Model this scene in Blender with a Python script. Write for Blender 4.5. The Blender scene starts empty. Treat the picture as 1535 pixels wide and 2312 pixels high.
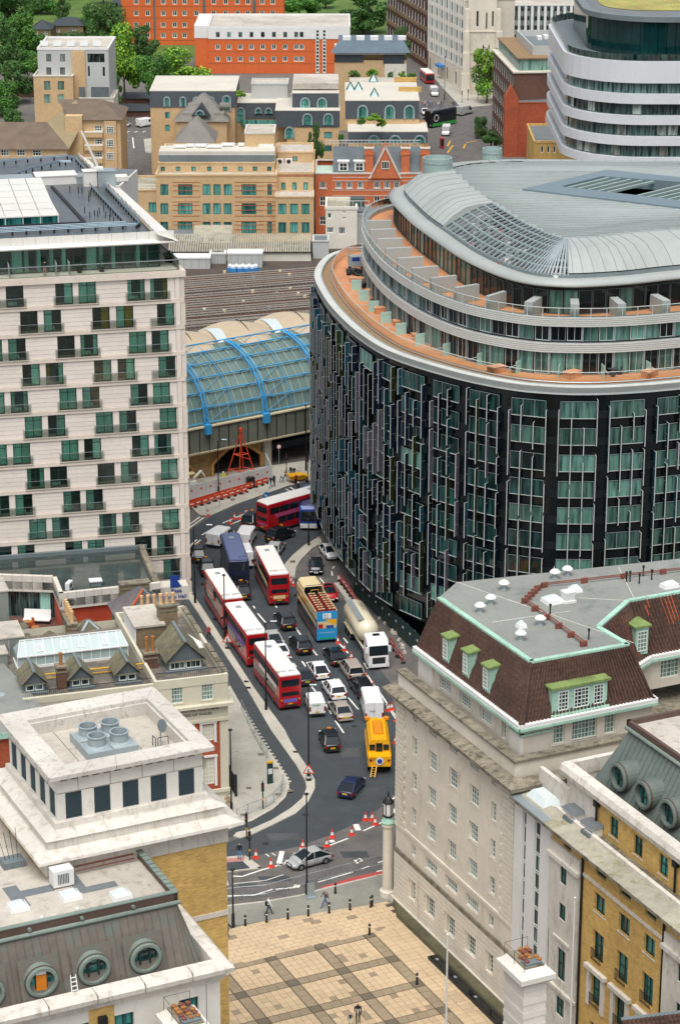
import bpy,math,random
from mathutils import Vector
random.seed(7)
SC = bpy.context.scene;COL = SC.collection
# ---------------------------------------------------------------- camera, sky, sun
cam_d = bpy.data.cameras.new('camera');cam = bpy.data.objects.new('camera',cam_d);COL.objects.link(cam)
cam.location = (0,0,108);cam.rotation_euler = (math.radians(90 - 19.1),0,0)
cam_d.sensor_fit = 'VERTICAL';cam_d.sensor_height = 24;cam_d.lens = 24 * 5500 / 2312
cam_d.clip_start = 1;cam_d.clip_end = 5000
SC.camera = cam
wd = bpy.data.worlds.new('World');SC.world = wd;wd.use_nodes = True
_n = wd.node_tree;_sky = _n.nodes.new('ShaderNodeTexSky');_sky.sky_type = 'NISHITA';_sky.sun_disc = False
SUN_EL,SUN_AZ = 66,188          # degrees; azimuth clockwise from +Y (behind the camera, to the left)
_sky.sun_elevation = math.radians(SUN_EL);_sky.sun_rotation = math.radians(SUN_AZ)
_sky.dust_density = 4;_sky.air_density = .8;_sky.ozone_density = 1
_hs = _n.nodes.new('ShaderNodeHueSaturation');_hs.inputs['Saturation'].default_value = .38
_n.links.new(_sky.outputs[0],_hs.inputs['Color']);_bg = _n.nodes['Background']
_n.links.new(_hs.outputs[0],_bg.inputs['Color']);_bg.inputs['Strength'].default_value = .13
sd = bpy.data.lights.new('sun','SUN');sun = bpy.data.objects.new('sun',sd);COL.objects.link(sun)
sd.energy = 1.4;sd.angle = math.radians(45);sd.color = (1,.985,.955)
_az = math.radians(SUN_AZ);_el = math.radians(SUN_EL)
sun.rotation_euler = Vector((-math.sin(_az)*math.cos(_el),-math.cos(_az)*math.cos(_el),-math.sin(_el))).to_track_quat('-Z','Y').to_euler()
sun.location = (0,-50,200)
SC.view_settings.view_transform = 'Standard';SC.view_settings.look = 'None';SC.view_settings.gamma = 1
SC.view_settings.exposure = .5
# ---------------------------------------------------------------- survey: photo point at a known height -> place
F_,TH,HC = 5500.,math.radians(19.1),108.
def W(px,py,z=0.):
    a = (px-767.5)/F_;b = (py-1156)/F_
    dy = math.cos(TH)-b*math.sin(TH);dz = -math.sin(TH)-b*math.cos(TH);t = (z-HC)/dz
    return Vector((a*t,dy*t,z))
AX = math.radians(25.4);CA,SA = math.cos(AX),math.sin(AX)
def CH(x,y,z=0.): return Vector((4.8+x*CA-y*SA,202.+x*SA+y*CA,z))   # County-hall axes
# ---------------------------------------------------------------- materials
MATS = {}
def lin(c): return tuple(x/12.92 if x <= .04045 else ((x+.055)/1.055)**2.4 for x in c)
def hexc(h): return lin(tuple(int(h[i:i+2],16)/255 for i in (0,2,4)))
def getmat(name):
    if name not in MATS: MATS[name] = bpy.data.materials.new(name)
    return MATS[name]
def _mat(name):
    m = getmat(name);m.use_nodes = True
    t = m.node_tree;return m,t,t.nodes['Principled BSDF']
def N(t,typ,**kw):
    n = t.nodes.new(typ)
    for k,v in kw.items():
        if k in n.inputs: n.inputs[k].default_value = v
        else: setattr(n,k,v)
    return n
def vary(t,col,var,scale,big,rnd,src=None):
    """base colour x (fine noise, broad blotches, per-object shift)"""
    tc = N(t,'ShaderNodeTexCoord');L = t.links.new
    n1 = N(t,'ShaderNodeTexNoise',Scale=scale,Detail=6.0,Roughness=.7);L(tc.outputs['Object'],n1.inputs['Vector'])
    n2 = N(t,'ShaderNodeTexNoise',Scale=scale*.09,Detail=4.0,Roughness=.6);L(tc.outputs['Object'],n2.inputs['Vector'])
    r1 = N(t,'ShaderNodeMapRange');L(n1.outputs['Fac'],r1.inputs[0]);r1.inputs[1].default_value = .3;r1.inputs[2].default_value = .7
    r1.inputs[3].default_value = 1-var;r1.inputs[4].default_value = 1+var
    r2 = N(t,'ShaderNodeMapRange');L(n2.outputs['Fac'],r2.inputs[0]);r2.inputs[1].default_value = .35;r2.inputs[2].default_value = .65
    r2.inputs[3].default_value = 1-big;r2.inputs[4].default_value = 1+big*.5
    mu = N(t,'ShaderNodeMath',operation='MULTIPLY');L(r1.outputs[0],mu.inputs[0]);L(r2.outputs[0],mu.inputs[1])
    last = mu
    if rnd:
        oi = N(t,'ShaderNodeObjectInfo');r3 = N(t,'ShaderNodeMapRange');L(oi.outputs['Random'],r3.inputs[0])
        r3.inputs[3].default_value = 1-rnd;r3.inputs[4].default_value = 1+rnd
        m2 = N(t,'ShaderNodeMath',operation='MULTIPLY');L(mu.outputs[0],m2.inputs[0]);L(r3.outputs[0],m2.inputs[1]);last = m2
    vm = N(t,'ShaderNodeVectorMath',operation='SCALE')
    if src is None: vm.inputs[0].default_value = col
    else: L(src,vm.inputs[0])
    L(last.outputs[0],vm.inputs['Scale'])
    return vm.outputs['Vector'],n1,tc
def mk(name,h,rough=.8,var=.12,scale=2.5,big=.12,rnd=0,metal=0,bump=0,emit=None,stain=None):
    m,t,b = _mat(name);col = hexc(h)
    o,n1,tc = vary(t,col,var,scale,big,rnd);L = t.links.new
    if stain:                                  # (hex, scale, threshold, stretch z)
        mp = N(t,'ShaderNodeMapping');L(tc.outputs['Object'],mp.inputs[0]);mp.inputs['Scale'].default_value = (1,1,stain[3])
        n3 = N(t,'ShaderNodeTexNoise',Scale=stain[1],Detail=8.0,Roughness=.75);L(mp.outputs[0],n3.inputs['Vector'])
        rr = N(t,'ShaderNodeMapRange');L(n3.outputs['Fac'],rr.inputs[0]);rr.inputs[1].default_value = stain[2];rr.inputs[2].default_value = stain[2]+.16
        mx = N(t,'ShaderNodeMix',data_type='RGBA');L(rr.outputs[0],mx.inputs[0]);L(o,mx.inputs[6]);mx.inputs[7].default_value = hexc(stain[0])+(1,)
        o = mx.outputs[2]
    L(o,b.inputs['Base Color'])
    b.inputs['Roughness'].default_value = rough;b.inputs['Metallic'].default_value = metal
    if bump:
        bp = N(t,'ShaderNodeBump',Strength=bump,Distance=.05);L(n1.outputs['Fac'],bp.inputs['Height']);L(bp.outputs[0],b.inputs['Normal'])
    if emit: b.inputs['Emission Color'].default_value = hexc(h)+(1,);b.inputs['Emission Strength'].default_value = emit
    return m
def mkbrick(name,h1,h2,hm,bw,bh,mortar=.012,var=.12,big=.15,rough=.9,scale=1.5,off=.5):
    m,t,b = _mat(name);L = t.links.new
    tc = N(t,'ShaderNodeTexCoord');sp = N(t,'ShaderNodeSeparateXYZ');L(tc.outputs['Object'],sp.inputs[0])
    ad = N(t,'ShaderNodeMath',operation='ADD');L(sp.outputs[0],ad.inputs[0]);L(sp.outputs[1],ad.inputs[1])
    cb = N(t,'ShaderNodeCombineXYZ');L(ad.outputs[0],cb.inputs[0]);L(sp.outputs[2],cb.inputs[1])
    br = N(t,'ShaderNodeTexBrick',offset=off);L(cb.outputs[0],br.inputs['Vector'])
    br.inputs['Color1'].default_value = hexc(h1)+(1,);br.inputs['Color2'].default_value = hexc(h2)+(1,);br.inputs['Mortar'].default_value = hexc(hm)+(1,)
    br.inputs['Scale'].default_value = 1;br.inputs['Brick Width'].default_value = bw;br.inputs['Row Height'].default_value = bh
    br.inputs['Mortar Size'].default_value = mortar;br.inputs['Bias'].default_value = 0
    o,n1,_ = vary(t,None,var,scale,big,0,src=br.outputs['Color'])
    L(o,b.inputs['Base Color']);b.inputs['Roughness'].default_value = rough
    bp = N(t,'ShaderNodeBump',Strength=.4,Distance=.02,invert=True);L(br.outputs['Fac'],bp.inputs['Height']);L(bp.outputs[0],b.inputs['Normal'])
    return m
def mkglass(name,h,h2,rough=.08,curtain=.35,spec=.6):
    """reflective window pane: room tone, in some rooms a drawn curtain with folds behind the glass"""
    m,t,b = _mat(name);L = t.links.new
    oi = N(t,'ShaderNodeObjectInfo');tc = N(t,'ShaderNodeTexCoord')
    wv = N(t,'ShaderNodeTexNoise',Scale=1.3,Detail=3.0);
    mp = N(t,'ShaderNodeVectorMath',operation='ADD');L(tc.outputs['Object'],mp.inputs[0])
    cbx = N(t,'ShaderNodeCombineXYZ');ml = N(t,'ShaderNodeMath',operation='MULTIPLY');L(oi.outputs['Random'],ml.inputs[0]);ml.inputs[1].default_value = 91.7
    L(ml.outputs[0],cbx.inputs[0]);L(ml.outputs[0],cbx.inputs[2]);L(cbx.outputs[0],mp.inputs[1]);sm = N(t,'ShaderNodeVectorMath',operation='MULTIPLY');L(mp.outputs[0],sm.inputs[0]);sm.inputs[1].default_value = (1.5,1.5,.16);L(sm.outputs[0],wv.inputs['Vector'])
    rr = N(t,'ShaderNodeMapRange');L(wv.outputs['Fac'],rr.inputs[0]);rr.inputs[1].default_value = .62-curtain;rr.inputs[2].default_value = .74-curtain*.6
    mx = N(t,'ShaderNodeMix',data_type='RGBA');L(rr.outputs[0],mx.inputs[0]);mx.inputs[6].default_value = hexc(h)+(1,);mx.inputs[7].default_value = hexc(h2)+(1,)
    br = N(t,'ShaderNodeMapRange');m7 = N(t,'ShaderNodeMath',operation='FRACT');m8 = N(t,'ShaderNodeMath',operation='MULTIPLY');L(oi.outputs['Random'],m8.inputs[0]);m8.inputs[1].default_value = 7.31;L(m8.outputs[0],m7.inputs[0]);L(m7.outputs[0],br.inputs[0]);br.inputs[3].default_value = .35;br.inputs[4].default_value = 1.15
    vs = N(t,'ShaderNodeVectorMath',operation='SCALE');L(mx.outputs[2],vs.inputs[0]);L(br.outputs[0],vs.inputs['Scale'])
    L(vs.outputs[0],b.inputs['Base Color']);b.inputs['Roughness'].default_value = rough;b.inputs['Specular IOR Level'].default_value = spec
    return m
def mktint(name,h,alpha=.35,rough=.05):
    """clear glass sheet: tinted see-through with a real reflection"""
    m,t,b = _mat(name);L = t.links.new
    tr = N(t,'ShaderNodeBsdfTransparent');tr.inputs[0].default_value = hexc(h)+(1,)
    gl = N(t,'ShaderNodeBsdfGlossy');gl.inputs['Roughness'].default_value = rough
    fr = N(t,'ShaderNodeFresnel',IOR=1.5);mr = N(t,'ShaderNodeMapRange');L(fr.outputs[0],mr.inputs[0]);mr.inputs[3].default_value = alpha*.25;mr.inputs[4].default_value = .9
    ms = N(t,'ShaderNodeMixShader');L(mr.outputs[0],ms.inputs[0]);L(tr.outputs[0],ms.inputs[1]);L(gl.outputs[0],ms.inputs[2])
    L(ms.outputs[0],t.nodes['Material Output'].inputs['Surface']);return m
# ---------------------------------------------------------------- mesh building
class MB:
    def __init__(s): s.v = [];s.f = [];s.m = [];s.cm = 0
    def add(s,vs,fs):
        i = len(s.v);s.v += [tuple(p) for p in vs]
        for f in fs: s.f.append(tuple(i+k for k in f));s.m.append(s.cm)
        return s
    def poly(s,*p): return s.add(p,[range(len(p))])
    def box(s,x0,y0,z0,x1,y1,z1):
        return s.add([(x,y,z) for z in (z0,z1) for x,y in ((x0,y0),(x1,y0),(x1,y1),(x0,y1))],
                     [(3,2,1,0),(4,5,6,7),(0,1,5,4),(1,2,6,5),(2,3,7,6),(3,0,4,7)])
    def taper(s,x0,y0,z0,x1,y1,z1,d,dy=None):
        dy = d if dy is None else dy
        return s.add([(x0,y0,z0),(x1,y0,z0),(x1,y1,z0),(x0,y1,z0),(x0+d,y0+dy,z1),(x1-d,y0+dy,z1),(x1-d,y1-dy,z1),(x0+d,y1-dy,z1)],
                     [(3,2,1,0),(4,5,6,7),(0,1,5,4),(1,2,6,5),(2,3,7,6),(3,0,4,7)])
    def prism(s,pts,z0,z1,bottom=True):
        n = len(pts);zt = z1 if isinstance(z1,(list,tuple)) else [z1]*n
        s.add([(p[0],p[1],z0) for p in pts]+[(p[0],p[1],zt[i]) for i,p in enumerate(pts)],
              [(i,(i+1) % n,n+(i+1) % n,n+i) for i in range(n)]+[tuple(range(n,2*n))]+([tuple(range(n-1,-1,-1))] if bottom else []))
        return s
    def ring(s,a,b,z0,z1):
        """wall between two outlines of equal count (outer a, inner b)"""
        n = len(a)
        s.add([(p[0],p[1],z0) for p in a]+[(p[0],p[1],z1) for p in a]+[(p[0],p[1],z1) for p in b]+[(p[0],p[1],z0) for p in b],
              [q for i in range(n) for j in ((i+1) % n,) for q in ((i,j,n+j,n+i),(n+i,n+j,2*n+j,2*n+i),(2*n+i,2*n+j,3*n+j,3*n+i),(3*n+i,3*n+j,j,i))])
        return s
    def loft(s,rings,cap=True,closed=True):
        n = len(rings[0]);vs = [p for r in rings for p in r];fs = []
        for k in range(len(rings)-1):
            for i in range(n if closed else n-1):
                j = (i+1) % n;fs.append((k*n+i,k*n+j,(k+1)*n+j,(k+1)*n+i))
        if cap: fs.append(tuple(range(n-1,-1,-1)));fs.append(tuple((len(rings)-1)*n+i for i in range(n)))
        return s.add(vs,fs)
    def tube(s,p,q,r,n=6,r2=None):
        p = Vector(p);q = Vector(q);d = (q-p).normalized()
        a = d.cross(Vector((0,0,1))) if abs(d.z) < .95 else d.cross(Vector((1,0,0)));a.normalize();b = d.cross(a)
        r2 = r if r2 is None else r2
        return s.loft([[c+a*(k*math.cos(t))+b*(k*math.sin(t)) for t in [2*math.pi*i/n for i in range(n)]] for c,k in ((p,r),(q,r2))])
    def path(s,pts,r,n=5):
        for a,b in zip(pts,pts[1:]): s.tube(a,b,r,n)
        return s
    def beam(s,p,q,w,h):
        """bar from p to q, w wide (level), h tall"""
        p = Vector(p);q = Vector(q);d = (q-p).normalized()
        a = Vector((-d.y,d.x,0));a = a.normalized() if a.length > 1e-6 else Vector((1,0,0));b = d.cross(a)
        return s.loft([[c+a*(i*w/2)+b*(j*h/2) for i,j in ((-1,-1),(1,-1),(1,1),(-1,1))] for c in (p,q)])
    def lathe(s,prof,n=12,c=(0,0,0)):
        return s.loft([[(c[0]+r*math.cos(2*math.pi*i/n),c[1]+r*math.sin(2*math.pi*i/n),c[2]+z) for i in range(n)] for r,z in prof])
    def mesh(s,name,*mats,smooth=False):
        me = bpy.data.meshes.new(name);me.from_pydata(s.v,[],s.f)
        for k in mats: me.materials.append(getmat(k))
        if len(mats) > 1: me.polygons.foreach_set('material_index',s.m)
        if smooth: me.polygons.foreach_set('use_smooth',[True]*len(me.polygons))
        me.update();return me
    def build(s,name,mats,parent=None,loc=(0,0,0),rz=0,smooth=False):
        return put(name,s.mesh(name,*([mats] if isinstance(mats,str) else mats),smooth=smooth),parent,loc,rz)
def put(name,me,parent=None,loc=(0,0,0),rz=0):
    o = bpy.data.objects.new(name,me);COL.objects.link(o);o.location = loc
    o.rotation_euler = (0,0,rz) if not isinstance(rz,tuple) else rz
    if parent: o.parent = parent
    return o
def tag(o,label=None,cat=None,group=None,kind=None):
    if label: o['label'] = label
    if cat: o['category'] = cat
    if group: o['group'] = group
    if kind: o['kind'] = kind
    return o
def thing(name,label,cat,loc=(0,0,0),rz=0,group=None):
    o = bpy.data.objects.new(name,None);COL.objects.link(o);o.location = loc;o.rotation_euler = (0,0,rz);o.empty_display_size = .5
    return tag(o,label,cat,group)
def dup(root,loc=None,rz=None,label=None,group=None,parent=None):
    c = root.copy();COL.objects.link(c);c.parent = parent
    if loc is not None: c.location = loc
    if rz is not None: c.rotation_euler = (0,0,rz)
    if label: c['label'] = label
    if group: c['group'] = group
    for ch in list(root.children): dup(ch,parent=c)
    return c
# ---------------------------------------------------------------- lettering, made while the scene is still empty
LET = {}
def bake(s,size,ext,align='LEFT'):
    c = bpy.data.curves.new('lettering','FONT');c.body = s;c.size = size;c.extrude = ext;c.align_x = align
    t = bpy.data.objects.new('lettering_src',c);COL.objects.link(t);bpy.context.view_layer.update()
    LET[(s,size,ext,align)] = bpy.data.meshes.new_from_object(t.evaluated_get(bpy.context.evaluated_depsgraph_get()));bpy.data.objects.remove(t);bpy.data.curves.remove(c)
for q in (('ROYAL HIGHNESS',.42,.015),('PRINCESS OF WALES',.38,.015),('Plaza',.66,.03),('County Hall',.66,.03),('DW 301',.62,.004,'RIGHT'),('DW 302',.62,.004,'RIGHT'),('DW 309',.62,.004,'RIGHT'),('ABK 31',.62,.004,'RIGHT'),('308',.62,.004,'RIGHT'),('BIG',.32,.003),('BUS',.32,.003),('IN TOUCH IN LONDON',.17,.003),('CANO',.3,.005),('TNX',.3,.005),('MIX IT',.95,.003),('DUCK',.28,.004)): bake(*q)
def lettering(name,s,size,mt,parent,loc,rot,ext=.02,align='LEFT',sx=1.0):
    me = LET[(s,size,ext,align)].copy();me.materials.clear();me.materials.append(getmat(mt));o = put(name,me,parent,loc);o.rotation_euler = rot;o.scale = (sx,1,1);return o
# ---------------------------------------------------------------- facades: wall with real openings, windows set into them
class Fac:
    """vertical wall; O = lower left corner seen from outside, ang = direction of u"""
    def __init__(s,root,O,ang,w,h,depth=.25):
        s.root,s.O,s.ang,s.w,s.h,s.d = root,Vector(O),ang,w,h,depth
        s.back = True;s.u = Vector((math.cos(ang),math.sin(ang),0));s.n = Vector((math.sin(ang),-math.cos(ang),0));s.rects = []
    def p(s,u,v,out=0.): return s.O+s.u*u+Vector((0,0,v))+s.n*out
    def wall(s,mb):
        ys = sorted({0.,s.h}|{r[2] for r in s.rects}|{r[3] for r in s.rects})
        for a,b in zip(ys,ys[1:]):
            if b-a < 1e-5: continue
            m = (a+b)/2;cs = sorted((r[0],r[1]) for r in s.rects if r[2] < m < r[3]);x = 0.
            for c0,c1 in cs+[(s.w,s.w)]:
                if c0 > x+1e-5: mb.poly(s.p(x,a),s.p(c0,a),s.p(c0,b),s.p(x,b))
                x = max(x,c1)
        for u0,u1,v0,v1 in s.rects:
            D = -s.d
            mb.poly(s.p(u0,v0),s.p(u0,v0,D),s.p(u0,v1,D),s.p(u0,v1));mb.poly(s.p(u1,v0,D),s.p(u1,v0),s.p(u1,v1),s.p(u1,v1,D))
            mb.poly(s.p(u0,v0),s.p(u1,v0),s.p(u1,v0,D),s.p(u0,v0,D));mb.poly(s.p(u0,v1,D),s.p(u1,v1,D),s.p(u1,v1),s.p(u0,v1))
            if s.back: mb.poly(s.p(u0,v0,D-.02),s.p(u1,v0,D-.02),s.p(u1,v1,D-.02),s.p(u0,v1,D-.02))
    def win(s,u0,u1,v0,v1,nx=2,nz=2,fr='white_frame',gl='pane_dark',fw=.07,bw=.04,sill=None,name='window',out=0.):
        s.rects.append((u0,u1,v0,v1))
        o = put(name,winmesh(u1-u0,v1-v0,nx,nz,fr,fw,bw),s.root,s.p(u0,v0,.03-s.d+out),s.ang)
        put('pane',panemesh(u1-u0,v1-v0,gl),o,(0,.015,0))
        if sill:
            put('sill',boxmesh(u1-u0+.24,.16,.1,sill),o,(-.12,-s.d-.02,-.1))
        return o
WC = {}
def winmesh(w,h,nx,nz,fr,fw,bw):
    k = ('w',round(w,2),round(h,2),nx,nz,fr,fw,bw)
    if k not in WC:
        m = MB();d = .06
        m.box(0,-d,0,fw,.0,h);m.box(w-fw,-d,0,w,0,h);m.box(fw,-d,0,w-fw,0,fw);m.box(fw,-d,h-fw,w-fw,0,h)
        for i in range(1,nx): x = w*i/nx;m.box(x-bw/2,-d*.7,fw,x+bw/2,0,h-fw)
        for i in range(1,nz): z = h*i/nz;m.box(fw,-d*.6,z-bw/2,w-fw,0,z+bw/2)
        WC[k] = m.mesh('window',fr)
    return WC[k]
def panemesh(w,h,gl):
    k = ('p',round(w,2),round(h,2),gl)
    if k not in WC: WC[k] = MB().poly((0.02,0,.02),(w-.02,0,.02),(w-.02,0,h-.02),(.02,0,h-.02)).mesh('pane',gl)
    return WC[k]
def boxmesh(w,d,h,mt):
    k = ('b',round(w,3),round(d,3),round(h,3),mt)
    if k not in WC: WC[k] = MB().box(0,0,0,w,d,h).mesh('piece',mt)
    return WC[k]
def P4(root,w,d,h,mt,z0=0,depth=.25):
    """four facades of a w x d block with its front left corner at the root; returns front, right, back, left"""
    return [Fac(root,(0,0,z0),0,w,h,depth),Fac(root,(w,0,z0),math.pi/2,d,h,depth),Fac(root,(w,d,z0),math.pi,w,h,depth),Fac(root,(0,d,z0),-math.pi/2,d,h,depth)]
def walls(root,facs,mt,name='wall'):
    m = MB()
    for f in facs: f.wall(m)
    return m.build(name,mt,root)
def spline(pts,per=6,closed=True):
    n = len(pts);out = []
    for i in range(n if closed else n-1):
        g = lambda k: Vector(pts[k % n]) if closed else Vector(pts[min(max(k,0),n-1)])
        a,b,c,d = g(i-1),g(i),g(i+1),g(i+2)
        for j in range(per):
            t = j/per;out.append(.5*((2*b)+(c-a)*t+(2*a-5*b+4*c-d)*t*t+(3*b-a-3*c+d)*t*t*t))
    if not closed: out.append(Vector(pts[-1]))
    return out
def offset(pts,d):
    """closed outline (counter-clockwise) moved inwards by d"""
    n = len(pts);out = []
    for i in range(n):
        t = (Vector(pts[(i+1) % n])-Vector(pts[i-1]));t = Vector((t[0],t[1])).normalized()
        out.append(Vector((pts[i][0]-t.y*d,pts[i][1]+t.x*d)))
    return out
mk('asphalt_new','3f4548',.7,.12,6,.15,stain=('4c5254',.3,.54,1));mk('asphalt_old','67635f',.85,.15,5,.2,stain=('4e4c4a',.5,.52,1));mk('kerb_stone','b9b4a6',.85,.12,3,.1)
mk('paving','b0ada0',.9,.1,3,.15,stain=('8c887c',.6,.55,1));mk('cycle_asphalt','414648',.8,.1,6,.1);mk('paint_white','e4e2d8',.7,.08,4,.15);mk('paint_red','b54a44',.8,.1,4,.1)
mk('city_ground','6a6660',.95,.2,.8,.2);mk('grass','55702c',.95,.3,2,.3)
mk('portland','dcd4c3',.85,.07,1.2,.14,stain=('b0a692',.6,.56,.3));mk('portland_pale','dedacf',.85,.06,1.2,.1,stain=('b3ab9c',.6,.6,.4))
mk('stone_weathered','8a8270',.9,.28,2,.28,stain=('4a4537',1.0,.48,.6));mk('stone_white','d6d0c4',.8,.07,1.2,.12,stain=('b1aa9b',1.4,.5,.4))
mk('copper_green','a6cdb9',.7,.12,3,.2,stain=('6f9d78',2.0,.54,1));mk('copper_moss','7f9455',.9,.3,4,.35,stain=('5a5a42',1.6,.53,1));mk('flat_roof_grey','888b84',.8,.06,2,.12,stain=('6a726d',.35,.53,1))
mk('roof_tile_brown','4d372c',.85,.5,3.2,.3,rnd=.15,stain=('87553c',2.6,.62,1));mk('roof_tile_orange','b5562c',.85,.2,4,.1)
mk('white_frame','dfe4dc',.6,.03,3,.03);mk('dark_frame','1e3531',.5,.05,3,.05);mk('grey_frame','4b5a58',.5,.05,3,.05);mk('black_iron','17191b',.5,.1,5,0)
mk('galvanised','a9b4b6',.45,.06,5,.06,metal=.5);mk('white_paint','e3e3df',.5,.03,3,.05);mk('lead_grey','6f7a7c',.6,.1,3,.12);mk('rust_pipe','7d4a3c',.8,.2,6,.2)
mk('copper_brown','70685d',.55,.15,2.5,.25,stain=('606c63',.9,.5,.4));mk('copper_grey','68736c',.55,.1,2.5,.15);mk('copper_edge','5d4a41',.6,.15,3,.15);mk('copper_verd','7b897f',.7,.12,3,.2)
mk('roof_pale','bdb6a9',.9,.1,1.5,.18,stain=('878073',.9,.53,1));mk('roof_dark_patch','6d7375',.9,.1,2,.1)
mkbrick('yellow_brick','dbb260','c0964b','cdb47e',.4,.13,.016,.15,.14);mkbrick('buff_brick','cfa873','c09a66','c2a77f',.5,.16,.02,.1,.1);mkbrick('red_brick','b4532f','9c4226','a5654a',.5,.16,.02,.12,.12)
mkbrick('orange_brick','dd6a30','d3622b','cf7447',.6,.2,.02,.08,.06);mkbrick('dark_brick','6b4a3c','5c4034','6d5648',.5,.16,.02,.15,.15);mkbrick('stock_brick','8d7a5e','776549','8b7d68',.46,.15,.02,.2,.2)
mkglass('pane_dark','1d2b2c','7f9a94',curtain=.12);mkglass('pane_teal','0c3f40','3f8f86',curtain=.22);mkglass('pane_green','2a5a52','8fb3a4',curtain=.33);mkglass('pane_blind','39423f','a9b5ad',curtain=.3)
mktint('clear_glass','b7dccf',.5);mktint('rail_glass','f0f8f4',.15)
# ---------------------------------------------------------------- human figures, skinned while the scene is still empty
SKEL = ['pelvis','waist','chest','neck','head0','head1','shL','elL','haL','fiL','shR','elR','haR','fiR','hipL','knL','anL','toL','hipR','knR','anR','toR']
EDG = [(0,1,'top'),(1,2,'top'),(2,3,'top'),(3,4,'skin'),(4,5,'head'),(2,6,'top'),(6,7,'top'),(7,8,'top'),(8,9,'skin'),(2,10,'top'),(10,11,'top'),(11,12,'top'),(12,13,'skin'),(0,14,'legs'),(14,15,'legs'),(15,16,'legs'),(16,17,'shoe'),(0,18,'legs'),(18,19,'legs'),(19,20,'legs'),(20,21,'shoe')]
RAD = [.14,.125,.15,.06,.085,.09,.075,.05,.04,.03,.075,.05,.04,.03,.1,.065,.045,.035,.1,.065,.045,.035]
def pose(st,bend=0,arm=0):
    """standing height 1.74; st = stride, arms swing against it"""
    s = st;a = st*.8
    return [(0,0,.93),(0,.01,1.12),(0,.02,1.36),(0,.02,1.5),(0,.04,1.57),(0,.04,1.67),(-.19,.02,1.41),(-.24,-a*.5,1.14),(-.23,-a*1.0+arm,.9+arm*.8),(-.22,-a*1.05+arm*1.1,.8+arm*.9),(.19,.02,1.41),(.24,a*.5,1.14),(.23,a*1.05,.9),(.22,a*1.15,.8),(-.1,0,.9),(-.1,s*.55+.03,.5),(-.1,s,.07),(-.1,s+.16,.04),(.1,0,.9),(.1,-s*.45+.05,.5),(.1,-s-.02,.09),(.1,-s+.13,.04)]
def body_mesh(P):
    me = bpy.data.meshes.new('person_body');me.from_pydata(P,[(a,b) for a,b,_ in EDG],[]);o = bpy.data.objects.new('person_src',me);COL.objects.link(o)
    sk = o.modifiers.new('skin','SKIN');sk.use_smooth_shade = True;su = o.modifiers.new('sub','SUBSURF');su.levels = 1;su.render_levels = 1
    for i,v in enumerate(me.skin_vertices[0].data): v.radius = (RAD[i],RAD[i]*(.72 if i in (1,2) else .9));v.use_root = (i == 0)
    bpy.context.view_layer.update();ev = bpy.data.meshes.new_from_object(o.evaluated_get(bpy.context.evaluated_depsgraph_get()));bpy.data.objects.remove(o);bpy.data.meshes.remove(me)
    PV = [Vector(p) for p in P];idx = {'top': 0,'legs': 1,'skin': 2,'head': 2,'shoe': 3}
    ev.materials.clear();[ev.materials.append(None) for _ in range(5)];mi = []
    for q in ev.polygons:
        c = q.center;best = (9,'top')
        for a,b,k in EDG:
            A_,B_ = PV[a],PV[b];d = B_-A_;t = max(0,min(1,(c-A_).dot(d)/d.length_squared));e = (c-(A_+d*t)).length-RAD[a]*.5
            if e < best[0]: best = (e,k)
        k = idx[best[1]]
        if best[1] == 'head' and (c.z > PV[5].z+.0 or c.y < PV[4].y-.035): k = 4
        mi.append(k)
    ev.polygons.foreach_set('material_index',mi);ev.polygons.foreach_set('use_smooth',[True]*len(mi));ev.update();return ev
BODY = {'stand': body_mesh(pose(.04)),'walk': body_mesh(pose(.34)),'stroll': body_mesh(pose(-.22)),'phone': body_mesh(pose(.08,0,.28))}
# ================================================================ County hall block (stone, tiled mansard)
ch = thing('stone_office_block','long pale stone office block with brown tiled mansard roof and green copper dormers','building',CH(0,0),AX)
WL = 22.4
C0 = .75
f = Fac(ch,(0,-C0,0),-math.pi/2,WL-C0,20.6,.3)
cols = [(3.85,4.7,2,4),(6.95,8.45,4,4),(10.8,12.3,4,4),(14.6,16.15,4,4),(18.4,19.28,2,4)]
for k,(a,b,nx,nz) in enumerate(cols):
    a -= C0;b -= C0
    for z0,z1 in ((16.35,18.15),(12.93,14.7),(9.5,11.2)): f.win(a,b,z0,z1,nx,nz,gl='pane_blind',sill='portland',bw=.05)
    w = .35 if 0 < k < 4 else 0
    f.win(a-w,b+w,6.4,7.55,nx+(2 if w else 0),3,gl='pane_blind',bw=.05)
    f.win(a,b,19.75,20.4,nx,1,gl='pane_blind')
    f.win(a+.1,b+.05,1.95,4.05,nx,5,gl='pane_dark',bw=.05)
f2 = Fac(ch,(0,-WL,0),0,42,20.6,.3)          # camera-facing flank, mostly behind the brick wing
f3 = Fac(ch,(42,-C0,0),math.pi,42,20.6,.3)
walls(ch,[f,f2,f3],'portland')
MB().box(.05,-WL+.05,20.5,41.9,-C0-.05,20.6).build('gutter_floor','stone_weathered',ch)
for u0,u1 in ((C0-.02,2.6),(20.2,WL+.02)):                       # quoins
    for i in range(24):
        z = 8.6+i*.5
        if z > 20.3: break
        t = (u1-u0)*(.84 if i % 2 else 1);a = u0 if u0 < 3 else u1-t
        MB().box(-.12,-(a+t),z,.02,-a,z+.42).build('quoin','portland',ch)
m = MB();m.box(-.18,-WL-.1,5.45,.05,-C0+.12,5.85);m.build('string_course','stone_weathered',ch)
m = MB();m.box(-.14,-WL-.1,8.1,.05,-C0+.1,8.45);m.build('string_course','portland',ch)
gw = [(a+.1,b+.05) for a,b,_,_ in cols]
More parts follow.
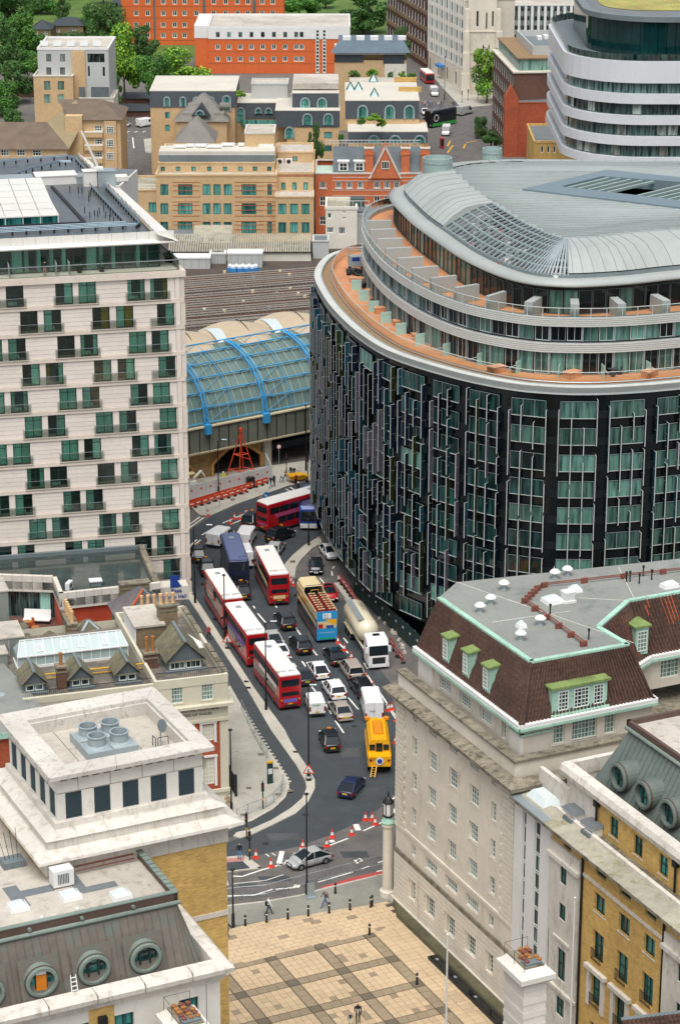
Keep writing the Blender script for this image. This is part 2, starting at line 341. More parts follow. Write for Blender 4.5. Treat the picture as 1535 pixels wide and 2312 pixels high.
for i in range(10):                                                # rusticated ground floor, course by course
    z = .75+i*.47;xs = [C0-.05]
    for a,b in gw:
        if 1.9 < z+.2 < 4.1: xs += [a-.32,b+.22]
    xs.append(WL+.05)
    for a,b in zip(xs[::2],xs[1::2]): MB().box(-.16,-b,z,.03,-a,z+.4).build('stone_course','portland',ch)
MB().box(-.3,-WL-.1,0,.05,-.3,.7).build('plinth','portland',ch)
m = MB();prof = [(0,20.5),(-.35,20.6),(-.45,20.95),(-1.0,21.15),(-1.05,21.5),(.3,21.75)]
m.loft([[(x,.25,z) for x,z in prof],[(x,-WL+x*1.0,z) for x,z in prof]]);m.loft([[(x,-WL+x*1.0,z) for x,z in prof],[(42,-WL+x*1.0,z) for x,z in prof]])
m.build('cornice','stone_weathered',ch)
for i in range(23): MB().box(-1.0,-.85-i*.96,21.5,-.05,-.8-i*.96,21.63).build('cornice_joint','stone_weathered',ch)
m = MB();m.box(.25,-WL+.6,20.7,.9,-.45,23.0);m.box(.9,-WL+.6,20.7,42,-WL+1.3,23.0);m.build('parapet','portland',ch)
m = MB();m.box(.1,-WL+.45,23.0,1.05,-.3,23.2);m.box(1.05,-WL+.45,23.0,42,-WL+1.45,23.2);m.build('coping','stone_weathered',ch)
at = [Fac(ch,(1.9,-1.6,22.2),-math.pi/2,18.4,3.2,.3),Fac(ch,(1.9,-20,22.2),0,12.6,3.2,.3)]
at.append(Fac(ch,(14.5,-20,22.2),math.pi/2,8.0,3.2,.3));at.append(Fac(ch,(14.5,-12,22.2),0,26,3.2,.3))
for a in (3.6,7.3,11.0): at[0].win(a,a+2.1,.75,2.0,5,4,gl='pane_blind',bw=.05,sill='portland')
at[0].win(14.9,15.6,.6,2.2,2,4,gl='pane_blind')
for a,b,nx in ((3.0,4.05,3),(4.8,7.2,7),(7.95,9.0,3)): at[1].win(a,b,.75,2.55,nx,4,gl='pane_green',bw=.05,sill='portland')
at[3].win(1.6,2.7,.8,2.5,3,4,gl='pane_green',bw=.05);at[3].win(6,8,.8,2.5,5,4,gl='pane_green',bw=.05)
walls(ch,at,'portland','attic_wall')
MB().box(1.7,-4.2,22.2,2.0,-1.5,25.0).build('attic_pier','portland_pale',ch);MB().box(1.65,-20.1,22.2,2.0,-18.3,24.4).build('attic_pier','portland_pale',ch)
m = MB();m.box(1.6,-20.2,24.4,2.05,-18.2,24.55);m.box(1.6,-20.25,24.4,4.6,-19.95,24.55);m.box(1.6,-4.3,25.0,2.05,-1.4,25.15);m.build('copper_trim','copper_green',ch)
gut = [(1.35,-1.3),(1.35,-20.5),(14.6,-20.5),(14.8,-14.9),(19.2,-12.4),(42,-12.5)]
top = [(3.4,-1.9),(3.5,-18.3),(12.9,-18.5),(12.7,-14.0),(18.3,-9.8),(42,-10.1)]
mg = MB();mc = MB();mt = MB();mtop = MB()
ZG,ZT = 25.4,30.0
for i in range(5):
    a,b = Vector(gut[i]),Vector(gut[i+1]);d = (b-a).normalized();n = Vector((d.y,-d.x))
    if i in (2,3): n = n
    e = d*.2
    mg.prism([a-n*-.15,b-n*-.15,b-n*.35,a-n*.35],ZG-.1,ZG+.22)
    mc.prism([a+n*.18,b+n*.18,b+n*.08,a+n*.08],ZG-.35,ZG-.1)
    c,g = Vector(top[i]),Vector(top[i+1])
    lo = (a-n*.3,b-n*.3)
    mt.poly((lo[0].x,lo[0].y,ZG+.1),(lo[1].x,lo[1].y,ZG+.1),(g.x,g.y,ZT),(c.x,c.y,ZT))
    mtop.prism([c+n*.12,g+n*.12,g-n*.35,c-n*.35],ZT-.05,ZT+.16)
mg.build('gutter','white_paint',ch);mc.build('gutter_edge','copper_green',ch);mt.build('mansard_slope','roof_tile_brown',ch);mtop.build('roof_edge','copper_green',ch)
# pantiles: every tile column as a rounded rib, courses stepped
def pantiles(root,a,b,c,g,mt,w=.34,h=.42,hole=()):
    """tiles over the slope a-b (eave) to c-g (ridge)"""
    a,b,c,g = map(Vector,(a,b,c,g));m = MB();L = (b-a).length;S = ((c+g)/2-(a+b)/2).length;nu = max(1,int(L/w));nv = max(1,int(S/h))
    nn = (b-a).cross(c-a).normalized()
    if nn.z < 0: nn = -nn
    for j in range(nv):
        v0,v1 = j/nv,(j+1.12)/nv
        for i in range(nu):
            u0,u1 = (i+.04)/nu,(i+.96)/nu;um = (u0+u1)/2
            pt = lambda u,v,o: (a.lerp(b,u)).lerp(c.lerp(g,u),min(v,1))+nn*o
            k = random.uniform(-.008,.012)
            if any(x0 < um < x1 and y0 < (v0+v1)/2 < y1 for x0,x1,y0,y1 in hole): continue
            m.add([pt(u0,v0,.03+k),pt(u0+(u1-u0)*.3,v0,.17+k),pt(u0+(u1-u0)*.7,v0,.17+k),pt(u1,v0,.03+k),pt(u0,v1,.0),pt(u0+(u1-u0)*.3,v1,.11),pt(u0+(u1-u0)*.7,v1,.11),pt(u1,v1,.0)],
                  [(0,1,5,4),(1,2,6,5),(2,3,7,6),(0,3,2,1)])
    return tag(m.build('roof_tiles',mt,root),kind='stuff')
sl = []
for i in range(5):
    a,b = Vector(gut[i]),Vector(gut[i+1]);d = (b-a).normalized();n = Vector((d.y,-d.x));lo = (a-n*.3,b-n*.3)
    sl.append(((*lo[0],ZG+.1),(*lo[1],ZG+.1),(*top[i],ZT),(*top[i+1],ZT)))
pantiles(ch,*sl[0],'roof_tile_brown');pantiles(ch,*sl[1],'roof_tile_brown');pantiles(ch,*sl[2],'roof_tile_brown');pantiles(ch,*sl[3],'roof_tile_brown');pantiles(ch,*sl[4],'roof_tile_brown')
for (i,u0,u1,v0,v1) in ((0,.05,.12,.02,.55),(3,.35,.75,.1,.9),(4,.12,.19,.5,.98),(4,.05,.09,.75,.95),(0,.66,.73,.55,.68),(3,.05,.35,.2,.55)):
    a,b,c,g = map(Vector,sl[i]);q = lambda u,v: a.lerp(b,u).lerp(c.lerp(g,u),v)+Vector((0,0,.12))
    nu = max(2,int((u1-u0)*(b-a).length/.34));mm = MB()
    for k in range(nu):
        s0,s1 = u0+(u1-u0)*k/nu,u0+(u1-u0)*(k+.8)/nu;e = random.uniform(-.08,.08)
        mm.poly(q(s0,v0+e),q(s1,v0+e),q(s1,v1+e),q(s0,v1+e))
    tag(mm.build('replaced_tiles','roof_tile_orange',ch),'patch of newer orange tiles')
for i in (0,1):                                                    # hip ridge
    pass
MB().tube((sl[0][1][0]+.02,sl[0][1][1],ZG+.2),(*top[1],ZT+.05),.13).build('hip_ridge','roof_tile_brown',ch)
MB().tube((14.35,-20.2,ZG+.2),(*top[2],ZT+.05),.13).build('hip_ridge','roof_tile_brown',ch)
MB().prism(top[:2]+[(12.9,-18.5),(12.7,-14.0),(18.3,-9.8),(42,-10.1),(42,-2.6),(28.3,-2.4),(6.8,1.0)],25.5,ZT+.02).build('flat_roof','flat_roof_grey',ch)
for q in (((6.8,1,ZT+.04),(13.5,-18.3,ZT+.04)),((13,-6,ZT+.04),(18.5,-9.7,ZT+.04)),((22,-2,ZT+.04),(19,-9.6,ZT+.04)),((5,-9,ZT+.04),(12.5,-9.6,ZT+.04))): MB().beam(*q,.06,.03).build('roof_seam','stone_white',ch)
def dormer(y,w=1.15,n=3):
    """small copper dormer on the road-side slope"""
    d = put('dormer',None,ch,(1.75,y,26.0));hw = w/2
    m = MB();m.add([(0,-hw,0),(0,hw,0),(0,hw,2.3),(0,-hw,2.3),(1.9,-hw,2.45),(1.9,hw,2.45),(.2,-hw,-.3),(.2,hw,-.3),(1.9,-hw,1.2),(1.9,hw,1.2)],
        [(0,1,2,3),(0,3,4,8,6),(1,7,9,5,2)]);m.build('cheek','copper_green',d)
    m = MB();m.add([(-.18,-hw-.15,2.3),(-.18,hw+.15,2.3),(2.0,hw+.15,2.55),(2.0,-hw-.15,2.55),(-.18,-hw-.15,2.45),(-.18,hw+.15,2.45),(2.0,hw+.15,2.7),(2.0,-hw-.15,2.7)],
        [(3,2,1,0),(4,5,6,7),(0,1,5,4),(1,2,6,5),(2,3,7,6),(3,0,4,7)]);m.build('dormer_roof','copper_moss',d)
    o = put('window',winmesh(w-.3,1.75,n,5,'white_frame',.08,.05),d,(-.05,hw-.15,.35),-math.pi/2);put('pane',panemesh(w-.3,1.75,'pane_green'),o,(0,.02,0))
for y in (-6.6,-10.3,-13.9): dormer(y)
d = put('dormer',None,ch,(4.6,-20.1,25.75));m = MB()
m.add([(0,0,0),(5.3,0,0),(5.3,0,2.3),(0,0,2.3),(0,2.0,2.5),(5.3,2.0,2.5),(0,1.9,0),(5.3,1.9,0)],[(0,1,2,3),(0,3,4,6),(1,7,5,2)]);m.build('cheek','copper_green',d)
MB().box(-.2,-.25,2.3,5.5,2.2,2.5).build('dormer_roof','copper_moss',d);MB().box(-.15,-.2,-.12,5.45,.1,.05).build('sill','copper_green',d)
for x in (.55,2.05,3.95):
    w = 1.45 if x == 2.05 else .98
    o = put('window',winmesh(w,1.75,4 if w > 1 else 3,5,'white_frame',.09,.05),d,(x,-.03,.3));put('pane',panemesh(w,1.75,'pane_dark'),o,(0,.02,0))
for x,y in ((24.0,-11.6),(17.4,-12.5)):
    d = put('dormer',None,ch,(x,y,26.0));m = MB()
    m.add([(0,0,0),(1.3,0,0),(1.3,0,2.6),(0,0,2.6),(0,2.0,2.8),(1.3,2.0,2.8),(0,1.6,0),(1.3,1.6,0)],[(0,1,2,3),(0,3,4,6),(1,7,5,2)]);m.build('cheek','copper_green',d)
    MB().box(-.2,-.2,2.6,1.5,2.1,2.78).build('dormer_roof','copper_moss',d)
    o = put('window',winmesh(1.0,1.9,3,5,'white_frame',.08,.05),d,(.15,-.03,.35));put('pane',panemesh(1.0,1.9,'pane_green'),o,(0,.02,0))
for y,s in ((-3.2,'roof_tile_orange'),(-18.0,'white_paint')):
    d = put('rooflight',None,ch,(2.2,y,26.6));m = MB()
    for a,b in (((0,.45,0),(.65,.45,1.7)),((0,-.45,0),(.65,-.45,1.7)),((0,-.45,0),(0,.45,0)),((.65,-.45,1.7),(.65,.45,1.7))): m.beam(a,b,.14,.14)
    m.build('frame',s,d);MB().poly((-.03,-.4,0),(-.03,.4,0),(.62,.4,1.7),(.62,-.4,1.7)).build('pane','pane_green',d)
def zr(px,py,z=30.02):
    v = W(px,py,z);x,y = v.x-4.8,v.y-202;return (x*CA+y*SA,-x*SA+y*CA,z)
def roofcowl(px,py,s=1.0):
    r = thing('roof_vent','white mushroom vent cowl on the grey flat roof','vent',CH(*zr(px,py)),0,'mushroom vents on the grey roof')
    MB().lathe([(.3*s,0),(.26*s,.12),(.24*s,.55)],10).build('pipe','galvanised',r);MB().lathe([(.2*s,.5),(.5*s,.58),(.5*s,.66),(.3*s,.86),(.05,.9)],12).build('cap','white_paint',r)
for q in ((1083,1382),(1107,1364),(1137,1331),(1252,1306),(1280,1299),(1175,1445),(1219,1411)): roofcowl(*q)
def skylight(px,py,w,d,z=30.02,label='square white dome skylight on grey flat roof',grp='skylights on the grey flat roof',h=.35):
    r = thing('skylight',label,'skylight',CH(*zr(px,py,z)),AX,grp)
    MB().taper(-w/2,-d/2,0,w/2,d/2,h,.08).build('kerb','white_paint',r);MB().taper(-w/2+.12,-d/2+.12,h,w/2-.12,d/2-.12,h+.28,w*.22).build('dome','clear_dome',r)
mk('clear_dome','cfd8d6',.15,.04,2,.05)
skylight(1246,1359,1.7,1.5);skylight(1297,1335,1.1,1.0);skylight(1176,1416,.8,.8);skylight(1510,1325,1.6,1.0)
r = thing('roof_vent','boxy white duct outlet between skylights on grey roof','vent',CH(*zr(1281,1358)),AX);MB().box(-.6,-.5,0,.6,.5,.2).build('base','white_paint',r);MB().taper(-.4,-.4,.2,.4,.4,1.0,-.12).build('hood','white_paint',r)
r = thing('safety_rail_pipe','rusty brown double pipe run crossing the grey flat roof','pipe',CH(0,0),AX)
pp = [zr(1317,1462),zr(1181,1363),zr(1217,1328),zr(1535,1292)];pp[3] = tuple(Vector(pp[2])+(Vector(pp[3])-Vector(pp[2]))*1.4)
for dz in (.28,.42): MB().path([(p[0]+dz*.6,p[1],p[2]+dz) for p in pp],.055).build('pipe','rust_pipe',r)
for a,b in zip(pp,pp[1:]):
    for i in range(5): c = Vector(a).lerp(Vector(b),i/5+.02);MB().box(c.x-.2,c.y-.12,c.z,c.x+.4,c.y+.12,c.z+.5).build('bracket','rust_pipe',r)
for i,q in enumerate(((1413,1314),(1421,1313),(1442,1318),(1451,1300),(1470,1309),(1328,1444),(1241,1388))):
    r = tag(MB().tube((0,0,0),(0,0,.9),.07).tube((0,0,.8),(0,0,1.0),.12).build('vent_pipe','black_iron',None,CH(*zr(*q))),'thin dark vent pipe standing on the grey flat roof','pipe','vent pipes on the grey roof')
# corner column with lantern
v = W(877,2021);r = thing('lantern_column','stone corner column carrying a black and white glazed lantern','lamp',(v.x-.1,v.y-.3,0))
MB().lathe([(.75,0),(.75,.7),(.55,.8),(.5,1.0),(.46,7.2),(.6,7.35),(.6,7.6)],14).build('shaft','portland',r,smooth=False)
MB().lathe([(.62,7.6),(.66,7.75),(.45,8.1),(.3,8.3)],12).build('capital','copper_green',r)
MB().lathe([(.36,8.35),(.42,8.5),(.42,9.6),(.36,9.7)],6).build('glazing','white_paint',r)
m = MB()
for i in range(6): a = math.pi*i/3;m.tube((.44*math.cos(a),.44*math.sin(a),8.35),(.44*math.cos(a),.44*math.sin(a),9.7),.04,4)
m.lathe([(.5,9.65),(.52,9.8),(.28,10.15),(.1,10.3),(.04,10.8)],6);m.lathe([(.5,8.3),(.5,8.4)],6);m.build('cage','black_iron',r)
# ================================================================ yellow brick wing, right
yb = thing('yellow_brick_wing','yellow brick wing with white stone bays and grey standing seam mansard with round windows','building',CH(0,0),AX)
f = Fac(yb,(0,-28.45,0),-math.pi/2,34,20.5,.3);B = 28.45
FR = dict(fr='dark_frame',gl='pane_teal',fw=.08,bw=.06)
f.win(30.2-B,31.4-B,19.3,20.2,2,1,**FR)
def ywins(c,rows,stone):
    for z0,z1 in rows: f.win(c-.78-B,c+.78-B,z0,z1,2,1 if z1-z0 < 2 else 2,sill='stone_white' if z1 < 18 and z1-z0 < 2 else None,**FR)
for c in (35.95,39.55,43.15,54.2,57.8): ywins(c,((19.25,20.2),(16.05,17.7),(11.85,14.4),(7.85,10.45),(3.6,6.2)),1)
walls(yb,[f],'yellow_brick')
bay = []
for u0,u1 in ((28.5,33.15),(45.4,50.6)):
    g = Fac(yb,(-.22,-u0,0),-math.pi/2,u1-u0,19.3,.2);c = (u1-u0)/2-.1
    for z0,z1 in ((16.2,17.7),(13.0,14.45),(7.6,10.4),(4.3,6.0)): g.win(c-.5,c+.5 if z0 > 12 else c+.75,z0,z1,2,2,**FR)
    bay.append(g)
    m = MB();m.box(-.5,-u1-.1,18.0,-.2,-u0+.1,18.35);m.box(-.42,-u1-.08,6.5,-.2,-u0+.08,6.8);m.box(-.35,-u0-1.05,11.05,-.2,-u0-3.5,11.3);m.build('band','stone_white',yb)
    MB().box(-.24,-u1,0,0,-u1+.02,19.3).box(-.24,-u0-.02,0,0,-u0,19.3).box(-.22,-u1,19.28,0,-u0,19.32).build('bay_return','stone_white',yb)
[walls(yb,[q],'stone_white','stone_bay') for q in bay]
m = MB();m.box(-.12,-45.3,18.3,.02,-33.2,18.55);m.build('string_course','stone_white',yb)
for c in (35.95,39.55,43.15):
    for z0,z1 in ((7.6,10.8),):
        m = MB()
        m.box(-.2,-c-1.25,z0,-.002,-c-.82,z1);m.box(-.2,-c+.82,z0,-.002,-c+1.25,z1);m.box(-.35,-c-1.5,z1,-.002,-c+1.5,z1+.35);m.box(-.16,-c-.82,z1-.2,-.002,-c+.82,z1);m.build('window_surround','stone_white',yb)
for u in (33.4,45.15): MB().tube((-.12,-u,0),(-.12,-u,20.3),.1,8).box(-.3,-u-.2,20.0,0,-u+.2,20.4).build('downpipe','black_iron',yb)
for c in (35.95,39.55,43.15):
    for z in (11.85,7.85):
        m = MB()
        m.box(-.22,-c-.75,z+.95,-.18,-c+.75,z+1.0);m.box(-.22,-c-.75,z+.05,-.18,-c+.75,z+.1)
        for i in range(11): y = -c-.72+i*.144;m.box(-.215,y-.012,z+.05,-.185,y+.012,z+.97)
        m.build('balconette','black_iron',yb)
# eave, upper storey and mansard
m = MB();m.prism([(-.85,-22.9),(-.85,-62),(2.4,-62),(2.4,-22.9)],20.5,20.75);m.build('eave_slab','stone_weathered',yb)
m = MB();m.poly((-.8,-22.9,20.76),(-.8,-62,20.76),(1.1,-62,21.0),(1.1,-22.9,21.0));mk('roof_lichen','a5a08e',.9,.15,2,.2,stain=('7d7a55',.8,.52,1));m.build('eave_roof','roof_lichen',yb)
m = MB();m.box(1.0,-62,20.75,1.35,-27,21.25);m.build('ledge_kerb','stone_white',yb)
fu = Fac(yb,(2.3,-26.8,20.7),-math.pi/2,35,3.2,.25)
fu.win(2.2,3.0,.4,2.3,2,2,**FR)
for c in (33.95,37.5,41.1,44.6,48.2): fu.win(c-.63-26.8,c+.63-26.8,.6,2.3,2,2,sill='stone_white',**FR)
fl = Fac(yb,(12,-26.8,20.7),math.pi,9.7,3.2,.25)
walls(yb,[fu],'yellow_brick','upper_wall');walls(yb,[fl],'stone_white','end_wall')
MB().box(2.22,-31.3,20.7,2.32,-26.8,23.9).build('stone_panel','stone_white',yb)
MB().tube((2.1,-31.6,20.9),(2.1,-31.6,23.4),.1,8).box(1.9,-31.85,23.0,2.3,-31.35,23.5).build('downpipe','black_iron',yb)
MB().tube((2.1,-43.0,20.9),(2.1,-43.0,23.4),.1,8).box(1.9,-43.25,23.0,2.3,-42.75,23.5).build('downpipe','black_iron',yb)
prof = [(2.3,23.5),(1.75,23.75),(1.65,24.2),(1.85,24.65),(2.7,24.7),(2.75,24.1)]
m = MB();m.loft([[(x,-26.4,z) for x,z in prof],[(x,-62,z) for x,z in prof]]);m.loft([[(2.0,-26.45,23.5),(2.0,-26.4,24.7),(12,-26.4,24.7),(12,-26.45,23.5)],[(2.0,-26.9,23.5),(2.0,-26.9,24.7),(12,-26.9,24.7),(12,-26.9,23.5)]]);m.build('cornice','stone_white',yb)
x0,z0,x1,z1 = 3.9,23.6,6.2,28.0
MB().add([(x0,-28.2,z0),(x0,-62,z0),(x1,-62,z1),(x1,-29.6,z1),(14,-28.2,z0),(14,-29.6,z1)],[(0,1,2,3),(0,3,5,4)]).build('mansard','copper_grey',yb)
for i in range(55):
    y = -30-i*.6;MB().beam((x0-.02,y,z0),(x1-.02,y,z1),.045,.09).build('standing_seam','copper_grey',yb)
for y in (-28.6,-29.0,-29.4): MB().beam((x0+(y+28.2)*-.4+.0,y+.35,z0),(x1,-29.62,z1),.045,.08).build('standing_seam','copper_grey',yb)
m = MB();m.box(5.9,-62,28.0,6.25,-29.3,28.12);m.box(6.1,-62,28.1,6.4,-29.2,28.75);m.box(6.1,-29.5,28.1,20,-29.2,28.75);m.build('roof_edge','copper_edge',yb)
MB().tube((6.0,-62,28.15),(6.0,-29.3,28.15),.16,8).build('ridge_roll','copper_verd',yb)
MB().box(6.4,-62,28.0,24,-29.5,28.3).build('flat_roof','roof_pale',yb)
def porthole(root,c,nrm,R=1.18,mt='copper_grey'):
    """round dormer: drum, rim, pane and glazing bars"""
    ang = math.atan2(nrm[1],nrm[0])+math.pi/2;o = put('round_window',None,root,c,ang)
    n = 24;rg = lambda r,y: [(r*math.cos(2*math.pi*i/n),y,r*math.sin(2*math.pi*i/n)) for i in range(n)]
    MB().loft([rg(R,1.7),rg(R,-.35),rg(R-.08,-.42),rg(R-.26,-.42),rg(R-.26,0)],cap=False).build('drum',mt,o)
    MB().loft([rg(R+.03,-.1),rg(R+.03,-.25)],cap=False).build('rim','copper_edge',o)
    MB().poly(*rg(R-.2,-.02)).build('pane','pane_teal',o)
    m = MB();h = R-.3
    for x in (-.36,.36): m.box(x-.07,-.12,-h*.9,x+.07,-.03,h*.9)
    m.box(-h,-.1,h*.35,h,-.04,h*.48);m.box(-.36,-.1,-.25,.36,-.04,-.15);m.build('glazing_bars','dark_frame',o);return o
for u in (31.9,35.5,39.1,42.7): porthole(yb,(4.1,-u,25.3),(-1,0))
for x,y in ((9.5,-32),(11,-31),(12.6,-33),(8.6,-34.2),(13.5,-31.3)):
    tag(MB().tube((0,0,0),(0,0,.55),.09).tube((0,0,.5),(0,0,.62),.17).build('vent_pipe','white_paint',None,CH(x,y,28.29)),'small white vent pipe on pale roof behind round windows','pipe','small vents on the pale roof')
r = tag(MB().box(-.4,-3,0,.4,3,.03).build('roof_patch','roof_dark_patch',yb,(12.5,-32.5,28.3)))
# stair bay with tall white piers between the two blocks
m = MB()
for a,b in ((22.5,23.87),(24.45,25.83),(26.75,28.4)): MB().box(-.1,-b,0,.4,-a,20.2).build('pier','white_paint',yb)
MB().box(.35,-28.45,0,.5,-22.42,20.4).build('stair_wall','dark_frame',yb)
for a,b in ((23.87,24.45),(25.83,26.75)):
    for i in range(12):
        z = .4+i*1.64;o = put('window',winmesh(b-a,1.5,1,1,'white_frame',.06,.04),yb,(.1,-a,z),-math.pi/2);put('pane',panemesh(b-a,1.5,'pane_dark'),o,(0,.03,0))
MB().box(-.3,-28.45,19.9,.5,-22.42,20.3).build('head_beam','white_paint',yb)
MB().box(-.86,-28.4,20.7,2.3,-22.9,20.86).build('lead_flat','galvanised',yb)
MB().box(1.9,-27.5,20.7,2.28,-22.9,22.8).build('upstand','stone_white',yb)
m = MB();m.taper(.2,-26.5,20.8,2.2,-23.5,21.5,.5);m.build('glazed_canopy','clear_dome',yb)
for y in (-28.8,-31.6,-47):
    r = thing('roof_hatch','white timber roof box with dark lid on the ledge','hatch',CH(1.75,y,20.75),AX,'roof boxes on the brick wing ledge')
    MB().box(-.45,-.8,0,.5,.8,.75).build('box','white_paint',r);MB().taper(-.6,-.95,.75,.65,.95,1.0,.2).build('lid','roof_dark_patch',r)
    for k in range(6): MB().box(-1.0,-2.3+k*.22+1.2,.0,-.45,-2.2+k*.22+1.2,.5).build('louvre','lead_grey',r)
# stone pier with chimney pots
def pot_stack(c,h,w,d,name_lab,rz):
    r = thing('chimney_stack',name_lab,'chimney',c,rz)
    n = int(h/.55)
    for i in range(n): MB().box(-w/2+(.04 if i % 2 else 0),-d/2+(.04 if i % 2 else 0),i*.55,w/2-(.04 if i % 2 else 0),d/2-(.04 if i % 2 else 0),i*.55+.52).build('stone_course','portland_pale',r)
    MB().box(-w/2+.08,-d/2+.08,0,w/2-.08,d/2-.08,n*.55).build('core','stone_weathered',r)
    t = n*.55;m = MB();m.taper(-w/2-.15,-d/2-.15,t,w/2+.15,d/2+.15,t+.3,-.3);m.box(-w/2-.45,-d/2-.45,t+.3,w/2+.45,d/2+.45,t+.7);m.taper(-w/2-.35,-d/2-.35,t+.7,w/2+.35,d/2+.35,t+1.2,.45);m.build('cap','portland_pale',r)
    t += 1.2
    MB().box(-w/2+.15,-d/2+.15,t,w/2-.15,d/2-.15,t+.15).build('lead_tray','stone_weathered',r)
    for i in range(3):
        for j in range(5):
            if random.random() < .12: continue
            MB().lathe([(.2,0),(.17,.1),(.2,.3),(.15,.33)],8).build('chimney_pot',random.choice(('pot_terracotta','pot_terracotta','rust_pipe')),r,(-w/2+.55+i*.5,d/2-.5-j*.45,t+.1))
    MB().box(-w/2+.3,-d/2+.25,t+.15,w/2-.3,-d/2+1.0,t+.3).build('hatch','lead_grey',r)
    m = MB()
    for x,y in ((-w/2,d/2),(w/2,d/2),(-w/2,-d/2),(w/2,-d/2),(-w/2,0)): m.tube((x,y,t-.3),(x,y,t+.9),.018,4)
    m.path([(-w/2,-d/2,t+.9),(-w/2,d/2,t+.9),(w/2,d/2,t+.9)],.018,4);m.tube((w/2,-d/2,t-1),(w/2,-d/2,t+3),.02,4);m.build('guard_rail','black_iron',r)
mk('pot_terracotta','a8703c',.9,.2,6,.2,rnd=.15)
pot_stack(CH(-12.6,-46.4),19.3,1.9,2.9,'pale stone stack with a tray of round pots beside the yellow brick wing',AX)
for q,h in (((1003,2390),10.5),((1278,2560),14.0)):
    pass
# ================================================================ brick tower with stone louvred top (bottom left)
TX0,TX1,TY0,TY1 = -43.8,-30.3,-33.5,-20.5
tw = thing('brick_plant_tower','square yellow brick tower with pale stone cornices and dark louvred top storey','building',CH(0,0),AX)
MB().box(TX0,TY0,0,TX1,TY1,27.85).build('brick_shaft','yellow_brick',tw)
for z in (16.9,21.9): MB().box(-33.2,TY0-.06,z,TX1+.03,TY0+.02,z+.4).build('stone_band','stone_white',tw)
def ringbox(o0,o1,z0,z1,name,mt,joints=0):
    """square stone stage round the tower; o0/o1 outward offset at bottom and top"""
    for k,(a,b) in enumerate((((TX0,TY0),(TX1,TY0)),((TX1,TY0),(TX1,TY1)),((TX1,TY1),(TX0,TY1)),((TX0,TY1),(TX0,TY0)))):
        a,b = Vector(a),Vector(b);d = (b-a).normalized();n = Vector((d.y,-d.x));L = (b-a).length;m = joints or 1
        for i in range(m):
            def q(t,off):
                e = -off if t <= 0 else (off if t >= 1 else 0);p = a+d*(L*t+e)+n*off;return p
            t0,t1 = i/m,(i+1)/m;g = .012/L if joints else 0
            A0,A1,B0,B1 = q(t0,o0),q(t1,o0),q(t0,o1),q(t1,o1)
            if i: A0 = A0+d*.02;B0 = B0+d*.02
            I0,I1 = a+d*L*t0-n*2.2+d*(2.2 if t0 <= 0 else 0),a+d*L*t1-n*2.2-d*(2.2 if t1 >= 1 else 0)
            MB().add([(*A0,z0),(*A1,z0),(*I1,z0),(*I0,z0),(*B0,z1),(*B1,z1),(*I1,z1),(*I0,z1)],[(3,2,1,0),(4,5,6,7),(0,1,5,4),(1,2,6,5),(2,3,7,6),(3,0,4,7)]).build(name,mt,tw)
ringbox(.1,.1,27.85,29.05,'frieze_block','stone_white',6);ringbox(.15,.7,29.05,29.4,'cornice_block','stone_white',6);ringbox(1.0,.95,29.4,29.6,'cornice_block','stone_white',6);ringbox(.9,.0,29.6,29.95,'cornice_block','stone_white',6)
ringbox(-.1,-.1,29.95,30.65,'stage_block','stone_white',6);ringbox(.05,-.7,30.65,31.0,'stage_block','stone_white',6);ringbox(-.9,-.95,31.0,31.45,'stage_block','stone_white',6)
lx0,lx1,ly0,ly1 = TX0+1.25,TX1-1.25,TY0+1.25,TY1-1.1
fs = [Fac(tw,(lx0,ly0,31.4),0,lx1-lx0,3.5,.3),Fac(tw,(lx1,ly0,31.4),math.pi/2,ly1-ly0,3.5,.3),Fac(tw,(lx1,ly1,31.4),math.pi,lx1-lx0,3.5,.3),Fac(tw,(lx0,ly1,31.4),-math.pi/2,ly1-ly0,3.5,.3)]
for k,ff in enumerate(fs):
    for i in range(5):
        w = 1.22;u = (ff.w-5*2.13)/2+.45+i*2.13;ff.rects.append((u,u+w,.08,2.1))
        if k in (0,3):
            o = put('louvre_panel',None,tw,ff.p(u,.08,-.05),ff.ang)
            m = MB()
            for j in range(15): z = .06+j*.13;m.add([(0.02,-.02,z),(w-.02,-.02,z),(w-.02,.08,z+.1),(.02,.08,z+.1),(.02,-.02,z+.02),(w-.02,-.02,z+.02)],[(0,1,2,3),(0,4,5,1)])
            m.build('blades','louvre_dark',o);MB().box(0,.1,0,w,.14,2.0).build('backing','black_iron',o)
mk('louvre_dark','2c4148',.5,.08,4,.05)
walls(tw,fs,'portland_pale','louvre_wall')
m = MB()
for k,ff in enumerate(fs):
    for u in (1.6,4.0,6.4,8.8):
        if u < ff.w: a = ff.p(u,2.15,.006);b = ff.p(u,3.5,.006);m.beam(a,b,.03,.03)
    m.beam(ff.p(0,2.15,.006),ff.p(ff.w,2.15,.006),.03,.03)
m.build('stone_joint','stone_weathered',tw)
for k,ff in enumerate(fs[:1]+fs[3:]):
    n = int(ff.w/.8)
    for i in range(n): p = ff.p(.25+i*.8,3.22,.05);o = put('dentil',boxmesh(.45,.35,.12,'stone_weathered'),tw,ff.p(.25+i*.8,3.2,.3),ff.ang)
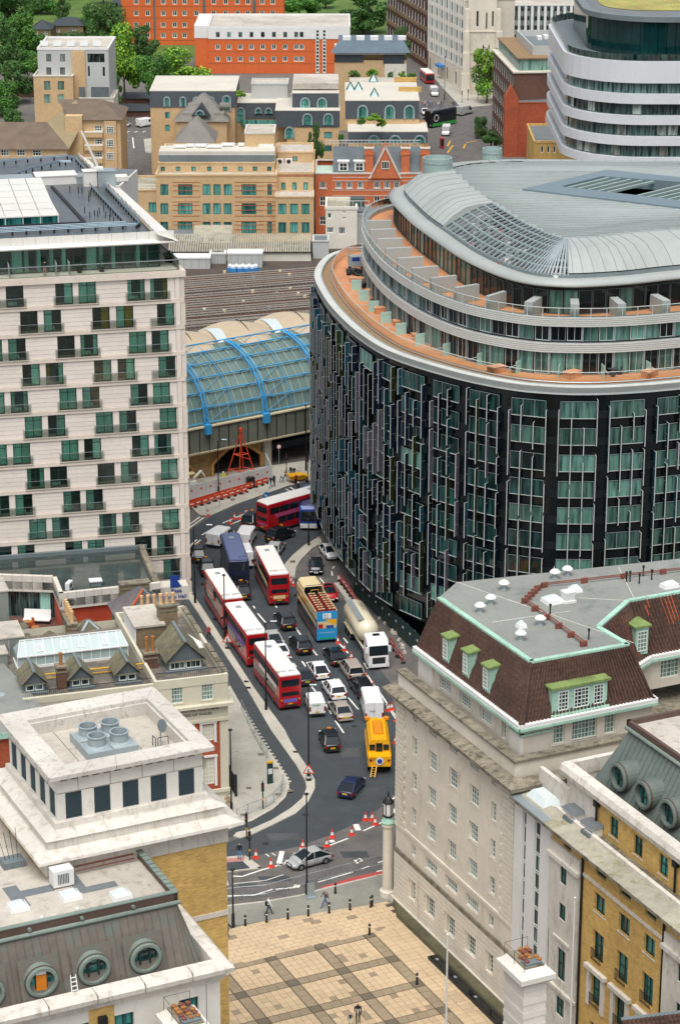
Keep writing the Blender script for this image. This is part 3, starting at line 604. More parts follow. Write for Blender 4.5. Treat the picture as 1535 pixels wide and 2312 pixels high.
# coping slabs of the parapet ring and the sunken roof
cx0,cx1,cy0,cy1 = lx0-.7,lx1+.7,ly0-.7,ly1+.7
def coping(a,b,c,d,n):
    for i in range(n):
        q = [Vector(a).lerp(Vector(b),(i+.006)/n),Vector(a).lerp(Vector(b),(i+.994)/n),Vector(d).lerp(Vector(c),(i+.994)/n),Vector(d).lerp(Vector(d).lerp(Vector(c),1),(i+.006)/n)]
        MB().prism([(p.x,p.y) for p in q],34.9,35.2).build('coping_slab','stone_coping',tw)
mk('stone_coping','cfcac0',.85,.1,1.5,.15,rnd=.05,stain=('9f978a',1.5,.51,1))
ix0,ix1,iy0,iy1 = -41.5,-32.1,-31.2,-22.8
coping((cx0,cy0),(cx1,cy0),(ix1,iy0),(ix0,iy0),5);coping((cx1,cy0),(cx1,cy1),(ix1,iy1),(ix1,iy0),4);coping((cx1,cy1),(cx0,cy1),(ix0,iy1),(ix1,iy1),5);coping((cx0,cy1),(cx0,cy0),(ix0,iy0),(ix0,iy1),4)
MB().ring([(ix0,iy0),(ix1,iy0),(ix1,iy1),(ix0,iy1)],[(ix0+.15,iy0+.15),(ix1-.15,iy0+.15),(ix1-.15,iy1-.15),(ix0+.15,iy1-.15)],33.4,34.9).build('parapet_inside','stone_coping',tw)
MB().box(ix0-.9,iy0-.9,33.2,ix1+.9,iy1+.9,33.95).build('roof_floor','roof_pale',tw)
for x in (-39.6,-37.2,-34.8): MB().box(x,iy0+.2,33.95,x+.04,iy1-.2,33.98).build('roof_seam','stone_weathered',tw)
r = thing('fan_unit','grey rooftop plant box with four round extractor cowls','fan unit',CH(-37.1,-27.0,33.95),AX)
MB().box(-1.9,-2.1,0,1.9,2.0,.65).build('plenum','fan_blue',r);MB().box(-.02,-2.1,.65,.02,2.0,.68).box(-1.9,-.02,.65,1.9,.02,.68).build('seam','stone_weathered',r)
mk('fan_blue','9aa6a8',.5,.06,3,.1)
for x,y,k in ((-.85,.95,1),(.85,.95,0),(-.85,-.95,0),(.85,-.95,1)):
    c = put('cowl',None,r,(x,y,.65));MB().lathe([(.95,0),(.85,.12),(.66,.15),(.66,.75),(.72,.78),(.72,.85),(.6,.85),(.6,.3)],20).build('drum','fan_blue',c)
    MB().lathe([(.59,.2),(.0,.22)],16).build('fan_disc','lead_grey' if k else 'white_paint',c)
    m = MB()
    for i in range(6): a = i*math.pi/3;m.beam((0,0,.4),(.56*math.cos(a),.56*math.sin(a),.35+.1*(k)),.2,.02)
    m.lathe([(.12,.3),(.12,.5)],8);m.build('impeller','lead_grey',c)
r = thing('satellite_dish','grey satellite dish on a bracket at the tower roof edge','dish',CH(-33.3,-28.6,33.95),AX)
MB().tube((0,0,0),(0,0,1.9),.05).build('mast','galvanised',r)
prof = [(.02,0),(.25,.03),(.42,.09),(.5,.16)]
d_ = MB().lathe(prof,16).build('dish','lead_grey',r,(0,-.05,1.6));d_.rotation_euler = (1.25,0,.5)
MB().path([(-.5,-.3,0),(-.5,-.3,.8),(-.5,.3,.8),(-.5,.3,0)],.03).path([(.4,-.5,0),(.4,-.5,.9),(-.4,-.5,.9),(-.4,-.5,0)],.03).build('bracket','black_iron',r)
# ================================================================ mansard wing in front of the tower
wg = thing('mansard_wing','stone wing with brown copper standing seam mansard and big round windows','building',CH(0,0),AX)
XE = -35.3
fw_ = Fac(wg,(-60,-44.0,0),0,XE+60,23.7,.3);fr_ = Fac(wg,(XE,-44.0,0),math.pi/2,10.4,23.7,.3)
for c in (-55.5,-50.8,-45.5,-42.3,-37.6):
    for z in (20.3,16.8): fw_.win(c-.7+60,c+.7+60,z,z+2.0,2,2,**FR)
walls(wg,[fw_,fr_],'portland_pale')
for x in (-43.9,): MB().box(x-.9,-44.05,14,x+.9,-43.98,23.3).build('brick_panel','yellow_brick',wg)
MB().tube((-43.9,-44.25,10),(-43.9,-44.25,22.2),.1,8).box(-44.2,-44.45,22.0,-43.6,-44.0,22.6).build('downpipe','black_iron',wg)
prof = [(-43.9,23.2),(-44.25,23.35),(-44.35,23.8),(-44.75,24.0),(-44.8,24.35),(-44.55,24.6),(-43.6,24.65),(-43.5,23.2)]
m = MB();m.loft([[(-60,y,z) for y,z in prof],[(XE-44-y,y,z) for y,z in prof]])
m.loft([[(XE-44-y,y,z) for y,z in prof],[(XE-44-y,-33.6,z) for y,z in prof]]);m.build('cornice','stone_white',wg)
for x in (-58,-54.6,-51.2,-47.8,-44.4,-41,-37.6): MB().box(x,-44.83,24.0,x+.025,-43.6,24.665).build('stone_joint','stone_weathered',wg)
my0,mz0,my1,mz1 = -42.5,23.9,-40.6,27.85
MB().add([(-60,my0,mz0),(-35.9,my0,mz0),(-37.0,my1,mz1),(-60,my1,mz1),(-35.9,-33.6,mz0),(-37.0,-33.6,mz1)],[(0,1,2,3),(1,4,5,2)]).build('mansard','copper_brown',wg)
random.seed(3)
for i in range(40):
    x = -59.5+i*.57
    if x < -37.2: MB().beam((x,my0-.02,mz0),(x,my1-.02,mz1),.045,.1).build('standing_seam','copper_brown',wg)
for k in (.25,.55,.85): MB().beam((-37.2+1.3*k,my0-.02,mz0),(-37.15+.1*k,my1,mz1),.045,.1).build('standing_seam','copper_brown',wg)
MB().tube((-60,my1-.1,mz1+.05),(-36.8,my1-.1,mz1+.05),.16,8).build('ridge_roll','copper_verd',wg)
m = MB();m.box(-60,my1,mz1,-36.9,my1+.25,mz1+.75);m.box(-37.2,my1,mz1,-36.9,-33.52,mz1+.75);m.build('roof_edge','copper_edge',wg)
m = MB();m.box(-60,my1-.05,mz1+.75,-36.85,my1+.35,mz1+.83);m.box(-37.3,my1+.35,mz1+.75,-36.85,-33.52,mz1+.83);m.build('edge_capping','copper_verd',wg)
for i in range(9): MB().box(-37.32,my1+.6+i*.65,mz1+.83,-36.83,my1+.7+i*.65,mz1+.92).build('capping_clip','copper_verd',wg)
MB().box(-60,my1+.2,24,-37.1,-33.55,28.05).build('flat_roof','roof_pale',wg)
MB().box(-60,-33.5,24,TX0-.02,-22,27.6).build('rear_roof','roof_pale',wg)
for x in (-47.6,-43.9,-40.2): MB().tube((x,my1-.02,mz1+.45),(x,my1-.22,mz1+.45),.13,10).build('overflow_spout','copper_verd',wg)
for x,y,w,d in ((-46.8,-35.5,1.0,3.2),(-45.5,-35.3,2.8,.9),(-41.2,-36.6,2.6,.8),(-42.4,-35.2,.8,3.2)): MB().box(x-w/2,y-d/2,28.05,x+w/2,y+d/2,28.08+random.random()*.008).build('roof_patch','roof_dark_patch',wg)
for u in (-51.2,-47.5,-43.8,-40.1):
    o = porthole(wg,(u,-42.35,25.3),(0,-1),1.14,'copper_verd')
    if u == -47.5:
        MB().box(-.36,-.16,-1.0,.36,-.1,.45).build('orange_panel','orange_board',o);MB().box(-.34,-.17,.5,.34,-.12,.85).build('blind','white_paint',o)
    MB().add([(-1.4,.62,-1.2),(1.4,.62,-1.2),(1.4,1.5,1.5),(-1.4,1.5,1.5)],[(0,1,2,3)]).build('flashing','copper_brown',o).location = (0,-.95,0)
mk('orange_board','d8801c',.6,.05,3,.05)
skylight(160,2027,1.45,1.25,28.07,'square clear dome skylight on the pale roof beside the air conditioner','skylights on the pale wing roof');skylight(274,2026,1.4,1.3,28.07,'square clear dome skylight on the pale roof beside the air conditioner','skylights on the pale wing roof');skylight(42,2052,1.4,1.2,28.07,'square clear dome skylight on the pale roof beside the air conditioner','skylights on the pale wing roof')
def acunit(c,rz,label,w=1.5,d=.95,h=1.35,grp=None):
    r = thing('air_conditioner',label,'air conditioner',c,rz,grp)
    MB().box(-w/2,-d/2,.12,w/2,d/2,h).build('casing','white_paint',r);MB().box(-w/2,-d/2+.1,0,-w/2+.15,d/2-.1,.12).box(w/2-.15,-d/2+.1,0,w/2,d/2-.1,.12).build('feet','black_iron',r)
    for i in range(7): MB().box(-w*.28+i*.12*w/1.5,-d/2-.03,.35,-w*.28+.06+i*.12*w/1.5,-d/2,h-.25).build('grille_slat','grey_frame',r)
    return r
acunit(CH(-43.4,-35.2,28.05),AX,'beige air conditioner box standing against the brick tower')
tag(MB().tube((-42,-34.0,28.6),(-37.6,-33.9,28.6),.07,6).tube((-42,-34.2,28.35),(-37.6,-34.1,28.35),.05,6).build('service_pipe','rust_pipe',wg),None)
for x,y in ((-46.2,-39.1),(-43.6,-39.0)): tag(MB().lathe([(.14,0),(.14,.12),(.03,.22)],8).build('roof_vent','white_paint',None,CH(x,y,28.05)),'small white domed vent near the brown roof edge','vent','small domed vents on the pale wing roof')
r = thing('step_ladder','small white stepladder leaning in the roof gutter by a round window','ladder',CH(-45.6,-43.75,24.5),AX)
for x in (-.22,.22): MB().beam((x,0,0),(x*.8,.3,1.3),.06,.06).build('rail','white_paint',r)
for i in range(4): MB().box(-.2,.05+.07*i-.04,.25+i*.28,.2,.05+.07*i+.04,.29+i*.28).build('tread','white_paint',r)
pot_stack(CH(-38.9,-46.6),21.6,1.9,3.0,'pale stone stack with round pots rising beside the round-window mansard wing',AX)
pot_stack_note = None
m = thing('stone_porch','stone stepped block with dark ledge at the wing corner','porch',CH(-34.2,-45.2),AX)
MB().box(-1,-1.4,0,1.3,1.2,16.6).build('pier','portland_pale',m);MB().box(-1.2,-1.6,16.6,1.5,1.4,17.0).build('ledge','lead_grey',m);MB().box(-.8,-1.2,17.0,.9,1.0,18.2).build('upper_block','portland_pale',m);MB().box(-1,-1.4,18.2,1.1,1.2,18.45).build('ledge','lead_grey',m)
r = thing('roof_aerial','thin wire aerial frame on the low roof beside the brick tower','aerial',CH(-45.3,-30.0,27.6),AX);MB().box(-.8,-.6,0,.8,.6,.5).build('box','lead_grey',r)
for i in range(4): MB().tube((-.5+i*.3,0,.5),(-1.0+i*.5,.2*i,2.6),.02,4).build('whip','black_iron',r)
# ================================================================ cream hospital building
HA = math.radians(16.5);H0 = Vector((-11.2,224.0,0));HC_,HS_ = math.cos(HA),math.sin(HA)
def HP(x,y,z=0.): return Vector((H0.x+x*HC_-y*HS_,H0.y+x*HS_+y*HC_,z))
mk('cream_stucco','cfcab4',.8,.05,1.5,.1,stain=('b2ab94',.5,.6,.3));mk('hosp_roof','66625a',.9,.25,2,.3,stain=('90836f',.9,.5,1));mk('slate_moss','6b6753',.9,.25,6,.3,stain=('87845a',1.5,.53,1));mk('slate','5e676b',.8,.15,6,.15)
ho = thing('cream_hospital','cream stucco Georgian building with inscribed frieze, brick panels and parapet roof','building',H0,HA)
WX,DY = -20.4,30.0
fA = Fac(ho,(-7.4,0,0),0,7.4,13.0,.2);fR = Fac(ho,(0,0,0),math.pi/2,19.5,13.0,.2);fL = Fac(ho,(WX,.5,0),0,-7.4-WX,12.7,.2)
for x in (-5.7,-2.65): fA.win(x+7.4,x+8.55,10.8,12.6,4,4,gl='pane_green',bw=.05,sill='cream_stucco')
for x in (-5.3,-2.65):
    fA.rects.append((x+7.4-.9,x+7.4+1.9,1.0,8.4))
for i in range(5): fR.win(1.8+i*3.6,3.0+i*3.6,10.8,12.5,4,4,gl='pane_green');fR.win(1.8+i*3.6,3.0+i*3.6,5.5,8.2,3,5,gl='pane_dark');fR.win(1.8+i*3.6,3.0+i*3.6,1.4,3.9,3,5,gl='pane_dark')
for i in range(3): fL.win(1.5+i*3.4,2.7+i*3.4,10.2,12.0,4,4,gl='pane_green')
fA.rects = [r for r in fA.rects if r[3] < 13 and r[2] > 10]+[(1.0,3.55,.9,8.45),(4.0,6.55,.9,8.45)]
walls(ho,[fA,fR,fL,Fac(ho,(0,19.5,0),math.pi,-WX,12.6),Fac(ho,(WX,19.5,0),-math.pi/2,19,12.6)],'cream_stucco')
for a in (1.0,4.0):
    fb = Fac(ho,(-7.4+a,.12,.9),0,2.55,7.55,.15);fb.win(.75,1.95,5.4,7.1,4,4,bw=.05);fb.win(.75,1.95,.6,3.4,4,6,bw=.05);walls(ho,[fb],'red_brick','brick_panel')
    m = MB()
    for z0,z1 in ((5.2,7.3),(.4,3.6)): m.box(-7.4+a+.5,.0,.9+z0,-7.4+a+.75,.1,.9+z1);m.box(-7.4+a+1.95,.0,.9+z0,-7.4+a+2.2,.1,.9+z1);m.box(-7.4+a+.45,-.05,.9+z1,-7.4+a+2.25,.1,.9+z1+.22)
    m.build('window_surround','white_paint',ho)
m = MB();m.box(-7.5,-.55,10.15,.55,0,10.45);m.box(0,0,10.15,.55,19.5,10.45);m.box(-7.45,-.15,8.45,.15,-.003,8.75);m.box(-7.45,-.2,.6,.1,-.003,.95);m.build('cornice','cream_stucco',ho)
lettering('inscription','ROYAL HIGHNESS',.42,'black_iron',ho,(-4.75,-.02,9.72),(math.pi/2,0,0),.015,sx=1.12)
lettering('inscription','PRINCESS OF WALES',.38,'black_iron',ho,(-5.6,-.02,9.22),(math.pi/2,0,0),.015,sx=1.12)
m = MB()
m.ring([(-7.4,-.05),(.05,-.05),(.05,19.5),(-7.4,19.5)],[(-7.1,.25),(-.25,.25),(-.25,19.2),(-7.1,19.2)],12.5,13.4);m.box(WX,.45,12.3,-7.4,.8,12.95);m.build('parapet','cream_stucco',ho)
for i in range(7):
    if i != 3: MB().box(-.35,.4+i*2.7,13.4,.15,2.7+i*2.7,13.55).build('coping_stone','stone_weathered',ho)
MB().box(WX+.1,.7,12.2,-7.1,17.5,12.55).box(-7.1,.2,12.2,-.2,19.3,12.62).build('flat_roof','hosp_roof',ho)
m = MB()
for i in range(90): x = WX+.3+i*.2;m.box(x,.85,12.6,x+.025,.875,13.5) if x < -7.5 else None
for i in range(36): x = -7.2+i*.2;m.box(x,.55,12.6,x+.025,.575,14.0)
m.box(WX,.85,13.45,-7.5,.88,13.5);m.box(-7.2,.55,13.95,-.1,.58,14.0);tag(m.build('roof_railing','black_iron',ho),kind='stuff')
m = MB();m.tube((WX+3,5.4,13.2),(-7.3,5.4,13.2),.09).tube((WX+3,5.4,12.6),(-7.3,5.4,12.6),.05);
def gable_dormer(x,y,w,d,hw,hr,n,lab):
    r = put('dormer',None,ho,(x,y,12.6))
    MB().box(-w/2,0,0,w/2,d*.6,hw).build('body','lead_grey',r)
    m = MB();o = .3;m.add([(-w/2-o,-.35,hw-.05),(0,-.35,hr),(w/2+o,-.35,hw-.05),(-w/2-o,d,hw-.05),(0,d,hr),(w/2+o,d,hw-.05)],[(0,1,4,3),(1,2,5,4),(0,3,5,2)]);m.build('dormer_roof','slate_moss',r)
    MB().add([(-w/2,-.02,hw),(w/2,-.02,hw),(0,-.02,hr-.15)],[(0,1,2)]).build('gable','slate',r)
    MB().beam((0,-.4,hr+.03),(0,d,hr+.03),.3,.12).build('ridge','lead_grey',r);MB().box(-w/2-.3,-.5,0,w/2+.3,.05,.16).build('sill','lead_grey',r)
    for k in range(n):
        ww = (w-.3)/n;o = put('window',winmesh(ww-.08,hw-.35,3 if n > 1 and w > 3 else 1,1,'white_frame',.1,.05),r,(-w/2+.15+k*ww+.04,-.03,.22));put('pane',panemesh(ww-.08,hw-.35,'pane_dark'),o,(0,.02,0))
for x in (-18.9,-14.3,-9.6): gable_dormer(x,2.6,2.1,3.4,1.0,2.3,2,'')
gable_dormer(-3.4,3.9,3.6,5.4,1.15,3.2,2,'')
# glazed lantern
r = thing('glazed_roof_lantern','long white framed glass roof lantern on the hospital roof','skylight',HP(-19.5,9.0,12.55),HA)
LW,LD = 11.3,2.6
MB().box(-.1,-.1,0,LW+.1,LD+.1,.25).build('kerb','white_paint',r);MB().box(0,0,.25,LW,.04,1.3).box(0,LD,.25,LW,LD+.04,1.3).box(0,0,.25,.04,LD,1.3).box(LW-.04,0,.25,LW,LD,1.3).build('side_glazing','lantern_glass',r)
mk('lantern_glass','aabcb9',.2,.05,1,.12)
MB().add([(0,-.1,1.3),(LW,-.1,1.3),(LW-.5,1.3,2.5),(.5,1.3,2.5),(0,LD+.1,1.3),(LW,LD+.1,1.3)],[(0,1,2,3),(4,3,2,5),(0,3,4),(1,5,2)]).build('roof_glazing','lantern_glass',r)
for i in range(13): x = LW*i/12;xa = min(max(x,.5),LW-.5);MB().beam((x,-.13,1.32),(xa,1.3,2.55),.08,.08).build('glazing_bar','white_paint',r);MB().box(x-.04,-.05,.25,x+.04,0,1.3).build('post','white_paint',r)
m = MB();m.beam((.5,1.3,2.55),(LW-.5,1.3,2.55),.14,.1);m.beam((0,-.14,1.32),(LW,-.14,1.32),.1,.12);m.beam((LW,-.14,1.32),(LW-.5,1.3,2.55),.1,.1);m.build('ridge_and_eaves','white_paint',r)
for x in (2.1,4.5,6.3,8.7): MB().add([(x,.15,1.62),(x+.6,.15,1.62),(x+.6,.85,2.22),(x,.85,2.22)],[(0,1,2,3)]).build('opening_light','white_frame',r);
for x in (2.1,4.5,6.3,8.7): MB().add([(x+.1,.25,1.73),(x+.5,.25,1.73),(x+.5,.75,2.16),(x+.1,.75,2.16)],[(0,1,2,3)]).build('opening_pane','lantern_glass',r)
def chimney(c,rz,w,d,h,npot,label,mt='stock_brick',ph=1.1,potmt='pot_pale'):
    r = thing('chimney',label,'chimney',c,rz)
    MB().box(-w/2,-d/2,-.3,w/2,d/2,h).build('stack',mt,r);m = MB();m.box(-w/2-.12,-d/2-.12,h,w/2+.12,d/2+.12,h+.18);m.box(-w/2-.06,-d/2-.06,h-.5,w/2+.06,d/2+.06,h-.35);m.build('cap','stone_weathered',r)
    for i in range(npot):
        x = (i-(npot-1)/2)*(w/npot) if w >= d else 0;y = (i-(npot-1)/2)*(d/npot) if d > w else 0
        MB().lathe([(.2,0),(.17,.15),(.16,ph*.75),(.2,ph*.8),(.19,ph),(.12,ph)],9).build('chimney_pot',potmt,r,(x,y,h+.18))
mk('pot_pale','dcb483',.85,.1,6,.1,rnd=.08);mk('yellow_paint','d9a516',.6,.06,4,.06)
m = MB();m.tube((WX+3,5.4,13.2),(-7.3,5.4,13.2),.09).tube((WX+3,5.4,12.75),(-7.3,5.4,12.75),.05)
for i in range(9): m.tube((WX+3+i*1.9,5.4,12.5),(WX+3+i*1.9,5.4,13.2),.05)
m.build('yellow_handrail','yellow_paint',ho)
chimney(HP(-16.1,3.2,12.5),HA,.9,.9,2.3,1,'slim dark chimney with one pot between the slate dormers','dark_brick',1.3,'pot_terracotta');chimney(HP(-6.6,5.6,12.5),HA,1.3,.9,1.7,2,'stepped dark chimney with two tall pots beside big dormer','dark_brick',1.6,'pot_terracotta')
chimney(HP(-3.4,11.9,12.5),HA,1.9,1.4,4.2,3,'tall brown brick chimney with three pale pots','stock_brick');
r = thing('roof_stair_house','low brick roof house with whitewashed flat top beside tall chimney','roof house',HP(-7.0,10.6,12.5),HA)
MB().box(0,0,-.2,3.0,5.5,2.5).build('walls','stock_brick',r);MB().box(-.2,-.2,2.5,3.1,5.7,2.72).build('top','roof_pale',r);MB().box(-.1,-.1,0,.0,5.6,2.5).box(-.15,-.2,-.2,3.1,0,.05).build('white_edge','white_paint',r)
tag(MB().tube((0,0,0),(0,0,.2),.3,8).add([(-.5,0,1.0),(.5,0,1.0),(2.2,-1.6,.1),(1.3,-2.4,.1)],[(0,1,2,3)]).box(1.2,-2.5,-.2,2.3,-1.5,.08).build('white_chute','white_paint',None,HP(-2.2,11.6,12.6),HA),'white sloping cover beside the tall brown chimney','cover')
# rear slated roofs of the hospital
rr = thing('slate_hip_house','small hipped pantile and slate roofed house with orange ridge behind hospital','building',HP(-6.4,20.5,0),HA)
MB().box(0,0,0,5.9,6.5,11.4).build('wall','stock_brick',rr)
MB().add([(-.3,-.3,11.4),(6.2,-.3,11.4),(6.2,6.8,11.4),(-.3,6.8,11.4),(2.9,3.0,14.0),(2.9,4.4,14.0)],[(0,1,4),(1,2,5,4),(2,3,5),(3,0,4,5)]).build('roof','slate_patch',rr)
mk('slate_patch','6d6a6c',.85,.25,5,.2,stain=('8b6f60',1.6,.54,1))
pantiles(rr,(-.3,6.8,11.4),(-.3,-.3,11.4),(2.9,4.4,14.0),(2.9,3.0,14.0),'slate_patch',.4,.35);pantiles(rr,(-.3,-.3,11.4),(6.2,-.3,11.4),(2.85,3.0,14.0),(2.95,3.0,14.0),'slate_patch',.4,.35)
MB().tube((-.3,-.3,11.5),(2.9,3.0,14.15),.14).build('hip_ridge','roof_tile_orange',rr);MB().tube((6.2,-.3,11.5),(2.9,3.0,14.15),.12).build('hip_ridge','lead_grey',rr)
MB().add([(2.9,7.0,11.4),(2.9,3.0,14.2),(5.9,6.5,11.6)],[(0,1,2)]).build('valley','lead_grey',rr)
chimney(HP(-2.9,20.6,11.6),HA,3.4,1.0,1.6,5,'wide brick chimney with a row of five pale pots','stock_brick',1.2);chimney(HP(-3.6,27.6,11.4),HA,3.2,1.0,2.0,0,'potless mossy brick chimney in front of white hotel wall','stock_brick')
rl = thing('slate_terrace_roofs','row of grey slate pitched roofs behind the glass lantern','building',HP(-26,16.5,0),HA)
MB().box(0,0,0,19,5.2,10.9).build('wall','stock_brick',rl)
for i,(x0,x1,z1) in enumerate(((9.8,13.2,12.2),(13.4,17.8,13.1))):
    MB().add([(x0,-.3,11.2),(x1,-.3,11.2),(x1,5.2,11.2),(x0,5.2,11.2),((x0+x1)/2,2.2,z1),((x0+x1)/2,3,z1)],[(0,1,4),(1,2,5,4),(2,3,5),(3,0,4,5)]).build('roof','slate_moss',rl)
    m = MB();c = ((x0+x1)/2,2.2,z1+.06)
    for a in ((x0,-.3,11.26),(x1,-.3,11.26)): m.beam(a,c,.3,.1)
    if i: m.build('hip_lead','fan_blue',rl)
MB().add([(.5,0,11.2),(9.5,0,11.2),(9.5,5,12.6),(.5,5,12.6)],[(0,1,2,3)]).build('slate_slope','slate',rl)
for i in range(9):
    for j in range(5): MB().add([(.6+i*.98,.1+j*.95,11.28+j*.28),(1.5+i*.98,.1+j*.95,11.28+j*.28),(1.5+i*.98,1.0+j*.95,11.54+j*.28),(.6+i*.98,1.0+j*.95,11.54+j*.28)],[(0,1,2,3)]).build('slate_panel','slate_moss' if (i*j) % 3 else 'slate',rl)
chimney(HP(-23.3,21.3,11.6),HA,2.2,.8,1.4,3,'brick chimney with three pale pots below hotel terrace','stock_brick',1.6);chimney(HP(-12.3,19.5,11.8),HA,.9,4.2,1.5,6,'long brick chimney with pale pots beside lead pyramid roof','stock_brick',1.3)
# railing along the cycle lane
r = thing('area_railing','dark iron railing between hospital and cycle lane','railing',HP(.9,1,0),HA)
m = MB()
for i in range(80): m.box(-.02,i*.24,0,.02,i*.24+.03,1.5)
m.box(-.03,0,1.4,.03,19.2,1.45);m.box(-.03,0,.2,.03,19.2,.25);tag(m.build('bars','black_iron',r),kind='stuff')
for i in range(9): MB().box(-.06,i*2.4,0,.06,i*2.4+.12,1.75).build('post','black_iron',r)
r = thing('entrance_gate','dark ironwork gate and railing at the hospital steps','gate',W(533,1800),HA)
m = MB()
for i in range(14): m.tube((0,i*.28,0),(0,i*.28,2.2),.035,4)
m.box(-.04,0,2.0,.04,3.8,2.07);m.box(-.04,0,.15,.04,3.8,.22);m.build('bars','black_iron',r);MB().box(-.12,-.12,0,.12,.12,2.5).box(-.12,3.7,0,.12,3.94,2.5).build('post','black_iron',r)
# flat roofed grey building left, plant boxes
gb = thing('grey_roof_block','plain block with wide grey green flat roof beside the hospital lantern','building',HP(-34.5,-6.5,0),HA)
MB().prism([(0,0),(15.8,0),(15.2,6),(13.2,18.5),(0,18.5)],0,12.4).build('wall','red_brick',gb);MB().prism([(0,-.3),(16.1,-.3),(15.5,6),(13.5,18.7),(0,18.7)],12.4,12.85).build('roof','flat_roof_grey',gb);MB().lathe([(.5,12.7),(.45,12.74)],12,(12.2,9,.15)).build('outlet','fan_blue',gb);MB().box(-.32,-.38,12.3,16.1,-.31,12.9).build('verge','copper_green',gb)
for (x,y,w,d,h,z,lab) in ((-23.5,19.6,4.9,4,5.0,12,'tall grey clad plant box with white corner trim'),(-24.5,12.7,6.3,4.4,2.2,12.3,'wide grey green plant box beside glass lantern'),(-24.0,10.3,3.7,2.2,1.4,12.4,'low pale green plant box at lantern end')):
    r = thing('plant_box',lab,'plant box',HP(x,y,z),HA);MB().box(0,0,0,w,d,h).build('casing','flat_roof_grey',r);MB().box(-.1,-.1,h,w+.1,d+.1,h+.15).build('lid','roof_pale',r)
    for k in range(3): MB().box(w*(k+1)/4,-.02,.1,w*(k+1)/4+.03,0,h-.1).build('seam','white_paint',r)
# ================================================================ white stone hotel
HB = math.radians(12.8);HO0 = Vector((-18.4,281.1,0));hc,hs = math.cos(HB),math.sin(HB)
def HT(x,y,z=0.): return Vector((HO0.x+x*hc-y*hs,HO0.y+x*hs+y*hc,z))
ht = thing('white_stone_hotel','white stone hotel tower with staggered pairs of green glass windows','building',HO0,HB)
mk('hotel_stone','e4dace',.8,.05,1.2,.06,rnd=.035,stain=('c2b3a0',.9,.62,2.5));mk('hotel_joint','9d9589',.9,.1,2,.1);mk('hotel_band','dcd0c1',.8,.07,1.5,.08,rnd=.03,stain=('b39b7c',1.2,.6,1.5))
mk('curtain_teal','b4e8d8',.9,.1,3,.1,rnd=.18);mk('curtain_yellow','b79a2a',.9,.1,3,.1);mk('room_dark','2d5b55',.9,.3,1.2,.3,rnd=.4);mk('bed_white','c9e6de',.8,.1,2,.1)
mktint('hotel_glass','e2f6ef',.4,.06);mk('hotel_frame','27443f',.5,.05,3,.05)
UW = -26.0;FP = 3.215;rows = []
for r in range(12):
    v0 = 37.5-FP*r
    if r % 2 == 0: cs = [(-22.75,0),(-19.98,1),(-14.22,0),(-11.5,1),(-5.73,0),(-3.03,1)]
    else: cs = [(-18.45,0),(-15.7,1),(-9.98,0),(-7.18,1),(-2.3,0)]
    rows.append((v0,cs))
fH = Fac(ht,(UW,0,0),0,-UW,40.5,.35);fH.back = False
random.seed(11)
foldc = {}
def foldmesh(w,h,mt):
    k = (round(w,1),round(h,1),mt)
    if k not in foldc:
        m = MB();n = 8;top = [(w*i/n,.06*(i % 2),h) for i in range(n+1)];bot = [(w*i/n*(1 if mt == 'curtain_teal' else .9),.06*((i) % 2),0) for i in range(n+1)]
        m.add(top+bot,[(i,i+1,n+2+i,n+1+i) for i in range(n)]);foldc[k] = m.mesh('curtain',mt)
    return foldc[k]
def hotel_window(fac,u0,w,v0,h,vis=True):
    fac.rects.append((u0,u0+w,v0,v0+h))
    o = put('window',winmesh(w,h,2,1,'hotel_frame',.07,.06),ht,fac.p(u0,v0,-.22),fac.ang)
    MB().box(.07,-.05,h*.78,w-.07,0,h*.78+.05).build('transom','hotel_frame',o) if False else None
    put('pane',panemesh(w,h,'hotel_glass'),o,(0,.03,0))
    room = put('room',boxmesh(w+.3,.03,h+.1,'room_dark'),o,(-.15,1.1,-.05))
    t = random.random()
    if t < .3: cs = [(.03,w*.47),(w*.5,w*.47)]
    elif t < .55: cs = [(w*.5,w*.46)]
    elif t < .75: cs = [(.04,w*.45)]
    elif t < .9: cs = [(.04,w*.22),(w*.76,w*.22)]
    else: cs = []
    for x,cw in cs: put('curtain',foldmesh(cw,h-.1,'curtain_yellow' if random.random() < .06 else 'curtain_teal'),o,(x,.18,.05))
    if t > .55 and random.random() < .6: put('bed',boxmesh(w*.5,.5,.35,'bed_white'),o,(.25,.35,.1))
    for dz in (.78,): put('transom',boxmesh(w-.14,.05,.05,'hotel_frame'),o,(.07,-.05,h*dz))
glassm = MB().poly((0,0,0),(1,0,0),(1,0,1),(0,0,1)).mesh('guard_glass','rail_glass')
for v0,cs in rows:
    for c,k in cs: hotel_window(fH,c-1.02-UW,2.05,v0,2.65)
    pairs = [(cs[i][0],cs[i+1][0] if i+1 < len(cs) and cs[i+1][1] == 1 else None) for i in range(len(cs)) if cs[i][1] == 0]
    for a,b in pairs:
        x0 = a-1.3 if b else a-1.9;x1 = (b+1.35) if b else a+1.1
        g = put('guard',None,ht,(x0,-.12,v0));MB().box(0,-.15,-.14,x1-x0,.1,-.04).build('slab_edge','hotel_joint',g)
        put('guard_glass',glassm,g,(.02,-.05,0)).scale = (x1-x0-.04,1,1.0);MB().box(0,-.06,1.0,x1-x0,-.02,1.04).build('handrail','galvanised',g)
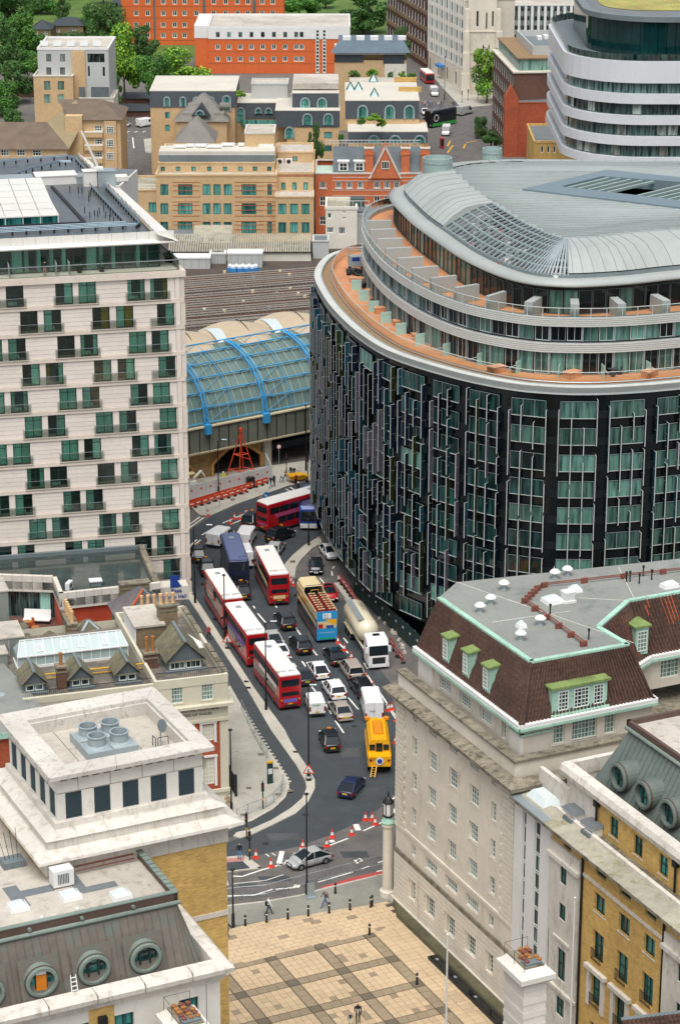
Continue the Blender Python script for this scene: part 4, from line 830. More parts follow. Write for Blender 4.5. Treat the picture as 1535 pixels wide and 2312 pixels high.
# cladding: real slabs between the openings, five courses per storey
m = MB();fH.wall(m);m.build('wall_backing','hotel_joint',ht)
nslab = 0
for v0,cs in rows:
    xs = sorted((c-1.02,c+1.03) for c,_ in cs);edges = [UW]+[e for x in xs for e in x]+[-1.15]
    for a,b in zip(edges[::2],edges[1::2]):
        if b-a < .1: continue
        wide = b-a > 1.2
        if not wide:
            MB().box(a,-.06,v0,b,.02,v0+2.65).build('pier_slab','hotel_stone',ht);continue
        for k in range(5):
            z0 = v0+.02+k*.53
            MB().box(a,-.06,z0,b,.02,z0+.5).build('cladding_slab','hotel_stone',ht);nslab += 1
    MB().box(UW,-.2,v0-.5,-.05,.02,v0-.02).build('floor_band','hotel_band',ht)
# corner piers and top
for r in range(12):
    v0 = 37.5-FP*r;j = .06 if r % 2 else .0
    MB().box(-1.1,-.15-j,v0,-.55,.3,v0+2.7).build('corner_pier','hotel_stone',ht);MB().box(-.5,-.1-j,v0,.0+j,.4,v0+2.7).build('corner_pier','hotel_band',ht)
MB().prism([(UW,-.35),(.15,-.35),(-2.5,33),(-5.1,54),(UW,54)],40.15,40.95).build('terrace_slab','hotel_band',ht)
MB().prism([(UW,1.4),(0,1.4),(-2.6,33),(-5.2,54),(UW,54)],0,40.2).box(-1.1,.3,0,0,1.4,40.2).build('body','hotel_stone',ht)
MB().box(-4.2,-.22,.3,.12,.3,1.6).box(-4.2,-.3,-.3,.18,.3,.25).build('base_band','hotel_band',ht)
# terrace floor glazing
fg = Fac(ht,(UW,2.1,40.95),0,23.5,3.1,.1);fg.back = False
for i in range(16):
    a = .15+i*1.46;fg.rects.append((a,a+1.38,.05,2.95));o = put('terrace_window',winmesh(1.38,2.9,1,1,'grey_frame',.06,.05),ht,fg.p(a,.05,-.02),0);put('pane',panemesh(1.38,2.9,'hotel_glass'),o,(0,.03,0));put('room',boxmesh(1.5,.03,2.9,'room_dark'),o,(0,1.2,0))
    if random.random() < .55: put('curtain',foldmesh(random.choice((.5,1.2)),2.8,'curtain_teal'),o,(.05,.2,.02))
walls(ht,[fg],'grey_frame','terrace_wall');MB().prism([(-2.5,2.1),(-2.45,2.1),(-6.2,52),(-6.25,52)],40.95,44.2).build('terrace_side','hotel_glass',ht)
for i in range(12): y = 4+i*4;x = -2.45-(y-2)*.075;MB().box(x,y,40.95,x+.1,y+.1,44.1).build('mullion','grey_frame',ht)
g = put('guard',None,ht,(0,0,0));MB().box(UW,-.2,40.95,-.6,-.17,42.2).build('guard_glass','rail_glass',g);MB().prism([(-.63,-.2),(-.6,-.2),(-2.9,26),(-2.93,26)],40.95,42.2).build('guard_glass','rail_glass',g);MB().box(UW,-.24,42.18,-.55,-.14,42.26).beam((-.6,-.2,42.22),(-2.9,26,42.22),.1,.08).build('handrail','galvanised',g)
for x in (-24,-20.5,-15,-13.5): MB().box(x,.2,40.95,x+.06,1.9,42.5).build('divider','clear_dome',ht)
# roof
m = MB();m.box(UW,.6,44.05,-1.6,1.5,44.25);m.poly((UW,.35,44.25),(-1.0,.35,44.25),(-1.0,1.6,44.4),(UW,1.6,44.4));m.poly((UW,.35,44.25),(-1.0,.35,44.25),(-1.0,.4,44.1),(UW,.4,44.1));
mk('hotel_white','dcdad2',.6,.05,1.5,.06,stain=('c3bdb0',1.0,.58,1));mk('hotel_roof','575e61',.32,.15,1.0,.25,stain=('434a50',.45,.5,1));mk('steel_rail','8fa3ad',.4,.06,4,.06,metal=.6)
m.build('canopy','hotel_white',ht)
for i in range(17): MB().box(UW+i*1.48,1.5,44.3,UW+i*1.48+1.45,1.62,45.35).build('fascia_panel','hotel_white',ht)
ox = lambda y: -.4-.075*y
ix = lambda y: -2.9-.055*y
zz = 44.45                                                     # right-hand overhang with its folded white panels
for i in range(19):
    y0 = .4+i*2.75;y1 = y0+2.75
    if 33 < y0 < 38: continue
    MB().add([(ix(y0),y0,zz+.75),(ox(y0),y0,zz-.2),(ox(y1),y1,zz-.2),(ix(y1),y1,zz+.75),((ix(y0)+ox(y1))/2,(y0+y1)/2,zz+.12)],[(0,1,4),(1,2,4),(2,3,4),(3,0,4)]).box(ix(y1)-.05,y0,zz+.6,ix(y1),y1,zz+.95).build('canopy_panel','hotel_white',ht)
MB().prism([(UW,1.55),(ix(2),1.55),(ix(54),54),(UW,54)],44.2,44.75).build('roof_deck','hotel_roof',ht)
def railloop(pts,z,name='gantry_rail'):
    r = put(name,None,ht,(0,0,z))
    for dz in (.45,.62): MB().path([(x,y,dz) for x,y in pts],.07,6).build('rail','steel_rail',r)
    for a,b in zip(pts,pts[1:]):
        L = math.dist(a,b);n = max(2,int(L/1.6))
        for i in range(n): x = a[0]+(b[0]-a[0])*i/n;y = a[1]+(b[1]-a[1])*i/n;MB().box(x-.1,y-.1,0,x+.1,y+.1,.42).build('foot','black_iron',r)
railloop([(UW,5.6),(-4.6,6.2),(-4.1,7.3),(-5.2,31)],44.75);railloop([(UW,7.4),(-5.7,7.6),(-7.0,31.7)],44.75);railloop([(UW,36.5),(-8,38),(-6.2,40),(-6.6,49),(-7.5,51.5),(-13,50.5),(UW,47)],44.75);railloop([(-16,40),(-13,44),(-9,47.5),(-7.5,47)],44.75)
MB().prism([(-10.4,9.7),(-10.0,9.7),(-11.5,33),(-11.9,33)],44.75,44.95).build('roof_kerb','black_iron',ht);MB().box(UW,9.2,44.75,-10.4,9.6,45.2).build('roof_kerb','black_iron',ht)
lg = put('roof_light',None,ht,(UW,11.2,44.75));LW_ = -13.4-UW
MB().box(0,0,0,LW_,.1,1.0).build('side_glass','pane_teal',lg)
for i in range(6):
    for j in range(6): w_ = LW_/6;MB().add([(i*w_+.04,j*3.0,1.05+j*.18),(i*w_+w_-.04,j*3.0,1.05+j*.18),(i*w_+w_-.04,j*3.0+2.92,1.22+j*.18),(i*w_+.04,j*3.0+2.92,1.22+j*.18)],[(0,1,2,3)]).build('roof_pane','fritted_glass',lg)
mk('fritted_glass','d7d7cd',.3,.04,1,.08);MB().box(0,-.1,.95,LW_+.15,.05,1.1).box(LW_,0,0,LW_+.12,18,1.1).box(0,.2,.4,LW_,17.8,.95).build('frame','hotel_white',lg)
for i in range(7): MB().box(i*w_-.04,-.05,0,i*w_+.04,.1,1.0).build('mullion','hotel_white',lg)
for x,y,w,d,h,lab in ((-13.5,34.5,5.2,3,1.1,'white'),(-8.3,34.2,2.8,2.4,.9,'grey'),(-18,35.5,4.2,3,.7,'grey'),(-7.6,32.4,1.7,1.6,1.9,'white'),(-5.8,31.6,2.2,2.0,2.0,'grey')):
    MB().box(x,y,44.75,x+w,y+d,44.75+h).box(x-.1,y-.1,44.75+h,x+w+.1,y+d+.1,44.85+h).build('plant_housing','galvanised' if 'grey' in lab else 'hotel_white',ht)
r = thing('roof_crane','cream window cleaning crane arm on the hotel roof','crane',HT(-5.6,33.2,46.5),HB);MB().box(-.6,-.5,-1.7,.6,.5,.6).build('cab','hotel_white',r);MB().beam((0,0,.5),(-1.9,.8,5.2),.22,.22).build('arm','hotel_white',r);MB().beam((-.4,.3,.5),(-1.0,.5,3.0),.1,.1).build('strut','galvanised',r)
for i in range(16):
    x,y = random.uniform(-10,-6.5),random.uniform(9,30);MB().tube((x,y,44.75),(x,y,45.5),.06).build('roof_post','black_iron',ht)
MB().prism([(-5,40.7),(-1.8,40.7),(2,51),(-2.2,53)],30,43).build('rear_wing','hotel_white',ht);MB().prism([(-5,41),(-2,41),(1.7,50.8),(-2.3,52.6)],43,43.1).build('rear_wing_roof','roof_dark_patch',ht);MB().box(-2,43,43.1,-.4,45,43.7).build('roof_box','hotel_white',ht)
# potted plants on the terrace, person added later
for x in (-12.2,-9.6,-1.3,-1.0):
    r = thing('potted_shrub','clipped dark green shrub in a pot on the hotel terrace','plant',HT(x,1.0 if x < -2 else 3.5+x*-.5,40.95),0,'potted shrubs on the hotel terrace')
    MB().lathe([(.25,0),(.33,.5)],10).build('pot','black_iron',r);m = MB();rnd = random.Random(5)
    for i in range(140):
        v = Vector((rnd.gauss(0,1),rnd.gauss(0,1),rnd.gauss(0,1))).normalized()*.5*rnd.uniform(.7,1.05);a = Vector((rnd.gauss(0,1),rnd.gauss(0,1),rnd.gauss(0,1))).normalized()*.09;b = a.cross(v).normalized()*.06;p = v+Vector((0,0,.95));m.poly(p-a,p+b,p+a,p-b)
    m.build('foliage','leaf_dark',r)
mk('leaf_dark','2f4a26',.8,.3,6,.1,rnd=.1)
# podium in front of the tower: white fascia, wet roof, terracotta wall, terrace
po = thing('hotel_podium','low hotel podium with wet dark roof, white fascia and terracotta red wall','building',(0,0,0))
mk('wet_roof','3d4744',.07,.2,.8,.3,stain=('565a52',.5,.55,1));mk('fascia_white','d2ccc0',.7,.05,1.5,.08,rnd=.03);mk('terracotta','b64527',.8,.1,2,.12,stain=('94351f',.7,.55,.3))
pts = [(-44.5,268.6),(-33.7,267.6),(-32.3,262.1),(-20.9,265.6),(-23.9,279.2),(-44.5,274.9)]
MB().prism(pts,5.6,6.55).build('roof','wet_roof',po)
def wallrun(a,b,z0,z1,t,n,name,mt,root):
    a,b = Vector(a),Vector(b);d = (b-a).normalized();nn = Vector((d.y,-d.x));L = (b-a).length
    for i in range(n):
        p,q = a+d*(L*i/n+.015),a+d*(L*(i+1)/n-.015);MB().prism([p,q,q-nn*t,p-nn*t],z0,z1).build(name,mt,root)
wallrun(pts[0],pts[1],5.3,7.3,.5,9,'fascia_panel','fascia_white',po);wallrun(pts[1],pts[2],5.3,7.3,.5,6,'fascia_panel','fascia_white',po);wallrun(pts[2],pts[3],5.3,7.3,.5,12,'fascia_panel','fascia_white',po);wallrun(pts[3],pts[4],5.3,7.2,.7,1,'parapet','stone_weathered',po)
wallrun((-44.5,274.5),(-23.5,279.3),6.5,7.0,.4,1,'kerb','lead_grey',po)
wallrun((-32.2,262.5),(-21.2,265.9),0,5.3,.4,1,'terracotta_wall','terracotta',po);wallrun((-33.6,267.7),(-32.15,262.4),0,5.3,.4,1,'terracotta_wall','terracotta',po)
wallrun((-44.5,269.2),(-33.5,268.4),0,5.3,.1,1,'back_wall','room_dark',po)
for i in range(6):
    x = -44.2+i*1.75;o = put('terrace_door',winmesh(1.6,3.2,2 if i == 3 else 1,1,'grey_frame',.09,.08),po,(x,269.1-.073*(i*1.75),1.9),-.073);put('pane',panemesh(1.6,3.2,'pane_dark' if i > 1 else 'hotel_glass'),o,(0,.03,0))
    if i in (0,1,5): put('curtain',foldmesh(1.2,3.1,'curtain_teal'),o,(.1,-.1,.02))
MB().prism([(-44.5,261.5),(-32.3,261.5),(-33.5,268.3),(-44.5,269)],0,1.9).build('terrace_floor','dark_brick',po)
g = put('guard',None,po,(0,0,0));MB().box(-44.5,261.5,1.9,-32.3,261.53,3.0).build('guard_glass','rail_glass',g);MB().box(-44.5,261.45,3.0,-32.3,261.6,3.08).build('handrail','galvanised',g)
for i,(x,y) in enumerate(((-38.5,264.5),(-36.5,265.2),(-40.3,263.6),(-37.6,263.0),(-35.4,263.4))):
    r = thing('bistro_table','small brown round terrace table on the hotel podium','table',(x,y,1.9),i,'terrace tables on the hotel podium');MB().lathe([(.5,.72),(.5,.76)],12).build('table_top','pot_terracotta',r);MB().tube((0,0,0),(0,0,.72),.04).build('stem','black_iron',r)
    for k in range(3):
        a = k*2.1+i;c = thing('terrace_chair','brown terrace chair set round a small podium table','chair',(x+.75*math.cos(a),y+.75*math.sin(a),1.9),a+1.57,'terrace chairs on the hotel podium');MB().box(-.22,-.22,.42,.22,.22,.47).build('seat','roof_tile_orange',c);MB().box(-.22,-.24,.47,.22,-.2,.9).build('backrest','roof_tile_orange',c)
        for sx in (-.18,.18):
            for sy in (-.18,.18): MB().box(sx-.02,sy-.02,0,sx+.02,sy+.02,.42).build('leg','black_iron',c)
r = thing('white_bench','white sloping canopy bench on the hotel podium terrace','bench',(-35.6,266.5,1.9),-.1);MB().box(-1.6,-.4,.4,1.6,.4,.5).build('seat','white_paint',r);MB().add([(-1.6,.4,.5),(1.6,.4,.5),(1.6,.7,1.5),(-1.6,.7,1.5)],[(0,1,2,3)]).build('backrest','white_paint',r);MB().box(-1.4,-.3,0,-1.3,.3,.4).box(1.3,-.3,0,1.4,.3,.4).build('legs','black_iron',r)
acunit((-31.5,265.3,6.55),1.3,'white wall type air conditioner on wet podium roof',1.3,.5,1.0);r = thing('rooftop_hatch','white box vent standing on the wet podium roof','hatch',(-28.6,267.0,6.55),HB);MB().box(-.6,-.5,0,.6,.5,.5).build('box','lead_grey',r);MB().box(-.75,-.6,.5,.75,.6,.62).build('lid','white_paint',r)
r = thing('hotel_sign','white hotel entrance sign with blue letters and logo over a round column','sign',(0,0,0))
c = W(397,1350,4.0);SO = Vector((c.x,c.y,0));R_ = put('portico',None,r,SO,HB)
MB().box(-2.2,0,3.75,1.6,2.5,5.3).build('portico_block','fascia_white',R_);MB().lathe([(.45,0),(.42,3.75)],16,(.3,.8,0)).build('column','fascia_white',R_)
mk('logo_blue','1d3f8f',.5,.03,3,.03)
lettering('lettering','Plaza',.66,'logo_blue',r,SO+Vector((-.55*hc,-.55*hs-.08,4.75)),(math.pi/2,0,HB),.03);lettering('lettering','County Hall',.66,'logo_blue',r,SO+Vector((-1.9*hc,-1.9*hs-.08,4.0)),(math.pi/2,0,HB),.03)
m = MB();m.box(0,0,0,.45,.06,1.5);m.box(.45,0,.85,1.15,.06,1.5);m.add([(.45,0,.0),(.95,0,.0),(1.35,0,.1),(.9,0,.85),(.45,0,.85)],[(0,1,2,3,4)]);m.build('logo','logo_blue',r,SO+Vector((-.6*hc,-.6*hs-.08,5.35)),HB)
MB().box(-2.25,-.02,3.72,1.65,0,5.42).build('sign_board','fascia_white',R_)
# ================================================================ ground, roads, pavements, plaza
def WP(*pts,z=0.): return [W(x,y,z) for x,y in pts]
def struct(o): return tag(o,kind='structure')
m = MB();m.poly((-1500,-100,-.02),(1500,-100,-.02),(1500,3000,-.02),(-1500,3000,-.02));struct(m.build('ground','city_ground'))
road = struct(MB().poly((-75,190,.004),(40,190,.004),(40,345,.004),(-75,345,.004)).build('road','asphalt_old'))
nw = WP((480,1945),(592,1929),(679,1910),(746,1885),(822,1852),(861,1821),(896,1787),(905,1700),(880,1540),(800,1440),(745,1330),(700,1302),(650,1308),(638,1285),(662,1253),(722,1213),(760,1150),(705,1080),(603,1112),(475,1166),(420,1205),(415,1330),(640,1645),(712,1770),(696,1813),(618,1864),(480,1915))
struct(MB().poly(*[(p.x,p.y,.010) for p in nw]).build('road_surface','asphalt_new'))
cl = WP((415,1338),(440,1374),(548,1540),(612,1650),(668,1728),(692,1775),(682,1804),(657,1826),(612,1854),(564,1876),(480,1905),(480,1875),(511,1878),(571,1854),(617,1828),(644,1803),(653,1779),(650,1762),(606,1695),(544,1593),(505,1520),(405,1372))
struct(MB().poly(*[(p.x,p.y,.016) for p in cl]).build('cycle_track','cycle_asphalt'))
def pave(name,pts,mt='paving',z=.12,kerb=True,z0=-.01,kw=.3):
    P = [(p.x,p.y) for p in WP(*pts)];A = sum(P[i][0]*P[(i+1) % len(P)][1]-P[(i+1) % len(P)][0]*P[i][1] for i in range(len(P)))
    if A < 0: P = P[::-1]
    o = struct(MB().prism(P,z0,z).build(name,mt))
    if kerb:
        n = len(P)
        for i in range(n):
            a,b = Vector(P[i]),Vector(P[(i+1) % n]);d = b-a
            if d.length < .4 or d.length > 60: continue
            d.normalize();nn = Vector((-d.y,d.x));k = max(1,int((b-a).length/1.5))
            for j in range(min(k,30)):
                p,q = a.lerp(b,j/k)+d*.012,a.lerp(b,(j+1)/k)-d*.012;MB().prism([p-nn*.02,q-nn*.02,q+nn*kw,p+nn*kw],z-.01,z+.012).build('kerb_stone','kerb_stone',o)
    return o
pv1 = pave('pavement_hospital',[(470,1876),(470,1780),(500,1549),(519,1549),(544,1593),(577,1653),(606,1695),(635,1737),(650,1762),(653,1779),(644,1803),(617,1828),(571,1854),(535,1868),(511,1876)])
pave('pavement_island',[(423,1338),(439,1347),(463,1383),(574,1555),(643,1650),(657,1678),(696,1737),(711,1762),(711,1782),(696,1812),(668,1838),(618,1863),(567,1887),(542,1894),(527,1889),(535,1881),(564,1875),(612,1854),(657,1826),(682,1804),(692,1782),(690,1765),(668,1728),(612,1650),(548,1540),(425,1351)],'kerb_stone',kerb=False)
pave('kerb_island',[(721,1213),(687,1233),(661,1255),(644,1274),(641,1286),(643,1298),(651,1306),(665,1306),(667,1291),(669,1281),(680,1264),(704,1240),(727,1226)],'kerb_stone',kw=.25)
pave('kerb_strip',[(754,1318),(811,1394),(822,1390),(765,1316)],'kerb_stone',kerb=False)
pv2 = pave('pavement_viaduct',[(424,1139),(452,1165),(475,1166),(530,1141),(603,1115),(651,1098),(705,1085),(705,1040),(424,1080)])
pv3 = pave('pavement_plaza',[(440,2058),(513,2046),(600,2036),(680,2022),(727,2008),(800,1990),(884,1970),(884,2029),(1000,2010),(1000,2400),(440,2400)],'pave_grey',.1)
mk('pave_grey','8b8a7f',.9,.1,3,.15);pave('pavement_edge',[(440,2062),(513,2050),(600,2040),(680,2026),(727,2012),(800,1994),(884,1974),(884,2037),(790,2053),(650,2075),(513,2096),(440,2107)],'pave_grey',.17,False)
isl = pave('crossing_island',[(440,1945),(552,1933),(560,1938),(592,1962),(440,1980)],'kerb_stone',.12);struct(MB().poly(*[(p.x,p.y,.136) for p in WP((450,1956),(548,1947),(565,1963),(450,1978))]).build('tactile_dark','cycle_asphalt',isl));struct(MB().poly(*[(p.x,p.y,.138) for p in WP((450,1947),(552,1938),(552,1946),(450,1956))]).build('tactile_red','tactile_red',isl));mk('tactile_red','b57e74',.9,.1,4,.1)
struct(MB().poly(*[(p.x,p.y,.013) for p in WP((727,2002),(800,1980),(884,1962),(884,1970),(800,1989),(727,2010))]).build('red_strip','paint_red'))
# small setts on the hospital pavement
random.seed(5);m = MB();rows_ = 0
poly = [(p.x,p.y) for p in WP((505,1560),(520,1560),(544,1600),(606,1702),(648,1765),(648,1779),(640,1800),(617,1822),(571,1848),(515,1868),(480,1870))]
def inside(x,y,P):
    c = False;n = len(P)
    for i in range(n):
        (x0,y0),(x1,y1) = P[i],P[i-1]
        if (y0 > y) != (y1 > y) and x < (x1-x0)*(y-y0)/(y1-y0)+x0: c = not c
    return c
for i in range(60):
    for j in range(60):
        x,y = -8+i*.62-(j % 2)*.3-10,-2+j*.44;p = HP(x+6+4,y-4,0)
        if inside(p.x,p.y,poly):
            e = random.uniform(0,.012);q = [HP(x+10+a,y-4+b) for a,b in ((0,0),(.59,0),(.59,.41),(0,.41))];m.poly(*[(v.x,v.y,.127+e) for v in q])
tag(m.build('paving_setts','paving',pv1),kind='stuff')
# plaza: bands of dark stone round fields of small slabs; nearest slabs as single parts
mk('slab_buff','c3ac8a',.7,.1,3,.1,rnd=.1,stain=('ad9a7c',.5,.54,1));mk('slab_grey','99896f',.8,.12,3,.15,rnd=.08);mk('slab_dark','6f6553',.8,.12,3,.1,rnd=.06);mk('joint_dark','574d40',.9,.1,3,.1);mk('slab_moss','5b573f',.9,.3,2,.3)
pz = struct(MB().prism([CH(-33,-60),CH(-.3,-60),CH(-.3,-.8),CH(-33,-9)],.0,.125).build('plaza','joint_dark'))
gx = [-5.0-4.85*k for k in range(7)];gy = [-5.4-4.8*k for k in range(10)]     # band centre lines
def vis(x,y):
    p = CH(x,y);d = p.y*math.cos(TH)+HC*math.sin(TH);u = p.y*math.sin(TH)-HC*math.cos(TH);px,py = 767.5+F_*p.x/d,1156-F_*u/d
    return px,py
pieces = [];single = []
def slab(x0,x1,y0,y1,mt,big):
    px,py = vis((x0+x1)/2,(y0+y1)/2)
    if not (490 < px < 1160 and 2030 < py < 2345): return
    pieces.append((py,x0,x1,y0,y1,mt))
BW = .55
for i in range(len(gx)-1):
    for j in range(len(gy)-1):
        x1,x0,y1,y0 = gx[i]-BW,gx[i+1]+BW,gy[j]-BW,gy[j+1]+BW;nx,ny = 6,5
        for a in range(nx):
            for b in range(ny): slab(x0+(x1-x0)*a/nx,x0+(x1-x0)*(a+1)/nx,y0+(y1-y0)*b/ny,y0+(y1-y0)*(b+1)/ny,'slab_buff' if random.random() > .06 else 'slab_grey',0)
for i in range(len(gx)):
    for j in range(len(gy)-1):
        for k in range(4): h = (gy[j]-gy[j+1]-2*BW)/4;y0 = gy[j+1]+BW+k*h;slab(gx[i]-BW+.08,gx[i]+BW-.08,y0,y0+h,'slab_grey',1)
for j in range(len(gy)):
    for i in range(len(gx)-1):
        for k in range(4): h = (gx[i]-gx[i+1]-2*BW)/4;x0 = gx[i+1]+BW+k*h;slab(x0,x0+h,gy[j]-BW+.08,gy[j]+BW-.08,'slab_grey',1)
    for i in range(len(gx)): slab(gx[i]-BW+.08,gx[i]+BW-.08,gy[j]-BW+.08,gy[j]+BW-.08,'slab_dark',1)
y = 1.0
row = 0
while y > gy[0]+BW-.1:                                            # running bond apron along the road
    h = .62
    for k in range(40):
        x0 = -33+k*.95+(.47 if row % 2 else 0)
        vx,vy = vis(x0+.5,y-.3)
        if vy < 2096-(vx-513)*.152-12 or x0 > -1.2: continue
        slab(x0,x0+.95,y-h,y,random.choice(('slab_buff',)*40+('slab_grey',)),0)
    y -= h;row += 1
y = gy[0]+BW-.1
while y > -45:
    for k in range(4):
        x0 = gx[0]+BW+k*.95;slab(x0,min(x0+.95,-1.1),y-.62,y,'slab_buff',0)
    y -= .62
pieces.sort(key=lambda t: -t[0]);smesh = {};rest = {}
for n,(py,x0,x1,y0,y1,mt) in enumerate(pieces):
    e = random.uniform(0,.012);g = .016
    if n < 300:
        k = (round(x1-x0,2),round(y1-y0,2),mt)
        if k not in smesh: smesh[k] = MB().box(g,g,-.03,x1-x0-g,y1-y0-g,.03).mesh('paving_slab',mt)
        put('paving_slab',smesh[k],pz,CH(x0,y0,.125+e),AX)
    else:
        m = rest.setdefault(mt,MB());q = [CH(a,b) for a,b in ((x0+g,y0+g),(x1-g,y0+g),(x1-g,y1-g),(x0+g,y1-g))];m.prism([(v.x,v.y) for v in q],.12,.155+e,bottom=False)
for mt,m in rest.items(): tag(m.build('paving_slabs',mt,pz),kind='stuff')
r = thing('planter_pool','long black water trough set beside the mossy kerb at the stone block','trough',CH(-1.75,-11.5,.13),AX)
MB().box(-.45,-12.5,0,.45,0,.28).build('trough','black_iron',r);MB().box(-.32,-12.35,.2,.32,-.15,.285).build('water','trough_water',r);mk('trough_water','0c1214',.05,.1,2,.1)
for y in (-.9,-4.3,-8.0): MB().box(-.1,y-.15,.28,.12,y+.15,.36).build('nozzle','galvanised',r)
tag(MB().add([(-.32,-.9,.12),(-1.3,-3.5,.12),(-1.25,-24,.12),(-.32,-24,.12),(-.32,-.9,.6),(-1.15,-3.5,.5),(-1.1,-24,.5),(-.32,-24,.6)],[(0,1,5,4),(4,5,6,7),(1,2,6,5),(2,3,7,6)]).build('mossy_bank','slab_moss',None,CH(0,0),AX),'sloping mossy stone bank along the foot of the stone block','stone bank')
# painted markings
def mark(pts,mt='paint_white',z=.0145,name='road_marking'): MB().poly(*[(p.x,p.y,z) for p in WP(*pts)]).build(name,mt,road)
def dash(a,b,w=.17,mt='paint_white',z=.0145):
    a,b = W(*a),W(*b);d = (b-a).normalized();n = Vector((-d.y,d.x,0))*w/2;MB().poly(*[(p.x,p.y,z) for p in (a-n,b-n,b+n,a+n)]).build('road_marking',mt,road)
for a,b in (((582,1385),(600,1406)),((667,1416),(692,1454)),((700,1460),(716,1480)),((645,1465),(658,1486)),((662,1497),(674,1513)),((724,1492),(744,1518)),((754,1532),(775,1562)),((786,1575),(809,1602)),((757,1627),(776,1655)),((735,1590),(748,1612)),((698,1543),(716,1566)),((682,1493),(692,1508)),((572,1368),(576,1374)),
             ((586,1242),(602,1230)),((650,1211),(664,1203)),((612,1352),(625,1372)),((722,1305),(742,1330)),((764,1300),(764,1308)),((749,1290),(750,1300)),((751,1284),(755,1278))): dash(a,b,.2)
for a,b in (((503,1181),(572,1152)),((521,1184),(580,1160)),((456,1208),(488,1189)),((468,1209),(503,1191)),((425,1237),(445,1218)),((425,1242),(453,1219)),((508,1241),(533,1222)),((514,1241),(536,1226)),((645,1104),(660,1112)),((655,1100),(668,1108)),((424,1187),(452,1167)),((428,1192),(460,1169))): dash(a,b,.22)
for a,b in (((765,1452),(786,1475)),((790,1482),(818,1512)),((826,1520),(850,1556)),((856,1562),(896,1622)),((872,1590),(897,1628)),((775,1440),(785,1452)),((822,1497),(830,1510)),((878,1562),(884,1572))): dash(a,b,.2)
for a,b,w in (((864,1817),(896,1798),.2),((873,1815),(893,1835),.45),((820,1876),(880,1849),.2),((880,1849),(876,1845),.2),((736,1912),(786,1893),.2),((803,1861),(809,1875),.55),((748,1897),(751,1902),.5),((630,1950),(637,1922),.5),((524,1978),(547,1979),.2),((547,1979),(592,1964),.2),((592,1964),(650,1948),.2),((718,1992),(797,1969),.2),((816,1962),(834,1956),.22),((853,1948),(872,1942),.22),((850,1968),(877,1962),.22),((513,2023),(575,2021),.2),((575,2021),(616,2008),.2),((622,2008),(668,2004),.2),((668,2004),(672,1998),.6),((513,2053),(560,2052),.2),((552,2053),(592,2047),.18),((630,1955),(650,1944),.2),((600,1928),(608,1934),.12),((614,1926),(622,1932),.12),((560,2040),(566,2052),.3),((640,2030),(646,2034),.14),((524,1996),(600,1988),.1),((600,1988),(640,1975),.1),((800,1945),(818,1942),.5),((806,1950),(812,1938),.2),((510,1985),(514,1999),.2)): dash(a,b,w)
for q,w_,h_,c_ in (((735,1640),30,14,'cycle_asphalt'),((690,1660),14,26,'cycle_asphalt'),((790,1700),26,10,'asphalt_patch'),((640,1890),40,8,'asphalt_patch'),((745,1850),22,7,'cycle_asphalt'),((600,1330),10,20,'asphalt_patch'),((520,1210),30,6,'cycle_asphalt'),((700,1430),8,24,'asphalt_patch'),((800,1930),34,7,'cycle_asphalt'),((620,1985),40,6,'cycle_asphalt'),((770,1380),10,22,'cycle_asphalt'),((560,2000),24,5,'asphalt_patch')): mark([(q[0]-w_,q[1]-h_),(q[0]+w_*.8,q[1]-h_*1.2),(q[0]+w_,q[1]+h_*.8),(q[0]-w_*.7,q[1]+h_)],c_,.0122,'tar_patch')
mk('asphalt_patch','4d5152',.85,.15,4,.2)
for q in ((728,1580),(800,1640),(690,1840),(612,1422),(600,1905),(705,1330),(560,1235)): v = W(*q);MB().lathe([(.33,.0135),(.01,.0137)],14).build('manhole_cover','chassis',road,(v.x,v.y,0))
for q in ((485,1399),(560,1555),(555,1541),(666,1700),(470,1358)): mark([(q[0]-5,q[1]-2),(q[0]+5,q[1]-2),(q[0]+7,q[1]+2),(q[0]-3,q[1]+2)],'black_iron',.137,'drain_cover')
for q in ((561,1782),(626,1796),(588,1706),(622,1737),(655,1788),(548,1842),(660,1270)): mark([(q[0]-6,q[1]-2),(q[0]+6,q[1]-3),(q[0]+8,q[1]+2),(q[0]-4,q[1]+3)],'slab_dark',.142,'access_cover')
for q in ((676,2029),(857,1981),(806,2006)): mark([(q[0]-7,q[1]-2),(q[0]+7,q[1]-3),(q[0]+9,q[1]+3),(q[0]-5,q[1]+4)],'slab_dark',.115,'access_cover')
for q in ((640,2066),(675,1122),(525,1130),(590,1125)): mark([(q[0]-5,q[1]-2),(q[0]+5,q[1]-3),(q[0]+6,q[1]+2),(q[0]-4,q[1]+3)],'slab_dark',.142,'access_cover')
# ================================================================ round dark glass hotel
OUT = spline([(-3.3,306),(-2.5,297),(-.7,287),(2.2,276.3),(6.0,267.6),(12.4,259.9),(18.2,255.3),(22.7,253.6),(27.1,253.2),(31.8,253.9),(37,255.4),(50,260),(64,270),(74,286),(76,302),(70,320),(55,331),(35,332),(15,327),(4,321.8),(0,319),(-2.2,314.5)],10)
INN = spline([(3.3,304.8),(5.1,288.1),(9.1,274.2),(14.2,264.9),(20.4,260.0),(25.8,258.9),(31,259.3),(37.7,261.3),(50,266),(60,273),(67,286),(69,302),(63,316),(50,325),(35,326),(16,321),(6,316)],10)
RIM = spline([(6.4,311),(8.2,296.4),(10.8,285.7),(14.5,273.1),(19.2,264),(24.5,261.1),(31.3,262.2),(37.9,265),(49,269),(58,276),(64,288),(65,302),(59,314),(48,321),(32,322.8),(19.7,322.8),(11,319)],10)
rd = thing('round_glass_hotel','large rounded hotel of dark glass with coloured vertical fins and terraced roof','building',(0,0,0))
